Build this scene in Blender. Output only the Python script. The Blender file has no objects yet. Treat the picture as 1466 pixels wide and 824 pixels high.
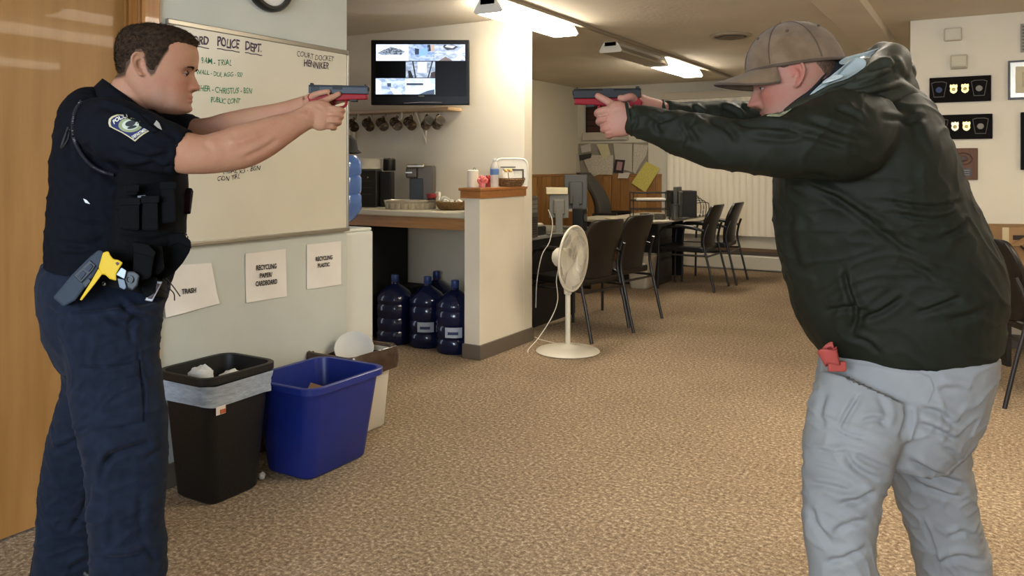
import bpy, bmesh, math, random
import numpy as np
from mathutils import Vector, Matrix, noise
from mathutils.bvhtree import BVHTree
random.seed(7)
PI = math.pi
SC = bpy.context.scene
COL = SC.collection
# ------------------------------------------------------------------ camera, light, exposure
F, CX, CY, H = 1150.0, 733.0, 238.0, 1.30      # focal length in pixels, centre column, horizon row, eye height
YAW = math.radians(30.6)
CS, SN = math.cos(YAW), math.sin(YAW)
cam = bpy.data.objects.new('camera', bpy.data.cameras.new('camera'))
COL.objects.link(cam)
cam.data.sensor_width = 36
cam.data.lens = F / 1466 * 36
cam.data.shift_y = -(412 - CY) / 1466
cam.data.clip_start = .05
cam.location = (0, 0, H)
cam.rotation_euler = (PI / 2, 0, YAW)
SC.camera = cam
SC.view_settings.view_transform = 'Standard'
SC.view_settings.look = 'None'
SC.view_settings.gamma = 1
SC.view_settings.exposure = 0.88
w = bpy.data.worlds.new('daylight'); SC.world = w; w.use_nodes = True
w.node_tree.nodes['Background'].inputs[0].default_value = (.62, .74, 1, 1)
w.node_tree.nodes['Background'].inputs[1].default_value = 1.6
LENS_E = 21.0          # emission of a lit ceiling fixture
LAMP_C = (1.0, .90, .75)
SC.cycles.max_bounces = 8
SC.cycles.diffuse_bounces = 5
SC.cycles.use_denoising = True
SC.cycles.sample_clamp_indirect = 4
# daylight through the window wall behind the photographer
wl = bpy.data.objects.new('window_daylight', bpy.data.lights.new('window_daylight', 'AREA'))
COL.objects.link(wl)
wl.data.shape = 'RECTANGLE'; wl.data.size = 3.4; wl.data.size_y = 1.3
wl.data.energy = 135; wl.data.color = (.74, .86, 1.0)
wl.location = (-.3, -2.45, 1.55); wl.rotation_euler = (-PI / 2 , 0, PI)
wl.rotation_euler = (PI / 2, 0, 0)
# ------------------------------------------------------------------ pixel -> room helpers
def room(xc, yc, z): return Vector((CS * xc - SN * yc, SN * xc + CS * yc, z))
def Pd(px, py, d): return room((px - CX) / F * d, d, H - (py - CY) / F * d)
def onX(px, py, X):
    k = (px - CX) / F; return Pd(px, py, X / (CS * k - SN))
def onY(px, py, Y):
    k = (px - CX) / F; return Pd(px, py, Y / (SN * k + CS))
def onZ(px, py, Z): return Pd(px, py, (H - Z) * F / (py - CY))
# ------------------------------------------------------------------ materials
MATS = {}
def srgb(h):
    c = [int(h[i:i + 2], 16) / 255 for i in (0, 2, 4)]
    return tuple((x / 12.92 if x <= .04045 else ((x + .055) / 1.055) ** 2.4) for x in c) + (1,)
def mat(name, hexc, rough=.6, metal=0, hex2=None, scale=20, bump=0, bscale=None, stretch=None, emit=0, spec=.5, alpha=1, trans=0, detail=4, ramp=(.35, .65), sheen=0, kind='noise', coat=0, attr=None, ior=1.45):
    if name in MATS: return MATS[name]
    m = bpy.data.materials.new(name); m.use_nodes = True
    nt = m.node_tree; b = nt.nodes['Principled BSDF']
    b.inputs['Base Color'].default_value = srgb(hexc)
    b.inputs['Roughness'].default_value = rough
    b.inputs['Metallic'].default_value = metal
    b.inputs['Specular IOR Level'].default_value = spec
    b.inputs['IOR'].default_value = ior
    if sheen: b.inputs['Sheen Weight'].default_value = sheen
    if coat: b.inputs['Coat Weight'].default_value = coat
    if trans: b.inputs['Transmission Weight'].default_value = trans
    if alpha < 1: b.inputs['Alpha'].default_value = alpha
    tc = nt.nodes.new('ShaderNodeTexCoord'); mp = nt.nodes.new('ShaderNodeMapping')
    nt.links.new(tc.outputs['Object'], mp.inputs[0])
    if stretch: mp.inputs['Scale'].default_value = stretch
    col_out = None
    if hex2:
        if kind == 'voronoi':
            n = nt.nodes.new('ShaderNodeTexVoronoi'); n.inputs['Scale'].default_value = scale; fo = n.outputs['Distance']
        else:
            n = nt.nodes.new('ShaderNodeTexNoise'); n.inputs['Scale'].default_value = scale; n.inputs['Detail'].default_value = detail; fo = n.outputs['Fac']
        nt.links.new(mp.outputs[0], n.inputs['Vector'])
        r = nt.nodes.new('ShaderNodeValToRGB')
        r.color_ramp.elements[0].position = ramp[0]; r.color_ramp.elements[1].position = ramp[1]
        r.color_ramp.elements[0].color = srgb(hexc); r.color_ramp.elements[1].color = srgb(hex2)
        nt.links.new(fo, r.inputs[0]); col_out = r.outputs[0]
        nt.links.new(col_out, b.inputs['Base Color'])
    if attr:
        a = nt.nodes.new('ShaderNodeAttribute'); a.attribute_name = attr
        nt.links.new(a.outputs['Color'], b.inputs['Base Color']); col_out = a.outputs['Color']
    if emit:
        b.inputs['Emission Strength'].default_value = emit
        b.inputs['Emission Color'].default_value = srgb(hexc)
        if col_out: nt.links.new(col_out, b.inputs['Emission Color'])
    if bump:
        n2 = nt.nodes.new('ShaderNodeTexNoise'); n2.inputs['Scale'].default_value = bscale or scale * 3; n2.inputs['Detail'].default_value = 3
        nt.links.new(mp.outputs[0], n2.inputs['Vector'])
        bp = nt.nodes.new('ShaderNodeBump'); bp.inputs['Strength'].default_value = min(1, bump); bp.inputs['Distance'].default_value = .004
        nt.links.new(n2.outputs['Fac'], bp.inputs['Height']); nt.links.new(bp.outputs[0], b.inputs['Normal'])
    MATS[name] = m
    return m
# ------------------------------------------------------------------ mesh builder
class MB:
    def __init__(s): s.v = []; s.f = []
    def add(s, vs, fs):
        n = len(s.v); s.v += [tuple(p) for p in vs]; s.f += [tuple(i + n for i in q) for q in fs]; return s
    def box(s, x0, x1, y0, y1, z0, z1, M=None):
        vs = [Vector((x, y, z)) for z in (z0, z1) for x, y in ((x0, y0), (x1, y0), (x1, y1), (x0, y1))]
        if M: vs = [M @ p for p in vs]
        return s.add(vs, [(3, 2, 1, 0), (4, 5, 6, 7), (0, 1, 5, 4), (1, 2, 6, 5), (2, 3, 7, 6), (3, 0, 4, 7)])
    def cbox(s, c, d, M=None):
        return s.box(c[0] - d[0] / 2, c[0] + d[0] / 2, c[1] - d[1] / 2, c[1] + d[1] / 2, c[2] - d[2] / 2, c[2] + d[2] / 2, M)
    def lathe(s, prof, n=24, c=(0, 0, 0), M=None, cap=True, sx=1, sy=1):
        vs = []; fs = []
        for r, z in prof:
            for i in range(n):
                a = 2 * PI * i / n; vs.append(Vector((c[0] + r * sx * math.cos(a), c[1] + r * sy * math.sin(a), c[2] + z)))
        for k in range(len(prof) - 1):
            for i in range(n):
                j = (i + 1) % n; fs.append((k * n + i, k * n + j, (k + 1) * n + j, (k + 1) * n + i))
        if cap:
            fs.append(tuple(range(n - 1, -1, -1))); m = (len(prof) - 1) * n; fs.append(tuple(range(m, m + n)))
        if M: vs = [M @ p for p in vs]
        return s.add(vs, fs)
    def tube(s, pts, r, n=8, cap=True, closed=False):
        pts = [Vector(p) for p in pts]; m = len(pts)
        rs = r if isinstance(r, (list, tuple)) else [r] * m
        vs = []; fs = []; up = None
        for k, p in enumerate(pts):
            if closed: t = pts[(k + 1) % m] - pts[k - 1]
            else: t = pts[min(k + 1, m - 1)] - pts[max(k - 1, 0)]
            t = t.normalized() if t.length > 1e-9 else Vector((0, 0, 1))
            if up is None: up = t.orthogonal().normalized()
            up = (up - t * up.dot(t)); up = up.normalized() if up.length > 1e-6 else t.orthogonal().normalized()
            b = t.cross(up)
            for i in range(n):
                a = 2 * PI * i / n; vs.append(p + (up * math.cos(a) + b * math.sin(a)) * rs[k])
        for k in range(m if closed else m - 1):
            q = (k + 1) % m
            for i in range(n):
                j = (i + 1) % n; fs.append((k * n + i, k * n + j, q * n + j, q * n + i))
        if cap and not closed:
            fs.append(tuple(range(n - 1, -1, -1))); fs.append(tuple(range((m - 1) * n, m * n)))
        return s.add(vs, fs)
    def prism(s, poly, a, b, axis='z'):
        """poly of 2D points extruded from a to b along axis"""
        n = len(poly)
        def P(u, w, h): return {'z': (u, w, h), 'y': (u, h, w), 'x': (h, u, w)}[axis]
        vs = [P(u, w, a) for u, w in poly] + [P(u, w, b) for u, w in poly]
        return s.add(vs, [tuple(range(n - 1, -1, -1)), tuple(range(n, 2 * n))] + [(i, (i + 1) % n, n + (i + 1) % n, n + i) for i in range(n)])
    def sphere(s, c, r, n=16, m=10, sc=(1, 1, 1), M=None):
        prof = [(max(1e-4, math.sin(PI * k / m)), -math.cos(PI * k / m)) for k in range(m + 1)]
        vs = []; fs = []
        for rr, z in prof:
            for i in range(n):
                a = 2 * PI * i / n; p = Vector((rr * r * sc[0] * math.cos(a), rr * r * sc[1] * math.sin(a), z * r * sc[2]))
                p = M @ p if M else p
                vs.append(p + Vector(c))
        for k in range(m):
            for i in range(n):
                j = (i + 1) % n; fs.append((k * n + i, k * n + j, (k + 1) * n + j, (k + 1) * n + i))
        return s.add(vs, fs)
    def surf(s, g, thick=None):
        """grid of points g[i][j]; optional thickness vector makes it a closed slab"""
        r, c = len(g), len(g[0]); vs = [Vector(p) for row in g for p in row]
        fs = [(i * c + j, i * c + j + 1, (i + 1) * c + j + 1, (i + 1) * c + j) for i in range(r - 1) for j in range(c - 1)]
        if thick is not None:
            N = r * c; t = Vector(thick); vs += [p + t for p in vs[:N]]
            fs += [tuple(N + i for i in reversed(q)) for q in fs]
            ring = [j for j in range(c)] + [i * c + c - 1 for i in range(1, r)] + [(r - 1) * c + j for j in range(c - 2, -1, -1)] + [i * c for i in range(r - 2, 0, -1)]
            fs += [(ring[(k + 1) % len(ring)], ring[k], N + ring[k], N + ring[(k + 1) % len(ring)]) for k in range(len(ring))]
        return s.add(vs, fs)
    def build(s, name, m, parent=None, smooth=None, bevel=0, seg=2, fix=True):
        me = bpy.data.meshes.new(name); me.from_pydata(s.v, [], s.f); me.validate()
        if fix:
            bm = bmesh.new(); bm.from_mesh(me); bmesh.ops.recalc_face_normals(bm, faces=bm.faces); bm.to_mesh(me); bm.free()
        if m: me.materials.append(m)
        o = bpy.data.objects.new(name, me); COL.objects.link(o)
        if parent: o.parent = parent
        if smooth is not None:
            me.shade_smooth(); me.set_sharp_from_angle(angle=math.radians(smooth))
        if bevel:
            md = o.modifiers.new('Bevel', 'BEVEL'); md.width = bevel; md.segments = seg; md.limit_method = 'ANGLE'
            md.harden_normals = False
        return o
def tag(o, label=None, cat=None, group=None, kind=None):
    if label: o['label'] = label
    if cat: o['category'] = cat
    if group: o['group'] = group
    if kind: o['kind'] = kind
    return o
def thing(name, label, cat, loc=(0, 0, 0), rz=0, group=None):
    o = bpy.data.objects.new(name, None); COL.objects.link(o); o.empty_display_size = .1
    o.location = loc; o.rotation_euler = (0, 0, rz)
    return tag(o, label, cat, group)
def solo(o, label, cat, group=None, kind=None):
    """tag a one-mesh thing and put its origin at the middle of its base"""
    tag(o, label, cat, group, kind)
    me = o.data; n = len(me.vertices); a = np.empty(n * 3); me.vertices.foreach_get('co', a); a = a.reshape(-1, 3)
    c = np.array([(a[:, 0].min() + a[:, 0].max()) / 2, (a[:, 1].min() + a[:, 1].max()) / 2, a[:, 2].min()])
    me.vertices.foreach_set('co', (a - c).ravel()); me.update(); o.location = Vector(c) + o.location
    return o
def struct(o): o['kind'] = 'structure'; return o
def dup(o, loc=None, rz=None, label=None, group=None, parent=None):
    c = o.copy(); COL.objects.link(c)
    if parent: c.parent = parent
    if loc is not None: c.location = loc
    if rz is not None: c.rotation_euler = (0, 0, rz)
    if label: c['label'] = label
    if group: c['group'] = group
    for ch in [x for x in KIDS.get(o.name, [])] if False else list(o.children): dup(ch, parent=c)
    return c
KIDS = {}
def text_mesh(txt, bold=0, shear=0, font_space=1):
    cu = bpy.data.curves.new('lettering', 'FONT'); cu.body = txt; cu.size = 1; cu.offset = bold; cu.shear = shear; cu.resolution_u = 3; cu.space_character = font_space
    ob = bpy.data.objects.new('lettering', cu); COL.objects.link(ob); bpy.context.view_layer.update()
    me = bpy.data.meshes.new_from_object(ob); bpy.data.objects.remove(ob)
    vs = [v.co.copy() for v in me.vertices]; fs = [tuple(p.vertices) for p in me.polygons]; bpy.data.meshes.remove(me)
    return vs, fs
def text_on(txt, o, right, up, width, height, m, parent=None, name='lettering', bold=0, shear=0, jitter=0, flat=0):
    """flat lettering: o = lower left, right/up = unit vectors"""
    vs, fs = text_mesh(txt, bold, shear)
    x0 = min(v.x for v in vs); x1 = max(v.x for v in vs); y0 = min(v.y for v in vs); y1 = max(v.y for v in vs)
    o, right, up = Vector(o), Vector(right), Vector(up); nrm = right.cross(up)
    out = []
    for v in vs:
        a = (v.x - x0) / (x1 - x0) * width; b = (v.y - y0) / (y1 - y0) * height
        if jitter: b += math.sin(a / width * 9) * jitter; a += math.sin(b / height * 4 + a / width * 23) * jitter * .7
        out.append(o + right * a + up * b)
    ob = MB().add(out, fs).build(name, m, parent, fix=False)
    return ob
def smoothpath(pts, n=8):
    """Catmull-Rom through points (any tuple length)"""
    P = [np.array(p, float) for p in pts]; P = [2 * P[0] - P[1]] + P + [2 * P[-1] - P[-2]]; out = []
    for i in range(1, len(P) - 2):
        for k in range(n):
            t = k / n; a, b, c, d = P[i - 1], P[i], P[i + 1], P[i + 2]
            out.append(.5 * ((2 * b) + (-a + c) * t + (2 * a - 5 * b + 4 * c - d) * t * t + (-a + 3 * b - 3 * c + d) * t ** 3))
    out.append(P[-2]); return out
# ================================================================== THE SETTING
CEIL = 2.40
m_wall = mat('painted_wall_cool', 'B5B8AE', .75, hex2='BCBEB4', scale=3, bump=.15, bscale=180)
m_wallw = mat('painted_wall_warm', 'D6CCB6', .8, hex2='DCD2BC', scale=2, bump=.15, bscale=160)
m_ceil = mat('ceiling_plaster', 'CBC1AE', .95, hex2='D4CAB7', scale=1.5, bump=.6, bscale=28)
m_vinyl = mat('cove_vinyl', '62574A', .5)
def carpet():
    m = bpy.data.materials.new('carpet'); m.use_nodes = True; nt = m.node_tree; b = nt.nodes['Principled BSDF']
    b.inputs['Roughness'].default_value = .95; b.inputs['Specular IOR Level'].default_value = .15
    tc = nt.nodes.new('ShaderNodeTexCoord')
    def nz(sc, d):
        n = nt.nodes.new('ShaderNodeTexNoise'); n.inputs['Scale'].default_value = sc; n.inputs['Detail'].default_value = d
        nt.links.new(tc.outputs['Object'], n.inputs['Vector']); return n
    n1 = nz(62, 7); n1.inputs['Roughness'].default_value = .75; r = nt.nodes.new('ShaderNodeValToRGB'); e = r.color_ramp.elements
    e[0].position = .33; e[0].color = srgb('5A4A3A'); e[1].position = .66; e[1].color = srgb('CABCA4')
    k = r.color_ramp.elements.new(.48); k.color = srgb('86735C'); k = r.color_ramp.elements.new(.55); k.color = srgb('A08C72')
    nt.links.new(n1.outputs['Fac'], r.inputs[0])
    n2 = nz(1.3, 3); mx = nt.nodes.new('ShaderNodeMix'); mx.data_type = 'RGBA'; mx.blend_type = 'MULTIPLY'; mx.inputs[0].default_value = .35
    r2 = nt.nodes.new('ShaderNodeValToRGB'); r2.color_ramp.elements[0].position = .3; r2.color_ramp.elements[1].position = .7
    r2.color_ramp.elements[0].color = srgb('B8B0A8'); r2.color_ramp.elements[1].color = (1, 1, 1, 1)
    nt.links.new(n2.outputs['Fac'], r2.inputs[0]); nt.links.new(r.outputs[0], mx.inputs['A']); nt.links.new(r2.outputs[0], mx.inputs['B'])
    nt.links.new(mx.outputs['Result'], b.inputs['Base Color'])
    n3 = nz(160, 3); bp = nt.nodes.new('ShaderNodeBump'); bp.inputs['Strength'].default_value = .7; bp.inputs['Distance'].default_value = .006
    nt.links.new(n3.outputs['Fac'], bp.inputs['Height']); nt.links.new(bp.outputs[0], b.inputs['Normal'])
    return m
struct(MB().box(-6.5, 3.6, -2.7, 10.35, -.08, 0).build('floor', carpet()))
struct(MB().box(-6.5, 3.6, -2.7, 10.35, CEIL, CEIL + .08).build('ceiling', m_ceil))
WX = -2.85            # whiteboard wall face
# left wall: from behind the photographer, around the door, to its free end by the water cooler
D0, D1 = 1.03, 1.955
wb = MB()
wb.box(WX - .12, WX, -2.6, D0 - .02, 0, CEIL); wb.box(WX - .12, WX, D1 + .02, 3.14, 0, CEIL); wb.box(WX - .12, WX, D0 - .02, D1 + .02, 2.06, CEIL)
struct(wb.build('wall_left', m_wall))
struct(MB().box(WX, WX + .012, D1 + .11, 3.145, 0, .10).build('baseboard_left', m_vinyl, bevel=.004))
def wood(name, a, b, rough=.4, sc=(14, 14, 1.1), coat=.2, s=4):
    return mat(name, a, rough, hex2=b, scale=s, stretch=sc, detail=6, ramp=(.3, .7), bump=.08, bscale=20, coat=coat)
m_door = wood('door_birch', '87602F', '9C7340', .5, (6, 6, .5), .06, 3)
m_trim = wood('trim_pine', '8A5B2A', 'A5723A', .4, (16, 16, .9))
dr = struct(MB().box(WX - .12, WX - .08, D0, D1, .012, 2.04).build('door_1', m_door, bevel=.002))
h = MB().lathe([(.03, 0), (.03, .008), (.012, .012), (.012, .04), (.027, .05), (.03, .065), (.02, .078), (.001, .08)], 20, M=Matrix.Translation((WX - .08, D0 + .07, 1.0)) @ Matrix.Rotation(PI / 2, 4, 'Y'))
h.build('door_handle', mat('brushed_brass', '9A8455', .35, 1), dr, smooth=40)
t = MB(); t.box(WX - .12, WX + .002, D1, D1 + .02, 0, 2.06); t.box(WX - .12, WX + .002, D0 - .02, D0, 0, 2.06); t.box(WX - .12, WX + .002, D0, D1, 2.04, 2.06)
t.box(WX - .075, WX - .062, D1 - .012, D1, 0, 2.04)
struct(t.build('trim_1', mat('jamb_pine', '7A4F24', .4, hex2='8E602F', scale=4, stretch=(16, 16, .9)), bevel=.002))
t = MB(); t.box(WX, WX + .018, D1 + .012, D1 + .085, 0, 2.12); t.box(WX, WX + .018, D0 - .085, D0 - .012, 0, 2.12); t.box(WX, WX + .018, D0 - .012, D1 + .012, 2.05, 2.12)
struct(t.build('trim_2', m_trim, bevel=.005))
# nook: half wall, tv wall, far left side
NX = -2.93; NY = 5.13
hw = struct(MB().box(NX - .125, NX, 4.53, NY - .001, 0, 1.085).build('wall_nook_half', m_wallw, bevel=.003))
struct(MB().box(NX - .137, NX + .012, 4.518, NY + .12, 0, .10).build('baseboard_nook', m_vinyl, bevel=.004))
struct(MB().box(-6.4, NX, NY, NY + .12, 0, CEIL).build('wall_nook_back', m_wallw, bevel=.003))
struct(MB().box(-6.42, -6.3, 3.0, NY, 0, CEIL).build('wall_nook_side', m_wallw))
struct(MB().box(-6.3, WX - .12, 2.2, 2.32, 0, CEIL).build('wall_nook_front', m_wallw))
m_oak = wood('oak_cap', '8A5526', 'A66C36', .35, (3, 14, 14), .35, 5)
cap = MB(); cap.box(NX - .155, NX + .03, 4.50, NY - .002, 1.135, 1.155)
cap.build('wall_cap', m_oak, hw, bevel=.004)
cap = MB(); cap.box(NX - .145, NX + .02, 4.51, NY - .002, 1.085, 1.135); cap.build('cap_apron', m_oak, hw, bevel=.002)
# office beyond
FY = 10.2; OX = -4.96
struct(MB().box(-6.5, 3.6, FY, FY + .12, 0, CEIL).build('wall_far', mat('painted_wall_far', 'C4BDA9', .8)))
struct(MB().box(OX - .12, OX, NY + .12, FY, 0, CEIL).build('wall_office_left', mat('painted_wall_far', 'C4BDA9', .8)))
RY = 6.77; RX = -.50
struct(MB().box(RX, 3.6, RY, RY + .12, 0, CEIL).build('wall_right', m_wallw, bevel=.002))
struct(MB().box(RX, RX + .12, RY + .12, FY, 0, CEIL).build('wall_right_return', m_wallw))
struct(MB().box(3.5, 3.62, -2.6, RY, 0, CEIL).build('wall_right_side', m_wallw))
struct(MB().box(RX - .01, 3.5, RY - .012, RY, 0, .1).build('baseboard_right', m_vinyl))
# wall behind the photographer with a wide window opening
t = MB(); t.box(-2.97, 3.5, -2.7, -2.58, 0, .85); t.box(-2.97, 3.5, -2.7, -2.58, 2.2, CEIL); t.box(-2.97, -2.1, -2.7, -2.58, .85, 2.2); t.box(1.5, 3.5, -2.7, -2.58, .85, 2.2)
struct(t.build('wall_behind', m_wallw))
# pine wainscot planks on the far wall and the office left wall
m_pine = [wood('pine_plank_%d' % i, a, b, .4, (14, 14, .8), .25, 4) for i, (a, b) in enumerate((('8A6032', '9C703E'), ('926834', 'A87C45'), ('80582C', '8F6736')))]
wains = tag(MB().box(OX + .001, -3.72, FY - .010, FY, .0, 1.16).build('wainscot', m_pine[2]), 'knotty pine board wainscot under the pinned papers on the far wall', 'wainscot')
x = OX + .012; i = 0
while x < -3.74:
    MB().box(x + .004, min(x + .124, -3.722), FY - .024, FY - .010, .02, 1.165).build('plank', m_pine[i % 3 if i % 4 else 2], wains, bevel=.004); x += .128; i += 1
MB().box(OX + .001, -3.715, FY - .034, FY - .001, 1.167, 1.2).build('rail', m_pine[0], wains, bevel=.004)
wain2 = tag(MB().box(OX, OX + .010, 6.4, FY - .04, 0, 1.16).build('wainscot', m_pine[2]), 'pine board wainscot on the office left wall behind the desks', 'wainscot')
y = 6.42; i = 0
while y < FY - .17:
    MB().box(OX + .010, OX + .024, y + .004, y + .124, .02, 1.165).build('plank', m_pine[(i * 7) % 3], wain2, bevel=.004); y += .128; i += 1
MB().box(OX + .001, OX + .034, 6.4, FY - .04, 1.167, 1.2).build('rail', m_pine[0], wain2, bevel=.004)
# vertical blinds with headrail
m_blind = mat('blind_vinyl', 'E4DAC2', .6)
BX0, BX1 = -3.62, -.72
bl = thing('vertical_blind', 'cream vertical blind closed across the far window wall', 'blind', ((BX0 + BX1) / 2, FY - .06, .43))
MB().box(BX0 - bl.location.x - .04, BX1 - bl.location.x + .04, -.055, .055, 1.74, 1.83).build('headrail', mat('headrail_cream', 'B5AA92', .5), bl, bevel=.004)
sl = MB(); n = 7; g = [[(-.045 + .09 * j / n, -.012 * math.sin(PI * j / n), z) for j in range(n + 1)] for z in (0, 1.74)]
sl.surf(g, (0, .0012, 0)); first = sl.build('slat', m_blind, bl, smooth=60)
x = BX0 - bl.location.x + .045; k = 0
while x < BX1 - bl.location.x - .03:
    s_ = first if k == 0 else first.copy()
    if k: COL.objects.link(s_); s_.parent = bl
    s_.location = (x, 0, 0); s_.rotation_euler = (0, 0, math.radians(12 + random.uniform(-1.5, 1.5))); x += .0795; k += 1
tx = onY(1095, 300, FY - .1).x - bl.location.x
MB().tube([(tx, -.07, 1.74), (tx, -.075, 1.0), (tx, -.07, .55)], .004, 6).build('cord', mat('cord_white', 'E6E0D0', .6), bl)
# far window behind the blind
struct(MB().box(BX0, BX1, FY - .012, FY - .004, .5, 2.1).build('window_1', mat('window_glass_dim', '8C8C84', .2)))
# baseboard heater
hx0, hx1 = -3.68, -.55
ht = thing('baseboard_heater', 'long white metal baseboard heater under the vertical blind', 'heater', ((hx0 + hx1) / 2, FY - .0, 0)); L = (hx1 - hx0) / 2
m_heat = mat('heater_enamel', 'BDB5A2', .4)
MB().prism([(-.012, .02), (-.075, .02), (-.075, .17), (-.062, .19), (-.012, .22)], -L, L, 'x').build('cover', m_heat, ht, bevel=.002)
MB().prism([(-.012, .225), (-.07, .195), (-.072, .2), (-.014, .235)], -L, L, 'x').build('damper', mat('heater_dark', '4A4238', .5), ht)
MB().box(-L, L, -.02, -.001, .235, .275).build('top_rail', mat('heater_trim', '6B5136', .5), ht)
MB().box(-L - .05, -L, -.08, -.002, .0, .24).build('end_cap', m_heat, ht, bevel=.004)
MB().box(L, L + .04, -.08, -.002, .0, .24).build('end_cap', m_heat, ht, bevel=.004)
# wire raceway / soffit on the ceiling
struct(MB().box(-2.70, -2.665, 3.2, 10.19, CEIL - .028, CEIL).build('trim_3', mat('raceway', '8F826D', .6), bevel=.004))
# sloping soffit over the right side
a0 = onZ(1196, 0, CEIL); 
struct(MB().box(-.95, -.68, 2.6, FY - .01, CEIL - .07, CEIL).build('trim_4', m_ceil, bevel=.004))
# ceiling vent
pv = onZ(1046, 50, CEIL)
vt = thing('ceiling_vent', 'round white ceiling air vent above the man in the cap', 'vent', (pv.x, pv.y, CEIL - .03))
MB().lathe([(.13, .03), (.17, .028), (.175, .02), (.15, .008), (.13, .014)], 40, cap=False).build('rim', mat('vent_paint', 'A89C86', .6), vt, smooth=50)
MB().lathe([(.0, .012), (.10, .012), (.105, .004), (.02, -.012), (.001, -.014)], 40, cap=False).build('diffuser', mat('vent_dark', '6C604E', .6), vt, smooth=50)
# ceiling lights
m_lens = mat('lens_lit', 'FFFFFF', .4)
b_ = m_lens.node_tree.nodes['Principled BSDF']; b_.inputs['Emission Color'].default_value = LAMP_C + (1,); b_.inputs['Emission Strength'].default_value = LENS_E
m_lensoff = mat('lens_unlit', '9A907C', .4)
m_fix = mat('fixture_white', 'D8D2C2', .45)
def fixture(x0, x1, y0, y1, label, lit=True):
    cx, cy = (x0 + x1) / 2, (y0 + y1) / 2; w2, l2 = (x1 - x0) / 2, (y1 - y0) / 2
    t = thing('ceiling_light', label, 'ceiling light', (cx, cy, CEIL - .09), group='ceiling light fixtures')
    MB().box(-w2 * .55, w2 * .55, -l2, l2, .05, .09).build('housing', m_fix, t, bevel=.003)
    MB().prism([(-w2, .012), (-w2 * .9, 0), (w2 * .9, 0), (w2, .012), (w2 * .8, .05), (-w2 * .8, .05)], -l2 + .02, l2 - .02, 'y').build('lens', m_lens if lit else m_lensoff, t)
    for sgn in (-1, 1):
        MB().prism([(-w2 - .004, .01), (-w2 * .9, -.004), (w2 * .9, -.004), (w2 + .004, .01), (w2 * .82, .054), (w2 * .6, .09), (-w2 * .6, .09), (-w2 * .82, .054)], sgn * (l2 - .01) - .01, sgn * (l2 - .01) + .01, 'y').build('end_cap', m_fix, t, bevel=.002)
fixture(-2.925, -2.715, 4.45, 5.60, 'lit fluorescent ceiling light beside the television wall')
fixture(-2.97, -2.76, 7.75, 8.90, 'lit fluorescent ceiling light over the far desks')
fixture(-2.97, -2.76, 6.55, 7.70, 'unlit fluorescent ceiling light between the two lit ones', False)
fixture(-.65, -.4, 3.0, 4.22, 'added lit fluorescent ceiling light between the two men, unseen fill')  # unseen lamp added to brighten the left wall and the men's fronts
fixture(2.4, 2.65, 3.6, 4.8, 'added lit fluorescent ceiling light at the right wall, unseen fill')  # unseen lamp added to brighten the right wall
fixture(.3, .55, 3.1, 4.32, 'added lit fluorescent ceiling light above the man in the green jacket, unseen fill')  # unseen lamp added for light from above on the jacket
# ================================================================== WHITEBOARD WALL
XR, YU, ZU = Vector((1, 0, 0)), Vector((0, 1, 0)), Vector((0, 0, 1))
bz0, bz1 = onX(493, 325, WX).z, onX(495, 79, WX).z
by0, by1 = onX(240, 60, WX).y, 3.125
wbd = thing('whiteboard', 'large framed dry-erase whiteboard with handwritten court notes behind the officer', 'whiteboard', (WX, (by0 + by1) / 2, bz0))
hl = (by1 - by0) / 2; bh = bz1 - bz0
MB().box(0.001, .012, -hl, hl, 0, bh).build('panel', mat('dry_erase_white', 'CBC5B2', .28, hex2='C6C0AD', scale=3), wbd)
m_al = mat('aluminium_frame', '9B968A', .35, .8)
for nm, b in (('frame_rail', (0, .02, -hl - .012, hl + .006, bh, bh + .022)), ('frame_rail', (0, .03, -hl - .012, hl + .006, -.018, 0)), ('frame_rail', (0, .02, -hl - .016, -hl, 0, bh)), ('frame_rail', (0, .02, hl, hl + .012, 0, bh))):
    MB().box(*b).build(nm, m_al, wbd, bevel=.003)
ink = {'k': mat('ink_black', '2A2530', .5), 'p': mat('ink_purple', '3A2C44', .5), 'g': mat('ink_green', '2E7A55', .5)}
def wtext(txt, pa, pb, hpx, m, jit=.003, bold=.012, under=False, name='handwriting'):
    a = onX(pa[0], pa[1], WX + .013); b = onX(pb[0], pb[1], WX + .013)
    r = (b - a); wdt = r.length; r.normalize(); d = a.y * SN * 0 + (a.x * -SN + a.y * CS)
    o = text_on(txt, a - wbd.location, r, ZU, wdt, hpx * d / F, ink[m], wbd, name, bold=bold, shear=.12, jitter=jit)
    if under:
        q = a - wbd.location - ZU * (.25 * hpx * d / F) + r * .0
        MB().tube([q + r * (wdt * k / 6) + ZU * (.0015 * math.sin(k * 2)) for k in range(7)], .0022, 5).build('underline', ink[m], wbd)
wtext('DFORD', (262, 60), (299, 66), 13, 'p', bold=.03, under=True)
wtext('POLICE', (311, 66), (343, 71), 14, 'p', bold=.03, under=True)
wtext('DEPT.', (351, 72), (375, 76), 13, 'p', bold=.03, under=True)
wtext('COURT DOCKET', (425, 81), (478, 89), 8, 'k', bold=.0)
wtext('HENNIKER', (435, 95), (471, 100), 10, 'p', bold=.02)
wtext('9AM - TRIAL', (288, 91), (332, 95), 9, 'g')
wtext('WALL - DUI, AGG - SSI', (281, 108), (347, 112), 8, 'g')
wtext('FISHER - CHRISTUS - BSN', (277, 131), (361, 135), 9, 'g')
wtext('PUBLIC CONT', (302, 147), (344, 149), 8, 'g')
wtext('TRIAL x3 - BSN', (318, 250), (373, 244), 7, 'k', bold=.01)
wtext('CON TRL', (311, 260), (344, 256), 7, 'k', bold=.01)
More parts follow.
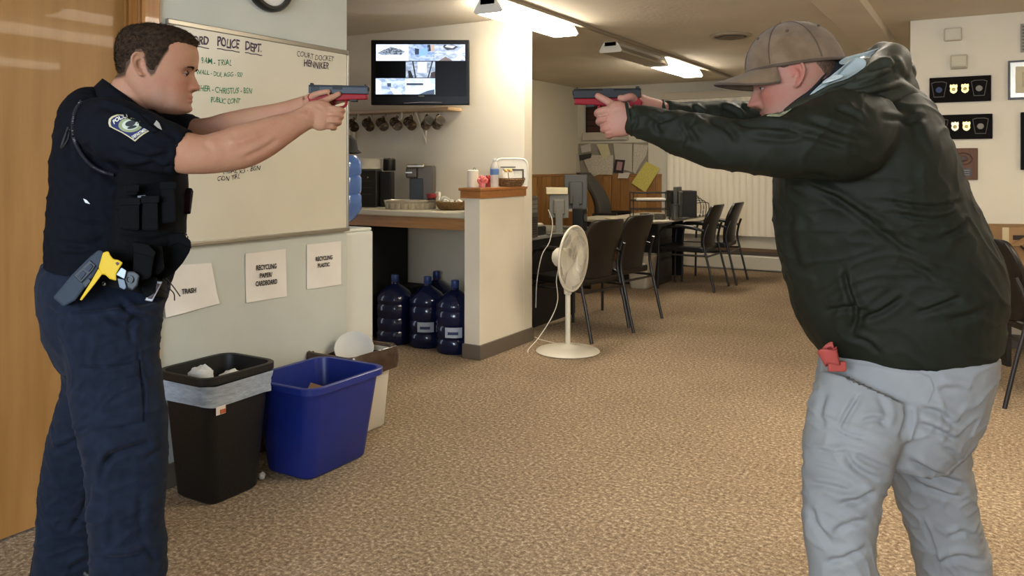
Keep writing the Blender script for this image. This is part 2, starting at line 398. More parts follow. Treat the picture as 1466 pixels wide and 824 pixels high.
# clock
cc = onX(382, -26, WX)
ck = thing('wall_clock', 'round black-rimmed wall clock high above the whiteboard', 'clock', (WX, cc.y, cc.z))
RMy = Matrix.Rotation(PI / 2, 4, 'Y')
MB().lathe([(.10, .0), (.135, .0), (.14, .01), (.14, .03), (.13, .042), (.115, .042), (.112, .028)], 48, M=RMy, cap=False).build('rim', mat('black_plastic', '15130F', .35), ck, smooth=50)
MB().lathe([(.0005, .02), (.114, .02)], 48, M=RMy, cap=False).build('face', mat('clock_face', 'DCD9CF', .5), ck)
MB().box(.021, .024, -.004, .004, -.075, .01).build('hand', mat('black_plastic', '15130F', .35), ck)
MB().box(.021, .024, -.05, .004, -.004, .004).build('hand', mat('black_plastic', '15130F', .35), ck)
# paper signs taped on the wall
m_paper = mat('sign_paper', 'D6D0C6', .75, hex2='DDD8CF', scale=6, bump=.3, bscale=9)
m_print = mat('print_black', '2A2622', .7)
def sign(label, quad, lines, curl=0, cut=None):
    q = [onX(px, py, WX + .003) for px, py in quad]   # tl tr br bl
    n = 10; g = []
    for i in range(n + 1):
        row = []
        for j in range(n + 1):
            u, v = j / n, i / n
            p = (q[3] * (1 - u) + q[2] * u) * (1 - v) + (q[0] * (1 - u) + q[1] * u) * v
            p = p + XR * (.004 * noise.noise(p * 9) ** 2 + curl * max(0, .35 - v) ** 2 * (1 + .5 * math.sin(6 * u)) + curl * .4 * max(0, u - .8) ** 2)
            row.append(p)
        g.append(row)
    base = MB().surf(g, (.0012, 0, 0)).build('paper_sign', m_paper, smooth=60)
    for txt, pa, pb, hpx in lines:
        a = onX(pa[0], pa[1], WX + .0085); b = onX(pb[0], pb[1], WX + .0085); r = b - a; wdt = r.length; r.normalize(); d = -a.x * SN + a.y * CS
        t = text_on(txt, a, r, ZU, wdt, hpx * d / F, m_print, None, 'print', bold=.035); t.parent = base
    kids = list(base.children); loc0 = base.location.copy(); solo(base, label, 'sign', 'paper bin signs on the wall')
    for k in kids:
        for v in k.data.vertices: v.co -= base.location
sign('white paper sign reading TRASH taped above the black bin', [(232, 381), (302, 376), (313, 434), (236, 454)], [('TRASH', (260, 421), (281, 418.5), 7.5)], .05)
sign('white paper sign reading RECYCLING PAPER/ CARDBOARD above the blue bin', [(351, 363), (409, 356), (410, 424), (352, 433)], [('RECYCLING', (367, 387), (396, 384), 7.5), ('PAPER/', (372, 398), (390, 396), 7), ('CARDBOARD', (366, 410), (397, 406), 7.5)], .01)
sign('white paper sign reading RECYCLING PLASTIC nearest the end of the wall', [(439, 350), (488, 345), (488, 407), (439, 414)], [('RECYCLING', (452, 374), (476, 371), 6.5), ('PLASTIC', (455, 383), (472, 381), 6)], .01)
# ------------------------------------------------------------------ bins
def rr(x0, x1, y0, y1, r, n=6):
    out = []
    for cx, cy, a0 in ((x1 - r, y1 - r, 0), (x0 + r, y1 - r, 90), (x0 + r, y0 + r, 180), (x1 - r, y0 + r, 270)):
        for k in range(n + 1):
            a = math.radians(a0 + 90 * k / n); out.append((cx + r * math.cos(a), cy + r * math.sin(a)))
    return out
def ringmesh(rings, name, m, parent, closed_ends=(False, False), smooth=50):
    """rings: list of lists of 3D points with equal count"""
    n = len(rings[0]); vs = [p for r in rings for p in r]; fs = []
    for k in range(len(rings) - 1):
        for i in range(n): j = (i + 1) % n; fs.append((k * n + i, k * n + j, (k + 1) * n + j, (k + 1) * n + i))
    if closed_ends[0]: fs.append(tuple(range(n - 1, -1, -1)))
    if closed_ends[1]: fs.append(tuple(range((len(rings) - 1) * n, len(rings) * n)))
    return MB().add(vs, fs).build(name, m, parent, smooth=smooth)
def bin_(t, bx, by, tx, ty, hgt, m, r0=.04, r1=.05, lip=.018, ribs=0):
    """open tapered container centred on t: half sizes bottom, top"""
    def ring(hx, hy, z, r): return [(a, b, z) for a, b in rr(-hx, hx, -hy, hy, r)]
    o = .004
    ringmesh([ring(bx - .01, by - .01, 0, r0), ring(bx, by, .012, r0), ring(tx, ty, hgt - .03, r1), ring(tx + lip, ty + lip, hgt - .03, r1 + .01), ring(tx + lip, ty + lip, hgt - .004, r1 + .01), ring(tx + lip - .006, ty + lip - .006, hgt, r1 + .01), ring(tx, ty, hgt - .003, r1), ring(bx - o, by - o, .02, r0)], 'body', m, t, (True, True))
m_bb = mat('bin_black', '141312', .5, bump=.3, bscale=140)
bk = thing('trash_bin', 'tall black rectangular trash bin with a folded grey liner under its rim', 'bin', (-2.655, 2.175, 0))
bin_(bk, .115, .12, .14, .165, .505, m_bb)
bk.location.x = -2.66
def band(z0, z1, dx, dy, name, m, amp=.004, seed=0, inner=False):
    rings = []
    for k, z in enumerate(np.linspace(z0, z1, 8)):
        f = z / .505; rgx = .115 + (.025) * f + dx; rgy = .12 + .045 * f + dy; pts = []
        for q, (a, b) in enumerate(rr(-rgx, rgx, -rgy, rgy, .05, 8)):
            nrm = Vector((a, b, 0)).normalized(); d = amp * noise.noise(Vector((a * 22 + seed, b * 22, z * 60)))
            pts.append((a + nrm.x * d, b + nrm.y * d, z + .012 * noise.noise(Vector((a * 9 + seed, b * 9, 3))) * (1 if k in (0, 1) else .3)))
        rings.append(pts)
    return ringmesh(rings, name, m, bk, smooth=70)
m_liner = mat('liner_grey_blue', '8E9AA8', .35, hex2='A3ADB8', scale=30, bump=.6, bscale=35, stretch=(1, 1, 3))
band(.385, .468, .012, .012, 'liner', m_liner, .010)
bg = MB(); rnd = random.Random(3)
def crumple(mb, c, r, seed, sc=(1, 1, 1), n=20, amp=.35, freq=2.4):
    k = len(mb.v); mb.sphere((0, 0, 0), 1, n, n // 2 + 2)
    for i in range(k, len(mb.v)):
        v = Vector(mb.v[i]); q = 1 + amp * (noise.noise(v * freq + Vector((seed, 0, 0))) + .5 * abs(noise.noise(v * freq * 2.3 + Vector((0, seed, 0)))))
        mb.v[i] = (c[0] + v.x * q * r * sc[0], c[1] + v.y * q * r * sc[1], c[2] + v.z * q * r * sc[2])
m_tissue = mat('crumpled_paper', 'C8C8C4', .6, bump=.5, bscale=30)
def wad(c, r, seed, sc, label, nm='crumpled_paper', m=None, cat='waste', group=None):
    mb = MB(); crumple(mb, c, r, seed, sc); o = mb.build(nm, m or m_tissue, smooth=45); return solo(o, label, cat, group)
wad((-2.685, 2.115, .463), .05, 1.3, (1, .9, .85), 'crumpled white plastic bag on top of the trash in the black bin', 'plastic_bag')
wad((-2.645, 2.235, .445), .042, 5.2, (1.1, 1.3, .55), 'flattened white wrapper inside the black bin, right of the crumpled bag', 'wrapper')
MB().box(-.115, .115, -.12, .13, .395, .41).build('waste_fill', mat('waste_dark', '4A4A4C', .7), bk)
MB().box(0, .001, -.022, .022, -.016, .016).build('sticker', mat('sticker_paper', 'D8CFC4', .6), bk).location = (.1385 + .008, -.105, .372)
MB().box(0, .001, -.004, .022, -.014, .002).build('sticker_print', mat('sticker_red', 'B05A3A', .6), bk).location = (.1395 + .009, -.105, .372)
m_bl = mat('bin_blue', '14246E', .35, hex2='182A78', scale=5, spec=.6)
bb = thing('recycling_bin', 'low blue plastic recycling bin between the black and white bins', 'bin', (-2.54, 2.60, 0), math.radians(0))
bin_(bb, .135, .185, .185, .222, .40, m_bl, .05, .06, .02)
bb.location = (-2.535, 2.605, 0)
MB().box(-.12, .12, -.17, .17, .03, .04).build('dark_floor', m_bl, bb)
MB().box(-.012, .012, -.05, .05, .345, .372).build('grip_slot', mat('slot_dark', '131C44', .5), bb).location = (-.196, 0, 0)
cbp = MB().box(-.05, .05, -.07, .07, .0, .004).build('cardboard_scrap', mat('cardboard', '8A6B4C', .8)); cbp.location = (-2.55, 2.60, .27); cbp.rotation_euler = (.9, .2, .3)
tag(cbp, 'brown cardboard scrap lying in the blue recycling bin', 'cardboard')
for k in range(3):
    p = MB().box(-.08, .08, -.11, .11, 0, .003).build('paper_sheet', mat('paper_grey', '77777A', .8)); p.location = (-2.535 + .004 * k, 2.61, .05 + k * .03); p.rotation_euler = (.04 * k, -.03 * k, .1 * k)
    tag(p, 'flat paper sheets lying at the bottom of the blue recycling bin', 'paper', 'sheets in the blue bin')
m_wb = mat('bin_white', 'C9C4B6', .4)
wbn = thing('waste_bin', 'white rectangular waste bin with a brown bag, beyond the blue bin', 'bin', (-2.715, 3.035, 0))
bin_(wbn, .115, .12, .135, .155, .385, m_wb, .03, .04, .015)
m_bag = mat('bag_brown', '3A2C22', .22, hex2='4A392C', scale=18, bump=.8, bscale=26, trans=.15)
rings = []
for k, (z, e) in enumerate(((.29, .022), (.32, .03), (.36, .03), (.392, .026), (.402, .018), (.395, .006), (.36, -.004), (.25, -.02))):
    pts = []
    for a, b in rr(-.135 - e, .135 + e, -.155 - e, .155 + e, .05, 10):
        nn = Vector((a, b, 0)).normalized(); d = .012 * noise.noise(Vector((a * 25, b * 25, z * 40)))
        pts.append((a + nn.x * d, b + nn.y * d, z + .014 * noise.noise(Vector((a * 14, b * 14, 9 + k)))))
    rings.append(pts)
ringmesh(rings, 'bag', m_bag, wbn, smooth=70)
MB().box(-.12, .12, -.13, .13, .30, .31).build('bag_bottom', m_bag, wbn)
mb = MB(); mb.lathe([(.001, 0), (.06, .0), (.075, .012), (.095, .02), (.097, .018), (.076, .008), (.06, -.004), (.001, -.004)], 32, cap=False)
pl = mb.build('paper_plate', mat('plate_foam', 'B8B6B0', .5), smooth=50); pl.location = (-2.72, 3.05, .385); pl.rotation_mode = 'QUATERNION'; pl.rotation_quaternion = Vector((.5, -.55, .75)).to_track_quat('Z', 'Y')
tag(pl, 'white foam plate on top of the brown bag in the white bin', 'plate')
sc_ = MB(); crumple(sc_, (0, 0, 0), .014, 3, n=10); o = sc_.build('paper_scrap', m_tissue); o.location = onZ(375, 681, .012); solo(o, 'tiny white paper scrap on the carpet between the black and blue bins', 'scrap')
# ------------------------------------------------------------------ water cooler
wc = thing('water_cooler', 'white water cooler with an upturned blue bottle at the end of the whiteboard wall', 'water cooler', (-3.095, 3.335, 0))
m_wc = mat('cooler_white', 'CDD0C8', .4)
MB().box(-.155, .155, -.16, .12, .02, .945).build('body', m_wc, wc, bevel=.012)
MB().box(-.15, .15, -.155, .115, .945, .962).build('top', m_wc, wc, bevel=.008)
m_jug = mat('jug_blue', '3E5FA8', .08, trans=.75, ior=1.25)
prof = [(.001, .40), (.11, .395), (.132, .36), (.132, .30), (.125, .285), (.132, .27), (.132, .2), (.125, .185), (.132, .17), (.132, .10), (.10, .05), (.03, .0), (.001, 0)]
MB().lathe([(r, z + .965) for r, z in reversed(prof)], 40, cap=False).build('bottle', mat('jug_blue_dense', '4668A8', .12, spec=.8), wc, smooth=40)
hat = MB().lathe([(.001, .1), (.06, .1), (.09, .07), (.10, .02), (.12, .0), (.10, -.005), (.001, -.005)], 30, cap=False).build('cap', mat('black_cloth', '161514', .9), smooth=50)
hat.location = (-3.10, 3.36, 1.375); tag(hat, 'black cloth cap lying on top of the water cooler bottle', 'cap')
# ================================================================== COFFEE NOOK
CT = .985
ctr = thing('counter', 'coffee counter with cream laminate top and pine apron between the walls', 'counter', (-4.5, 4.84, 0))
def L(o, x0, x1, y0, y1, z0, z1): return (x0 - o.location.x, x1 - o.location.x, y0 - o.location.y, y1 - o.location.y, z0 - o.location.z, z1 - o.location.z)
MB().box(*L(ctr, -6.0, NX - .128, 4.55, NY - .003, CT - .045, CT)).build('worktop', mat('laminate_cream', 'C9C0A6', .35), ctr, bevel=.012, seg=3)
MB().box(*L(ctr, -6.0, NX - .128, 4.575, 4.60, CT - .125, CT - .046)).build('apron', wood('apron_pine', '9A6C38', 'AE8048', .45, (1, 14, 14), .1, 4), ctr, bevel=.002)
for x in (-5.9, -4.55): MB().box(*L(ctr, x, x + .05, 4.62, 5.08, 0, CT - .046)).build('leg', m_wallw, ctr)
def shp(loc): return lambda mb, name, m, parent, **k: mb.build(name, m, parent, **k)
bl_p = mat('black_plastic', '15130F', .35); bl_m = mat('black_matte', '121110', .7)
steel = mat('steel', 'B8B2A4', .25, .9); chrome = mat('chrome', 'D8D4CA', .12, 1)
# black refrigerator under the counter
p = onY(531, 400, 4.62)
fr = thing('mini_fridge', 'black mini refrigerator under the left end of the counter', 'refrigerator', (p.x - .26, 4.86, 0))
MB().box(-.25, .25, -.2, .22, .02, .83).build('body', bl_m, fr, bevel=.006); MB().box(-.25, .25, -.235, -.205, .03, .82).build('door', bl_p, fr, bevel=.006)
MB().box(.2, .22, -.26, -.236, .45, .75).build('handle', bl_p, fr, bevel=.004)
# water jugs
m_jugd = mat('jug_blue_dark', '121C42', .12, spec=.7, trans=.25)
def jug(loc, label, first=None, lab=False, rz=0):
    t = thing('water_jug', label, 'water jug', loc, rz, 'five-gallon water jugs under the counter')
    prof = [(.001, 0), (.12, 0), (.134, .02), (.134, .085), (.126, .10), (.134, .115), (.134, .18), (.126, .195), (.134, .21), (.134, .28), (.126, .295), (.134, .31), (.130, .345), (.10, .385), (.05, .42), (.028, .435), (.027, .455), (.001, .455)]
    MB().lathe(prof, 36, cap=False).build('bottle', m_jugd, t, smooth=40)
    MB().lathe([(.001, .50), (.026, .50), (.029, .492), (.029, .452), (.027, .448)], 20, cap=False).build('cap', mat('jug_cap', '2A3C72', .4), t, smooth=40)
    if lab:
        g = [[(.1352 * math.cos(a), .1352 * math.sin(a), z) for a in np.linspace(-2.05, -1.15, 10)] for z in (.12, .19)]
        MB().surf(g).build('label', mat('jug_label', 'A9B2BE', .6), t)
        g = [[(.1362 * math.cos(a), .1362 * math.sin(a), z) for a in np.linspace(-1.9, -1.35, 8)] for z in (.14, .16)]
        MB().surf(g).build('label_print', mat('label_navy', '26345E', .6), t)
    return t
jug((-3.225, 4.655, 0), 'blue water jug with white label, front one beside the half wall', lab=True, rz=.55)
for k, ((px, py), lb) in enumerate((((605, 390), 1), ((625, 398), 1), ((652, 391), 0), ((580, 394), 0))):
    d = (H - .5) * F / (py - CY); q = Pd(px, py, d)
    names = ('blue water jug standing behind, third neck from the left under the counter', 'blue water jug left of the front jug, white label showing', 'blue water jug at the back against the half wall', 'dark blue water jug leftmost of the row under the counter')
    jug((min(q.x, -3.205), min(q.y, 4.985), 0), names[k], lab=(k == 1), rz=.55)
# stagger so bodies do not intersect
js = [o for o in COL.objects if o.name.startswith('water_jug')]
fixed = {0: (-3.225, 4.665), 1: (-3.60, 4.99), 2: (-3.44, 4.83), 3: (-3.20, 4.985), 4: (-3.775, 4.68)}
for k, o in enumerate(js): o.location.x, o.location.y = fixed[k]
js[2].location = (-3.505, 4.72, 0); js[1].location = (-3.62, 4.99, 0); 
bx = MB().box(-.13, .13, -.12, .12, 0, .38).build('storage_box', bl_m, bevel=.01); bx.location = (-4.06, 4.98, 0); bx.location = (-3.90, 4.97, 0); tag(bx, 'black box on the floor under the counter left of the water jugs', 'box')
# counter appliances: position by pixel on counter depth
def cpos(px, y): k = (px - CX) / F; d = y / (SN * k + CS); q = Pd(px, CY, d); return Vector((q.x, y, CT))
q = cpos(531, 4.86)
cm = thing('coffee_brewer', 'large black coffee brewer on the counter beside the water cooler', 'coffee maker', q, YAW)
MB().box(-.125, .07, -.13, .12, 0, .285).build('body', bl_p, cm, bevel=.01)
MB().box(.075, .165, -.05, .14, 0, .275).build('reservoir', bl_p, cm, bevel=.008)
for k in range(3): MB().box(-.05, .03, -.134, -.131, .10 + k * .05, .103 + k * .05).build('trim_line', mat('dim_print', '4A3A30', .5), cm)
MB().lathe([(.001, 0), (.006, 0), (.006, .004), (.001, .004)], 12, M=Matrix.Translation((.0, -.131, .23)) @ Matrix.Rotation(PI / 2, 4, 'X')).build('knob', steel, cm)
fl = MB().lathe([(.001, 0), (.10, 0), (.12, .01), (.11, .012), (.105, .04), (.115, .085), (.112, .09), (.1, .05), (.001, .02)], 30, cap=False).build('filter_stack', mat('filter_white', 'BFBAAC', .6), smooth=40)
fl.location = q + Vector((-.03, -.005, .287)); tag(fl, 'stack of white paper filters on top of the black coffee brewer', 'filters')
gr = thing('coffee_grinder', 'black cylindrical grinder with a steel lid behind the brewer', 'grinder', q + Vector((.115, .085, .28)))
MB().lathe([(.001, 0), (.048, 0), (.05, .01), (.048, .09), (.001, .09)], 24, cap=False).build('body', bl_p, gr, smooth=40); MB().lathe([(.001, .09), (.045, .09), (.04, .1), (.001, .102)], 24, cap=False).build('lid', steel, gr, smooth=40)
q = cpos(602, 4.93)
pm = thing('pod_coffee_machine', 'grey and black single-serve coffee machine with silver lid on the counter', 'coffee maker', q, YAW)
m_pg = mat('pod_grey', '4A443B', .4)
MB().box(-.02, .105, -.07, .12, 0, .32).build('reservoir', m_pg, pm, bevel=.012)
MB().box(-.105, -.02, -.07, .1, .225, .31).build('brew_head', m_pg, pm, bevel=.014)
MB().box(-.10, .04, -.085, .06, .302, .332).build('lid', steel, pm, bevel=.012)
MB().box(-.075, .03, -.075, .1, .03, .225).build('cup_bay', bl_p, pm, bevel=.004)
MB().box(-.10, .07, -.11, .08, 0, .03).build('drip_tray', bl_p, pm, bevel=.006)
MB().box(-.105, -.055, -.074, -.068, .262, .274).build('badge', steel, pm)
q = cpos(587, 4.70)
tr = thing('serving_tray', 'oval clear plastic tray of coffee pods at the front of the counter', 'tray', q, YAW)
mt = mat('clear_plastic', 'B9AE98', .15, spec=.8, alpha=.35)
rings = [[(sx * .19 * math.cos(a), sx * .10 * math.sin(a), z) for a in np.linspace(0, 2 * PI, 40, endpoint=False)] for sx, z in ((.92, 0), (.95, .003), (1, .062), (1.02, .066), (.985, .062), (.93, .006))]
ringmesh(rings, 'tray_wall', mt, tr, (True, True))
MB().tube([(.193 * math.cos(a), .102 * math.sin(a), .066) for a in np.linspace(0, 2 * PI, 40, endpoint=False)], .003, 6, closed=True).build('rim', steel, tr, smooth=60)
pod0 = None
for k in range(17):
    a = 2 * PI * k / 17 + .1; loc = Vector(q) + Matrix.Rotation(YAW, 3, 'Z') @ Vector((.155 * math.cos(a), .072 * math.sin(a), .004))
    if pod0 is None:
        pod0 = thing('coffee_pod', 'small cream coffee pods standing in the clear tray', 'coffee pod', loc, group='coffee pods in the tray')
        MB().lathe([(.001, 0), (.015, 0), (.017, .004), (.021, .042), (.001, .042)], 14, cap=False).build('cup', mat('pod_cream', 'C8BFA8', .5), pod0, smooth=40)
        MB().lathe([(.001, .0425), (.023, .0425), (.023, .0445), (.001, .0445)], 14, cap=False).build('lid', steel, pod0)
    else: dup(pod0, loc)
q = cpos(618, 4.84)
cu = thing('travel_mug', 'small black travel mug with a red band beside the coffee machine', 'mug', q + Vector((0, 0, 0)))
MB().lathe([(.001, 0), (.03, 0), (.034, .11), (.001, .11)], 20, cap=False).build('body', bl_p, cu, smooth=40); MB().lathe([(.034, .08), (.036, .085), (.036, .112), (.001, .114)], 20, cap=False).build('band', mat('red_band', '8A2A2A', .5), cu, smooth=40)
q = cpos(647, 4.80)
bs = thing('wicker_basket', 'shallow brown wicker basket of creamers at the right end of the counter', 'basket', q)
m_wick = mat('wicker', '8A6A3C', .7, hex2='5E4524', scale=60, stretch=(1, 1, 3), bump=.8, bscale=70)
MB().lathe([(.001, .0), (.085, 0), (.105, .02), (.118, .055), (.122, .06), (.112, .056), (.09, .012), (.001, .012)], 40, cap=False).build('bowl', m_wick, bs, smooth=40)
for k in range(5):
    zz = .012 + k * .011; r_ = .092 + k * .007
    MB().tube([((r_ + .004 * math.sin(i * 2.0 + k * PI)) * math.cos(i * 2 * PI / 48), (r_ + .004 * math.sin(i * 2.0 + k * PI)) * math.sin(i * 2 * PI / 48), zz) for i in range(48)], .0055, 6, closed=True).build('weave', m_wick, bs, smooth=60)
for k in range(6):
    a = k * 1.05; mb = MB(); mb.lathe([(.001, 0), (.012, 0), (.018, .022), (.019, .026), (.001, .026)], 12, cap=False)
    o = mb.build('creamer_cup', mat('creamer_white', 'D8D2C0', .5), smooth=40); o.location = q + Vector((.06 * math.cos(a), .06 * math.sin(a), .045)); o.rotation_euler = (.6 * math.sin(k), .5 * math.cos(k * 2), 0)
    tag(o, 'small white creamer cups piled in the wicker basket', 'creamer', 'creamers in the basket')
q = cpos(627, 4.98); o = MB().box(-.018, .018, -.015, .015, 0, .12).build('sugar_packets', mat('packet_white', 'E0DACA', .6), bevel=.003); o.location = q; tag(o, 'small white packet box behind the basket by the coffee machine', 'box')
mb = MB(); crumple(mb, (0, 0, 0), .04, 9, (1.4, .6, 1), n=14); o = mb.build('snack_wrapper', mat('wrapper_grey', '8E9488', .4, hex2='D0CCBC', scale=25), smooth=50); o.location = cpos(637, 4.985) + Vector((0, 0, .045)); solo(o, 'grey and white snack wrapper behind the wicker basket', 'wrapper')
# on the cap of the half wall
def capd(px, x): k = (px - CX) / F; d = x / (CS * k - SN); q = Pd(px, CY, d); return Vector((x, q.y, 1.156))
cx_ = -2.99
o = thing('candle_jar', 'white pillar candle at the near end of the wooden wall cap', 'candle', capd(677, -3.035) )
MB().lathe([(.001, 0), (.036, 0), (.038, .005), (.038, .115), (.03, .12), (.001, .118)], 24, cap=False).build('wax', mat('candle_wax', 'DDD2BC', .5), o, smooth=40)
MB().tube([(.012 + .009 * math.cos(a), 0, .125 + .010 * math.sin(a)) for a in np.linspace(-.6, 3.6, 12)], .0018, 6).build('ring', bl_p, o)
m_pink = mat('ribbon_pink', 'D0706A', .5); m_red = mat('ribbon_red', 'B03A34', .5)
for (px, m, lb, s) in ((690, m_pink, 'pink gift bow on the wooden wall cap beside the candle', 1), (699, m_red, 'red gift bow behind the water bottle on the wooden cap', .95)):
    t = thing('gift_bow', lb, 'bow', capd(px, -2.985 if m is m_pink else -3.03), 0, 'gift bows on the wall cap')
    for k in range(9):
        a = k * 2 * PI / 9 + .3; el = .35 + .5 * (k % 3)
        pts = [(0, 0, .035)] + [(s * .036 * math.cos(a) * math.cos(el) * f, s * .036 * math.sin(a) * math.cos(el) * f, .035 + .034 * math.sin(el) * f + g) for f, g in ((.7, .012), (1.05, .004), (.9, -.010))] + [(0, 0, .03)]
        MB().tube(smoothpath(pts, 3), .009, 6).build('loop', m, t, smooth=60)
    MB().lathe([(.001, 0), (.02, 0), (.016, .03), (.001, .032)], 12, cap=False).build('knot', m, t)
o = thing('water_bottle', 'small clear water bottle with a blue label on the wooden wall cap', 'bottle', capd(708, -2.965))
m_clear = mat('bottle_clear', 'D9D4C8', .08, alpha=.45, spec=.8)
MB().lathe([(.001, 0), (.028, 0), (.031, .006), (.029, .02), (.031, .03), (.029, .045), (.031, .06), (.031, .135), (.024, .16), (.012, .175), (.011, .185)], 24, cap=False).build('bottle', m_clear, o, smooth=40)
MB().lathe([(.0315, .085), (.0322, .088), (.0322, .125), (.0315, .128)], 24, cap=False).build('label', mat('label_blue', '5A7AA8', .5), o)
MB().lathe([(.001, .2), (.014, .2), (.014, .184), (.012, .182)], 16, cap=False).build('cap', mat('cap_white', 'E8E4DA', .5), o)
t = thing('snack_basket', 'dark wicker basket holding folded cards on the wooden wall cap', 'basket', capd(731, -2.955), PI / 2)
g = MB(); rings = [[(a, b, z) for a, b in rr(-hx, hx, -hy, hy, .02, 4)] for hx, hy, z in ((.10, .04, 0), (.125, .055, .055), (.128, .058, .06), (.12, .05, .055), (.098, .038, .01))]
ringmesh(rings, 'bowl', mat('wicker_dark', '5A4128', .7, hex2='8A6840', scale=70, bump=1, bscale=60), t, (True, True))
for k in range(4):
    rg = [(a, b, .01 + k * .013) for a, b in rr(-.106 - k * .006, .106 + k * .006, -.044 - k * .004, .044 + k * .004, .02, 6)]
    MB().tube(rg, .005, 6, closed=True).build('weave', MATS['wicker_dark'], t)
for k, (x, rz_, mm, lb) in enumerate(((-.055, .15, 'D8D2C4', 'white folded card leaning in the snack basket, left one'), (.04, -.1, 'C9C6BE', 'grey-white folded card leaning in the snack basket, right one'))):
    o = MB().box(-.04, .04, -.003, .003, 0, .085).build('folded_card', mat('card%d' % k, mm, .6)); o.location = t.location + Matrix.Rotation(PI / 2, 3, 'Z') @ Vector((x, 0, .03)); o.rotation_euler = (-.3, rz_, PI / 2); tag(o, lb, 'card', 'cards in the snack basket')
o = thing('artificial_flower', 'small yellow flower at the far end of the wooden cap', 'flower', Vector((-2.93, 4.90, 1.156)))
MB().tube([(0, 0, 0), (.005, 0, .05), (0, 0, .1)], .003, 6).build('stem', mat('stem_brown', '5A4426', .7), o)
for k in range(8):
    a = k * PI / 4; MB().sphere((.018 * math.cos(a), .018 * math.sin(a), .11 + .01 * (k % 2)), .014, 8, 6, (1, 1, .6)).build('petal', mat('petal_yellow', 'D8B870', .6), o, smooth=60)
# acrylic sign holder standing behind on the cap's far end
qh = capd(740, -2.995)
o = thing('clear_display_box', 'pale rounded plastic display panel standing on the wall cap against the corner', 'display', (-2.985, 5.04, 1.156), YAW)
poly = [(-.12, 0), (.118, 0)] + [(.118 - .05 + .05 * math.cos(a), .20 - .05 + .05 * math.sin(a)) for a in np.linspace(0, PI / 2, 6)] + [(-.12 + .05 - .05 * math.sin(a), .20 - .05 + .05 * math.cos(a)) for a in np.linspace(0, PI / 2, 6)]
MB().prism(poly, .008, .016, 'y').build('panel', mat('plastic_cream', 'DCD3BC', .3), o, bevel=.002)
MB().tube([(p[0], .008, p[1]) for p in poly], .007, 8, closed=True).build('rim', mat('plastic_ivory', 'E8E0CC', .3), o, smooth=60)
MB().box(-.08, .03, -.0, .006, .135, .142).build('print_bar', mat('print_dark', '4A463C', .6), o); MB().box(-.06, .09, .0, .006, .112, .124).build('print_bar', mat('print_dark', '4A463C', .6), o)
MB().box(.078, .09, .0, .006, .02, .112).build('print_bar', mat('print_dark', '4A463C', .6), o)
# ------------------------------------------------------------------ shelf with mugs
SY = NY - .0
s1 = onY(640, 157, 4.93); s0x = -5.2; sz = 1.735
sh = thing('mug_shelf', 'narrow pine shelf with hooks under the television', 'shelf', ((s0x + s1.x) / 2, NY - .1, sz))
hl2 = (s1.x - s0x) / 2
MB().box(-hl2, hl2, -.09, .098, -.012, .012).build('board', wood('shelf_pine', 'A98A62', 'BFA078', .5, (1, 14, 14), .1, 4), sh, bevel=.003)
for px in (518, 580):
    q = onY(px, 160, 5.0); x = q.x - sh.location.x
    MB().tube(smoothpath([(x, -.07, -.012), (x, -.07, -.04), (x - .002, -.075, -.062), (x - .015, -.08, -.072), (x - .026, -.08, -.06)], 4), .007, 8).build('hook', mat('hook_white', 'CFC8B8', .5), sh, smooth=60)
for px in (500, 602):
    x = onY(px, 160, 5.05).x - sh.location.x
    MB().tube([(x, .09, -.26), (x, .09, -.012)], .006, 6).build('bracket', m_fix, sh); MB().tube([(x, .09, -.24), (x, -.04, -.015)], .006, 6).build('bracket', m_fix, sh)
m_mug = mat('mug_brown', '2E1E16', .3, hex2='8A7350', scale=38, ramp=(.52, .6), detail=2)
m_mugin = mat('mug_inside', 'B9AE98', .3)
def mug(loc, tilt, rz, label, clear=False):
    t = thing('coffee_mug', label, 'mug', loc, 0, 'mugs hanging under the pine shelf')
    R = Matrix.Rotation(rz, 4, 'Z') @ Matrix.Rotation(tilt, 4, 'Y')
    def bm_(mb): mb.v = [tuple(R @ (Vector(p) - Vector((.068, 0, 0)))) for p in mb.v]; return mb
    bm_(MB().lathe([(.001, -.05), (.035, -.05), (.039, -.045), (.041, .05), (.039, .052)], 24, cap=False)).build('body', m_mug, t, smooth=40)
    bm_(MB().lathe([(.039, .052), (.037, .05), (.035, -.04), (.001, -.042)], 24, cap=False)).build('inside', m_mugin, t, smooth=40)
    bm_(MB().tube([(.04 + .028 * math.cos(a), 0, .03 * math.sin(a)) for a in np.linspace(-1.5, 1.5, 10)], .006, 8)).build('handle', m_mug, t, smooth=60)
lbs = ('first from the whiteboard', 'second from the whiteboard', 'third from the whiteboard', 'middle one of the row', 'fifth from the whiteboard', 'next to last, pale rim facing right', 'last at the shelf end')
for k, px in enumerate((507, 529, 549, 569, 589, 610, 626)):
    q = onY(px, 163, 4.99)
    last = k >= 5
    mug((q.x, 4.99, sz - .04), -1.15 if not last else -1.2, -.55 if not last else PI - .6, 'dark patterned coffee mug hanging under the shelf, ' + lbs[k])
    MB().tube([(q.x - sh.location.x, -.01, -.012), (q.x - sh.location.x, -.01, -.04)], .003, 6).build('hook', steel, sh)
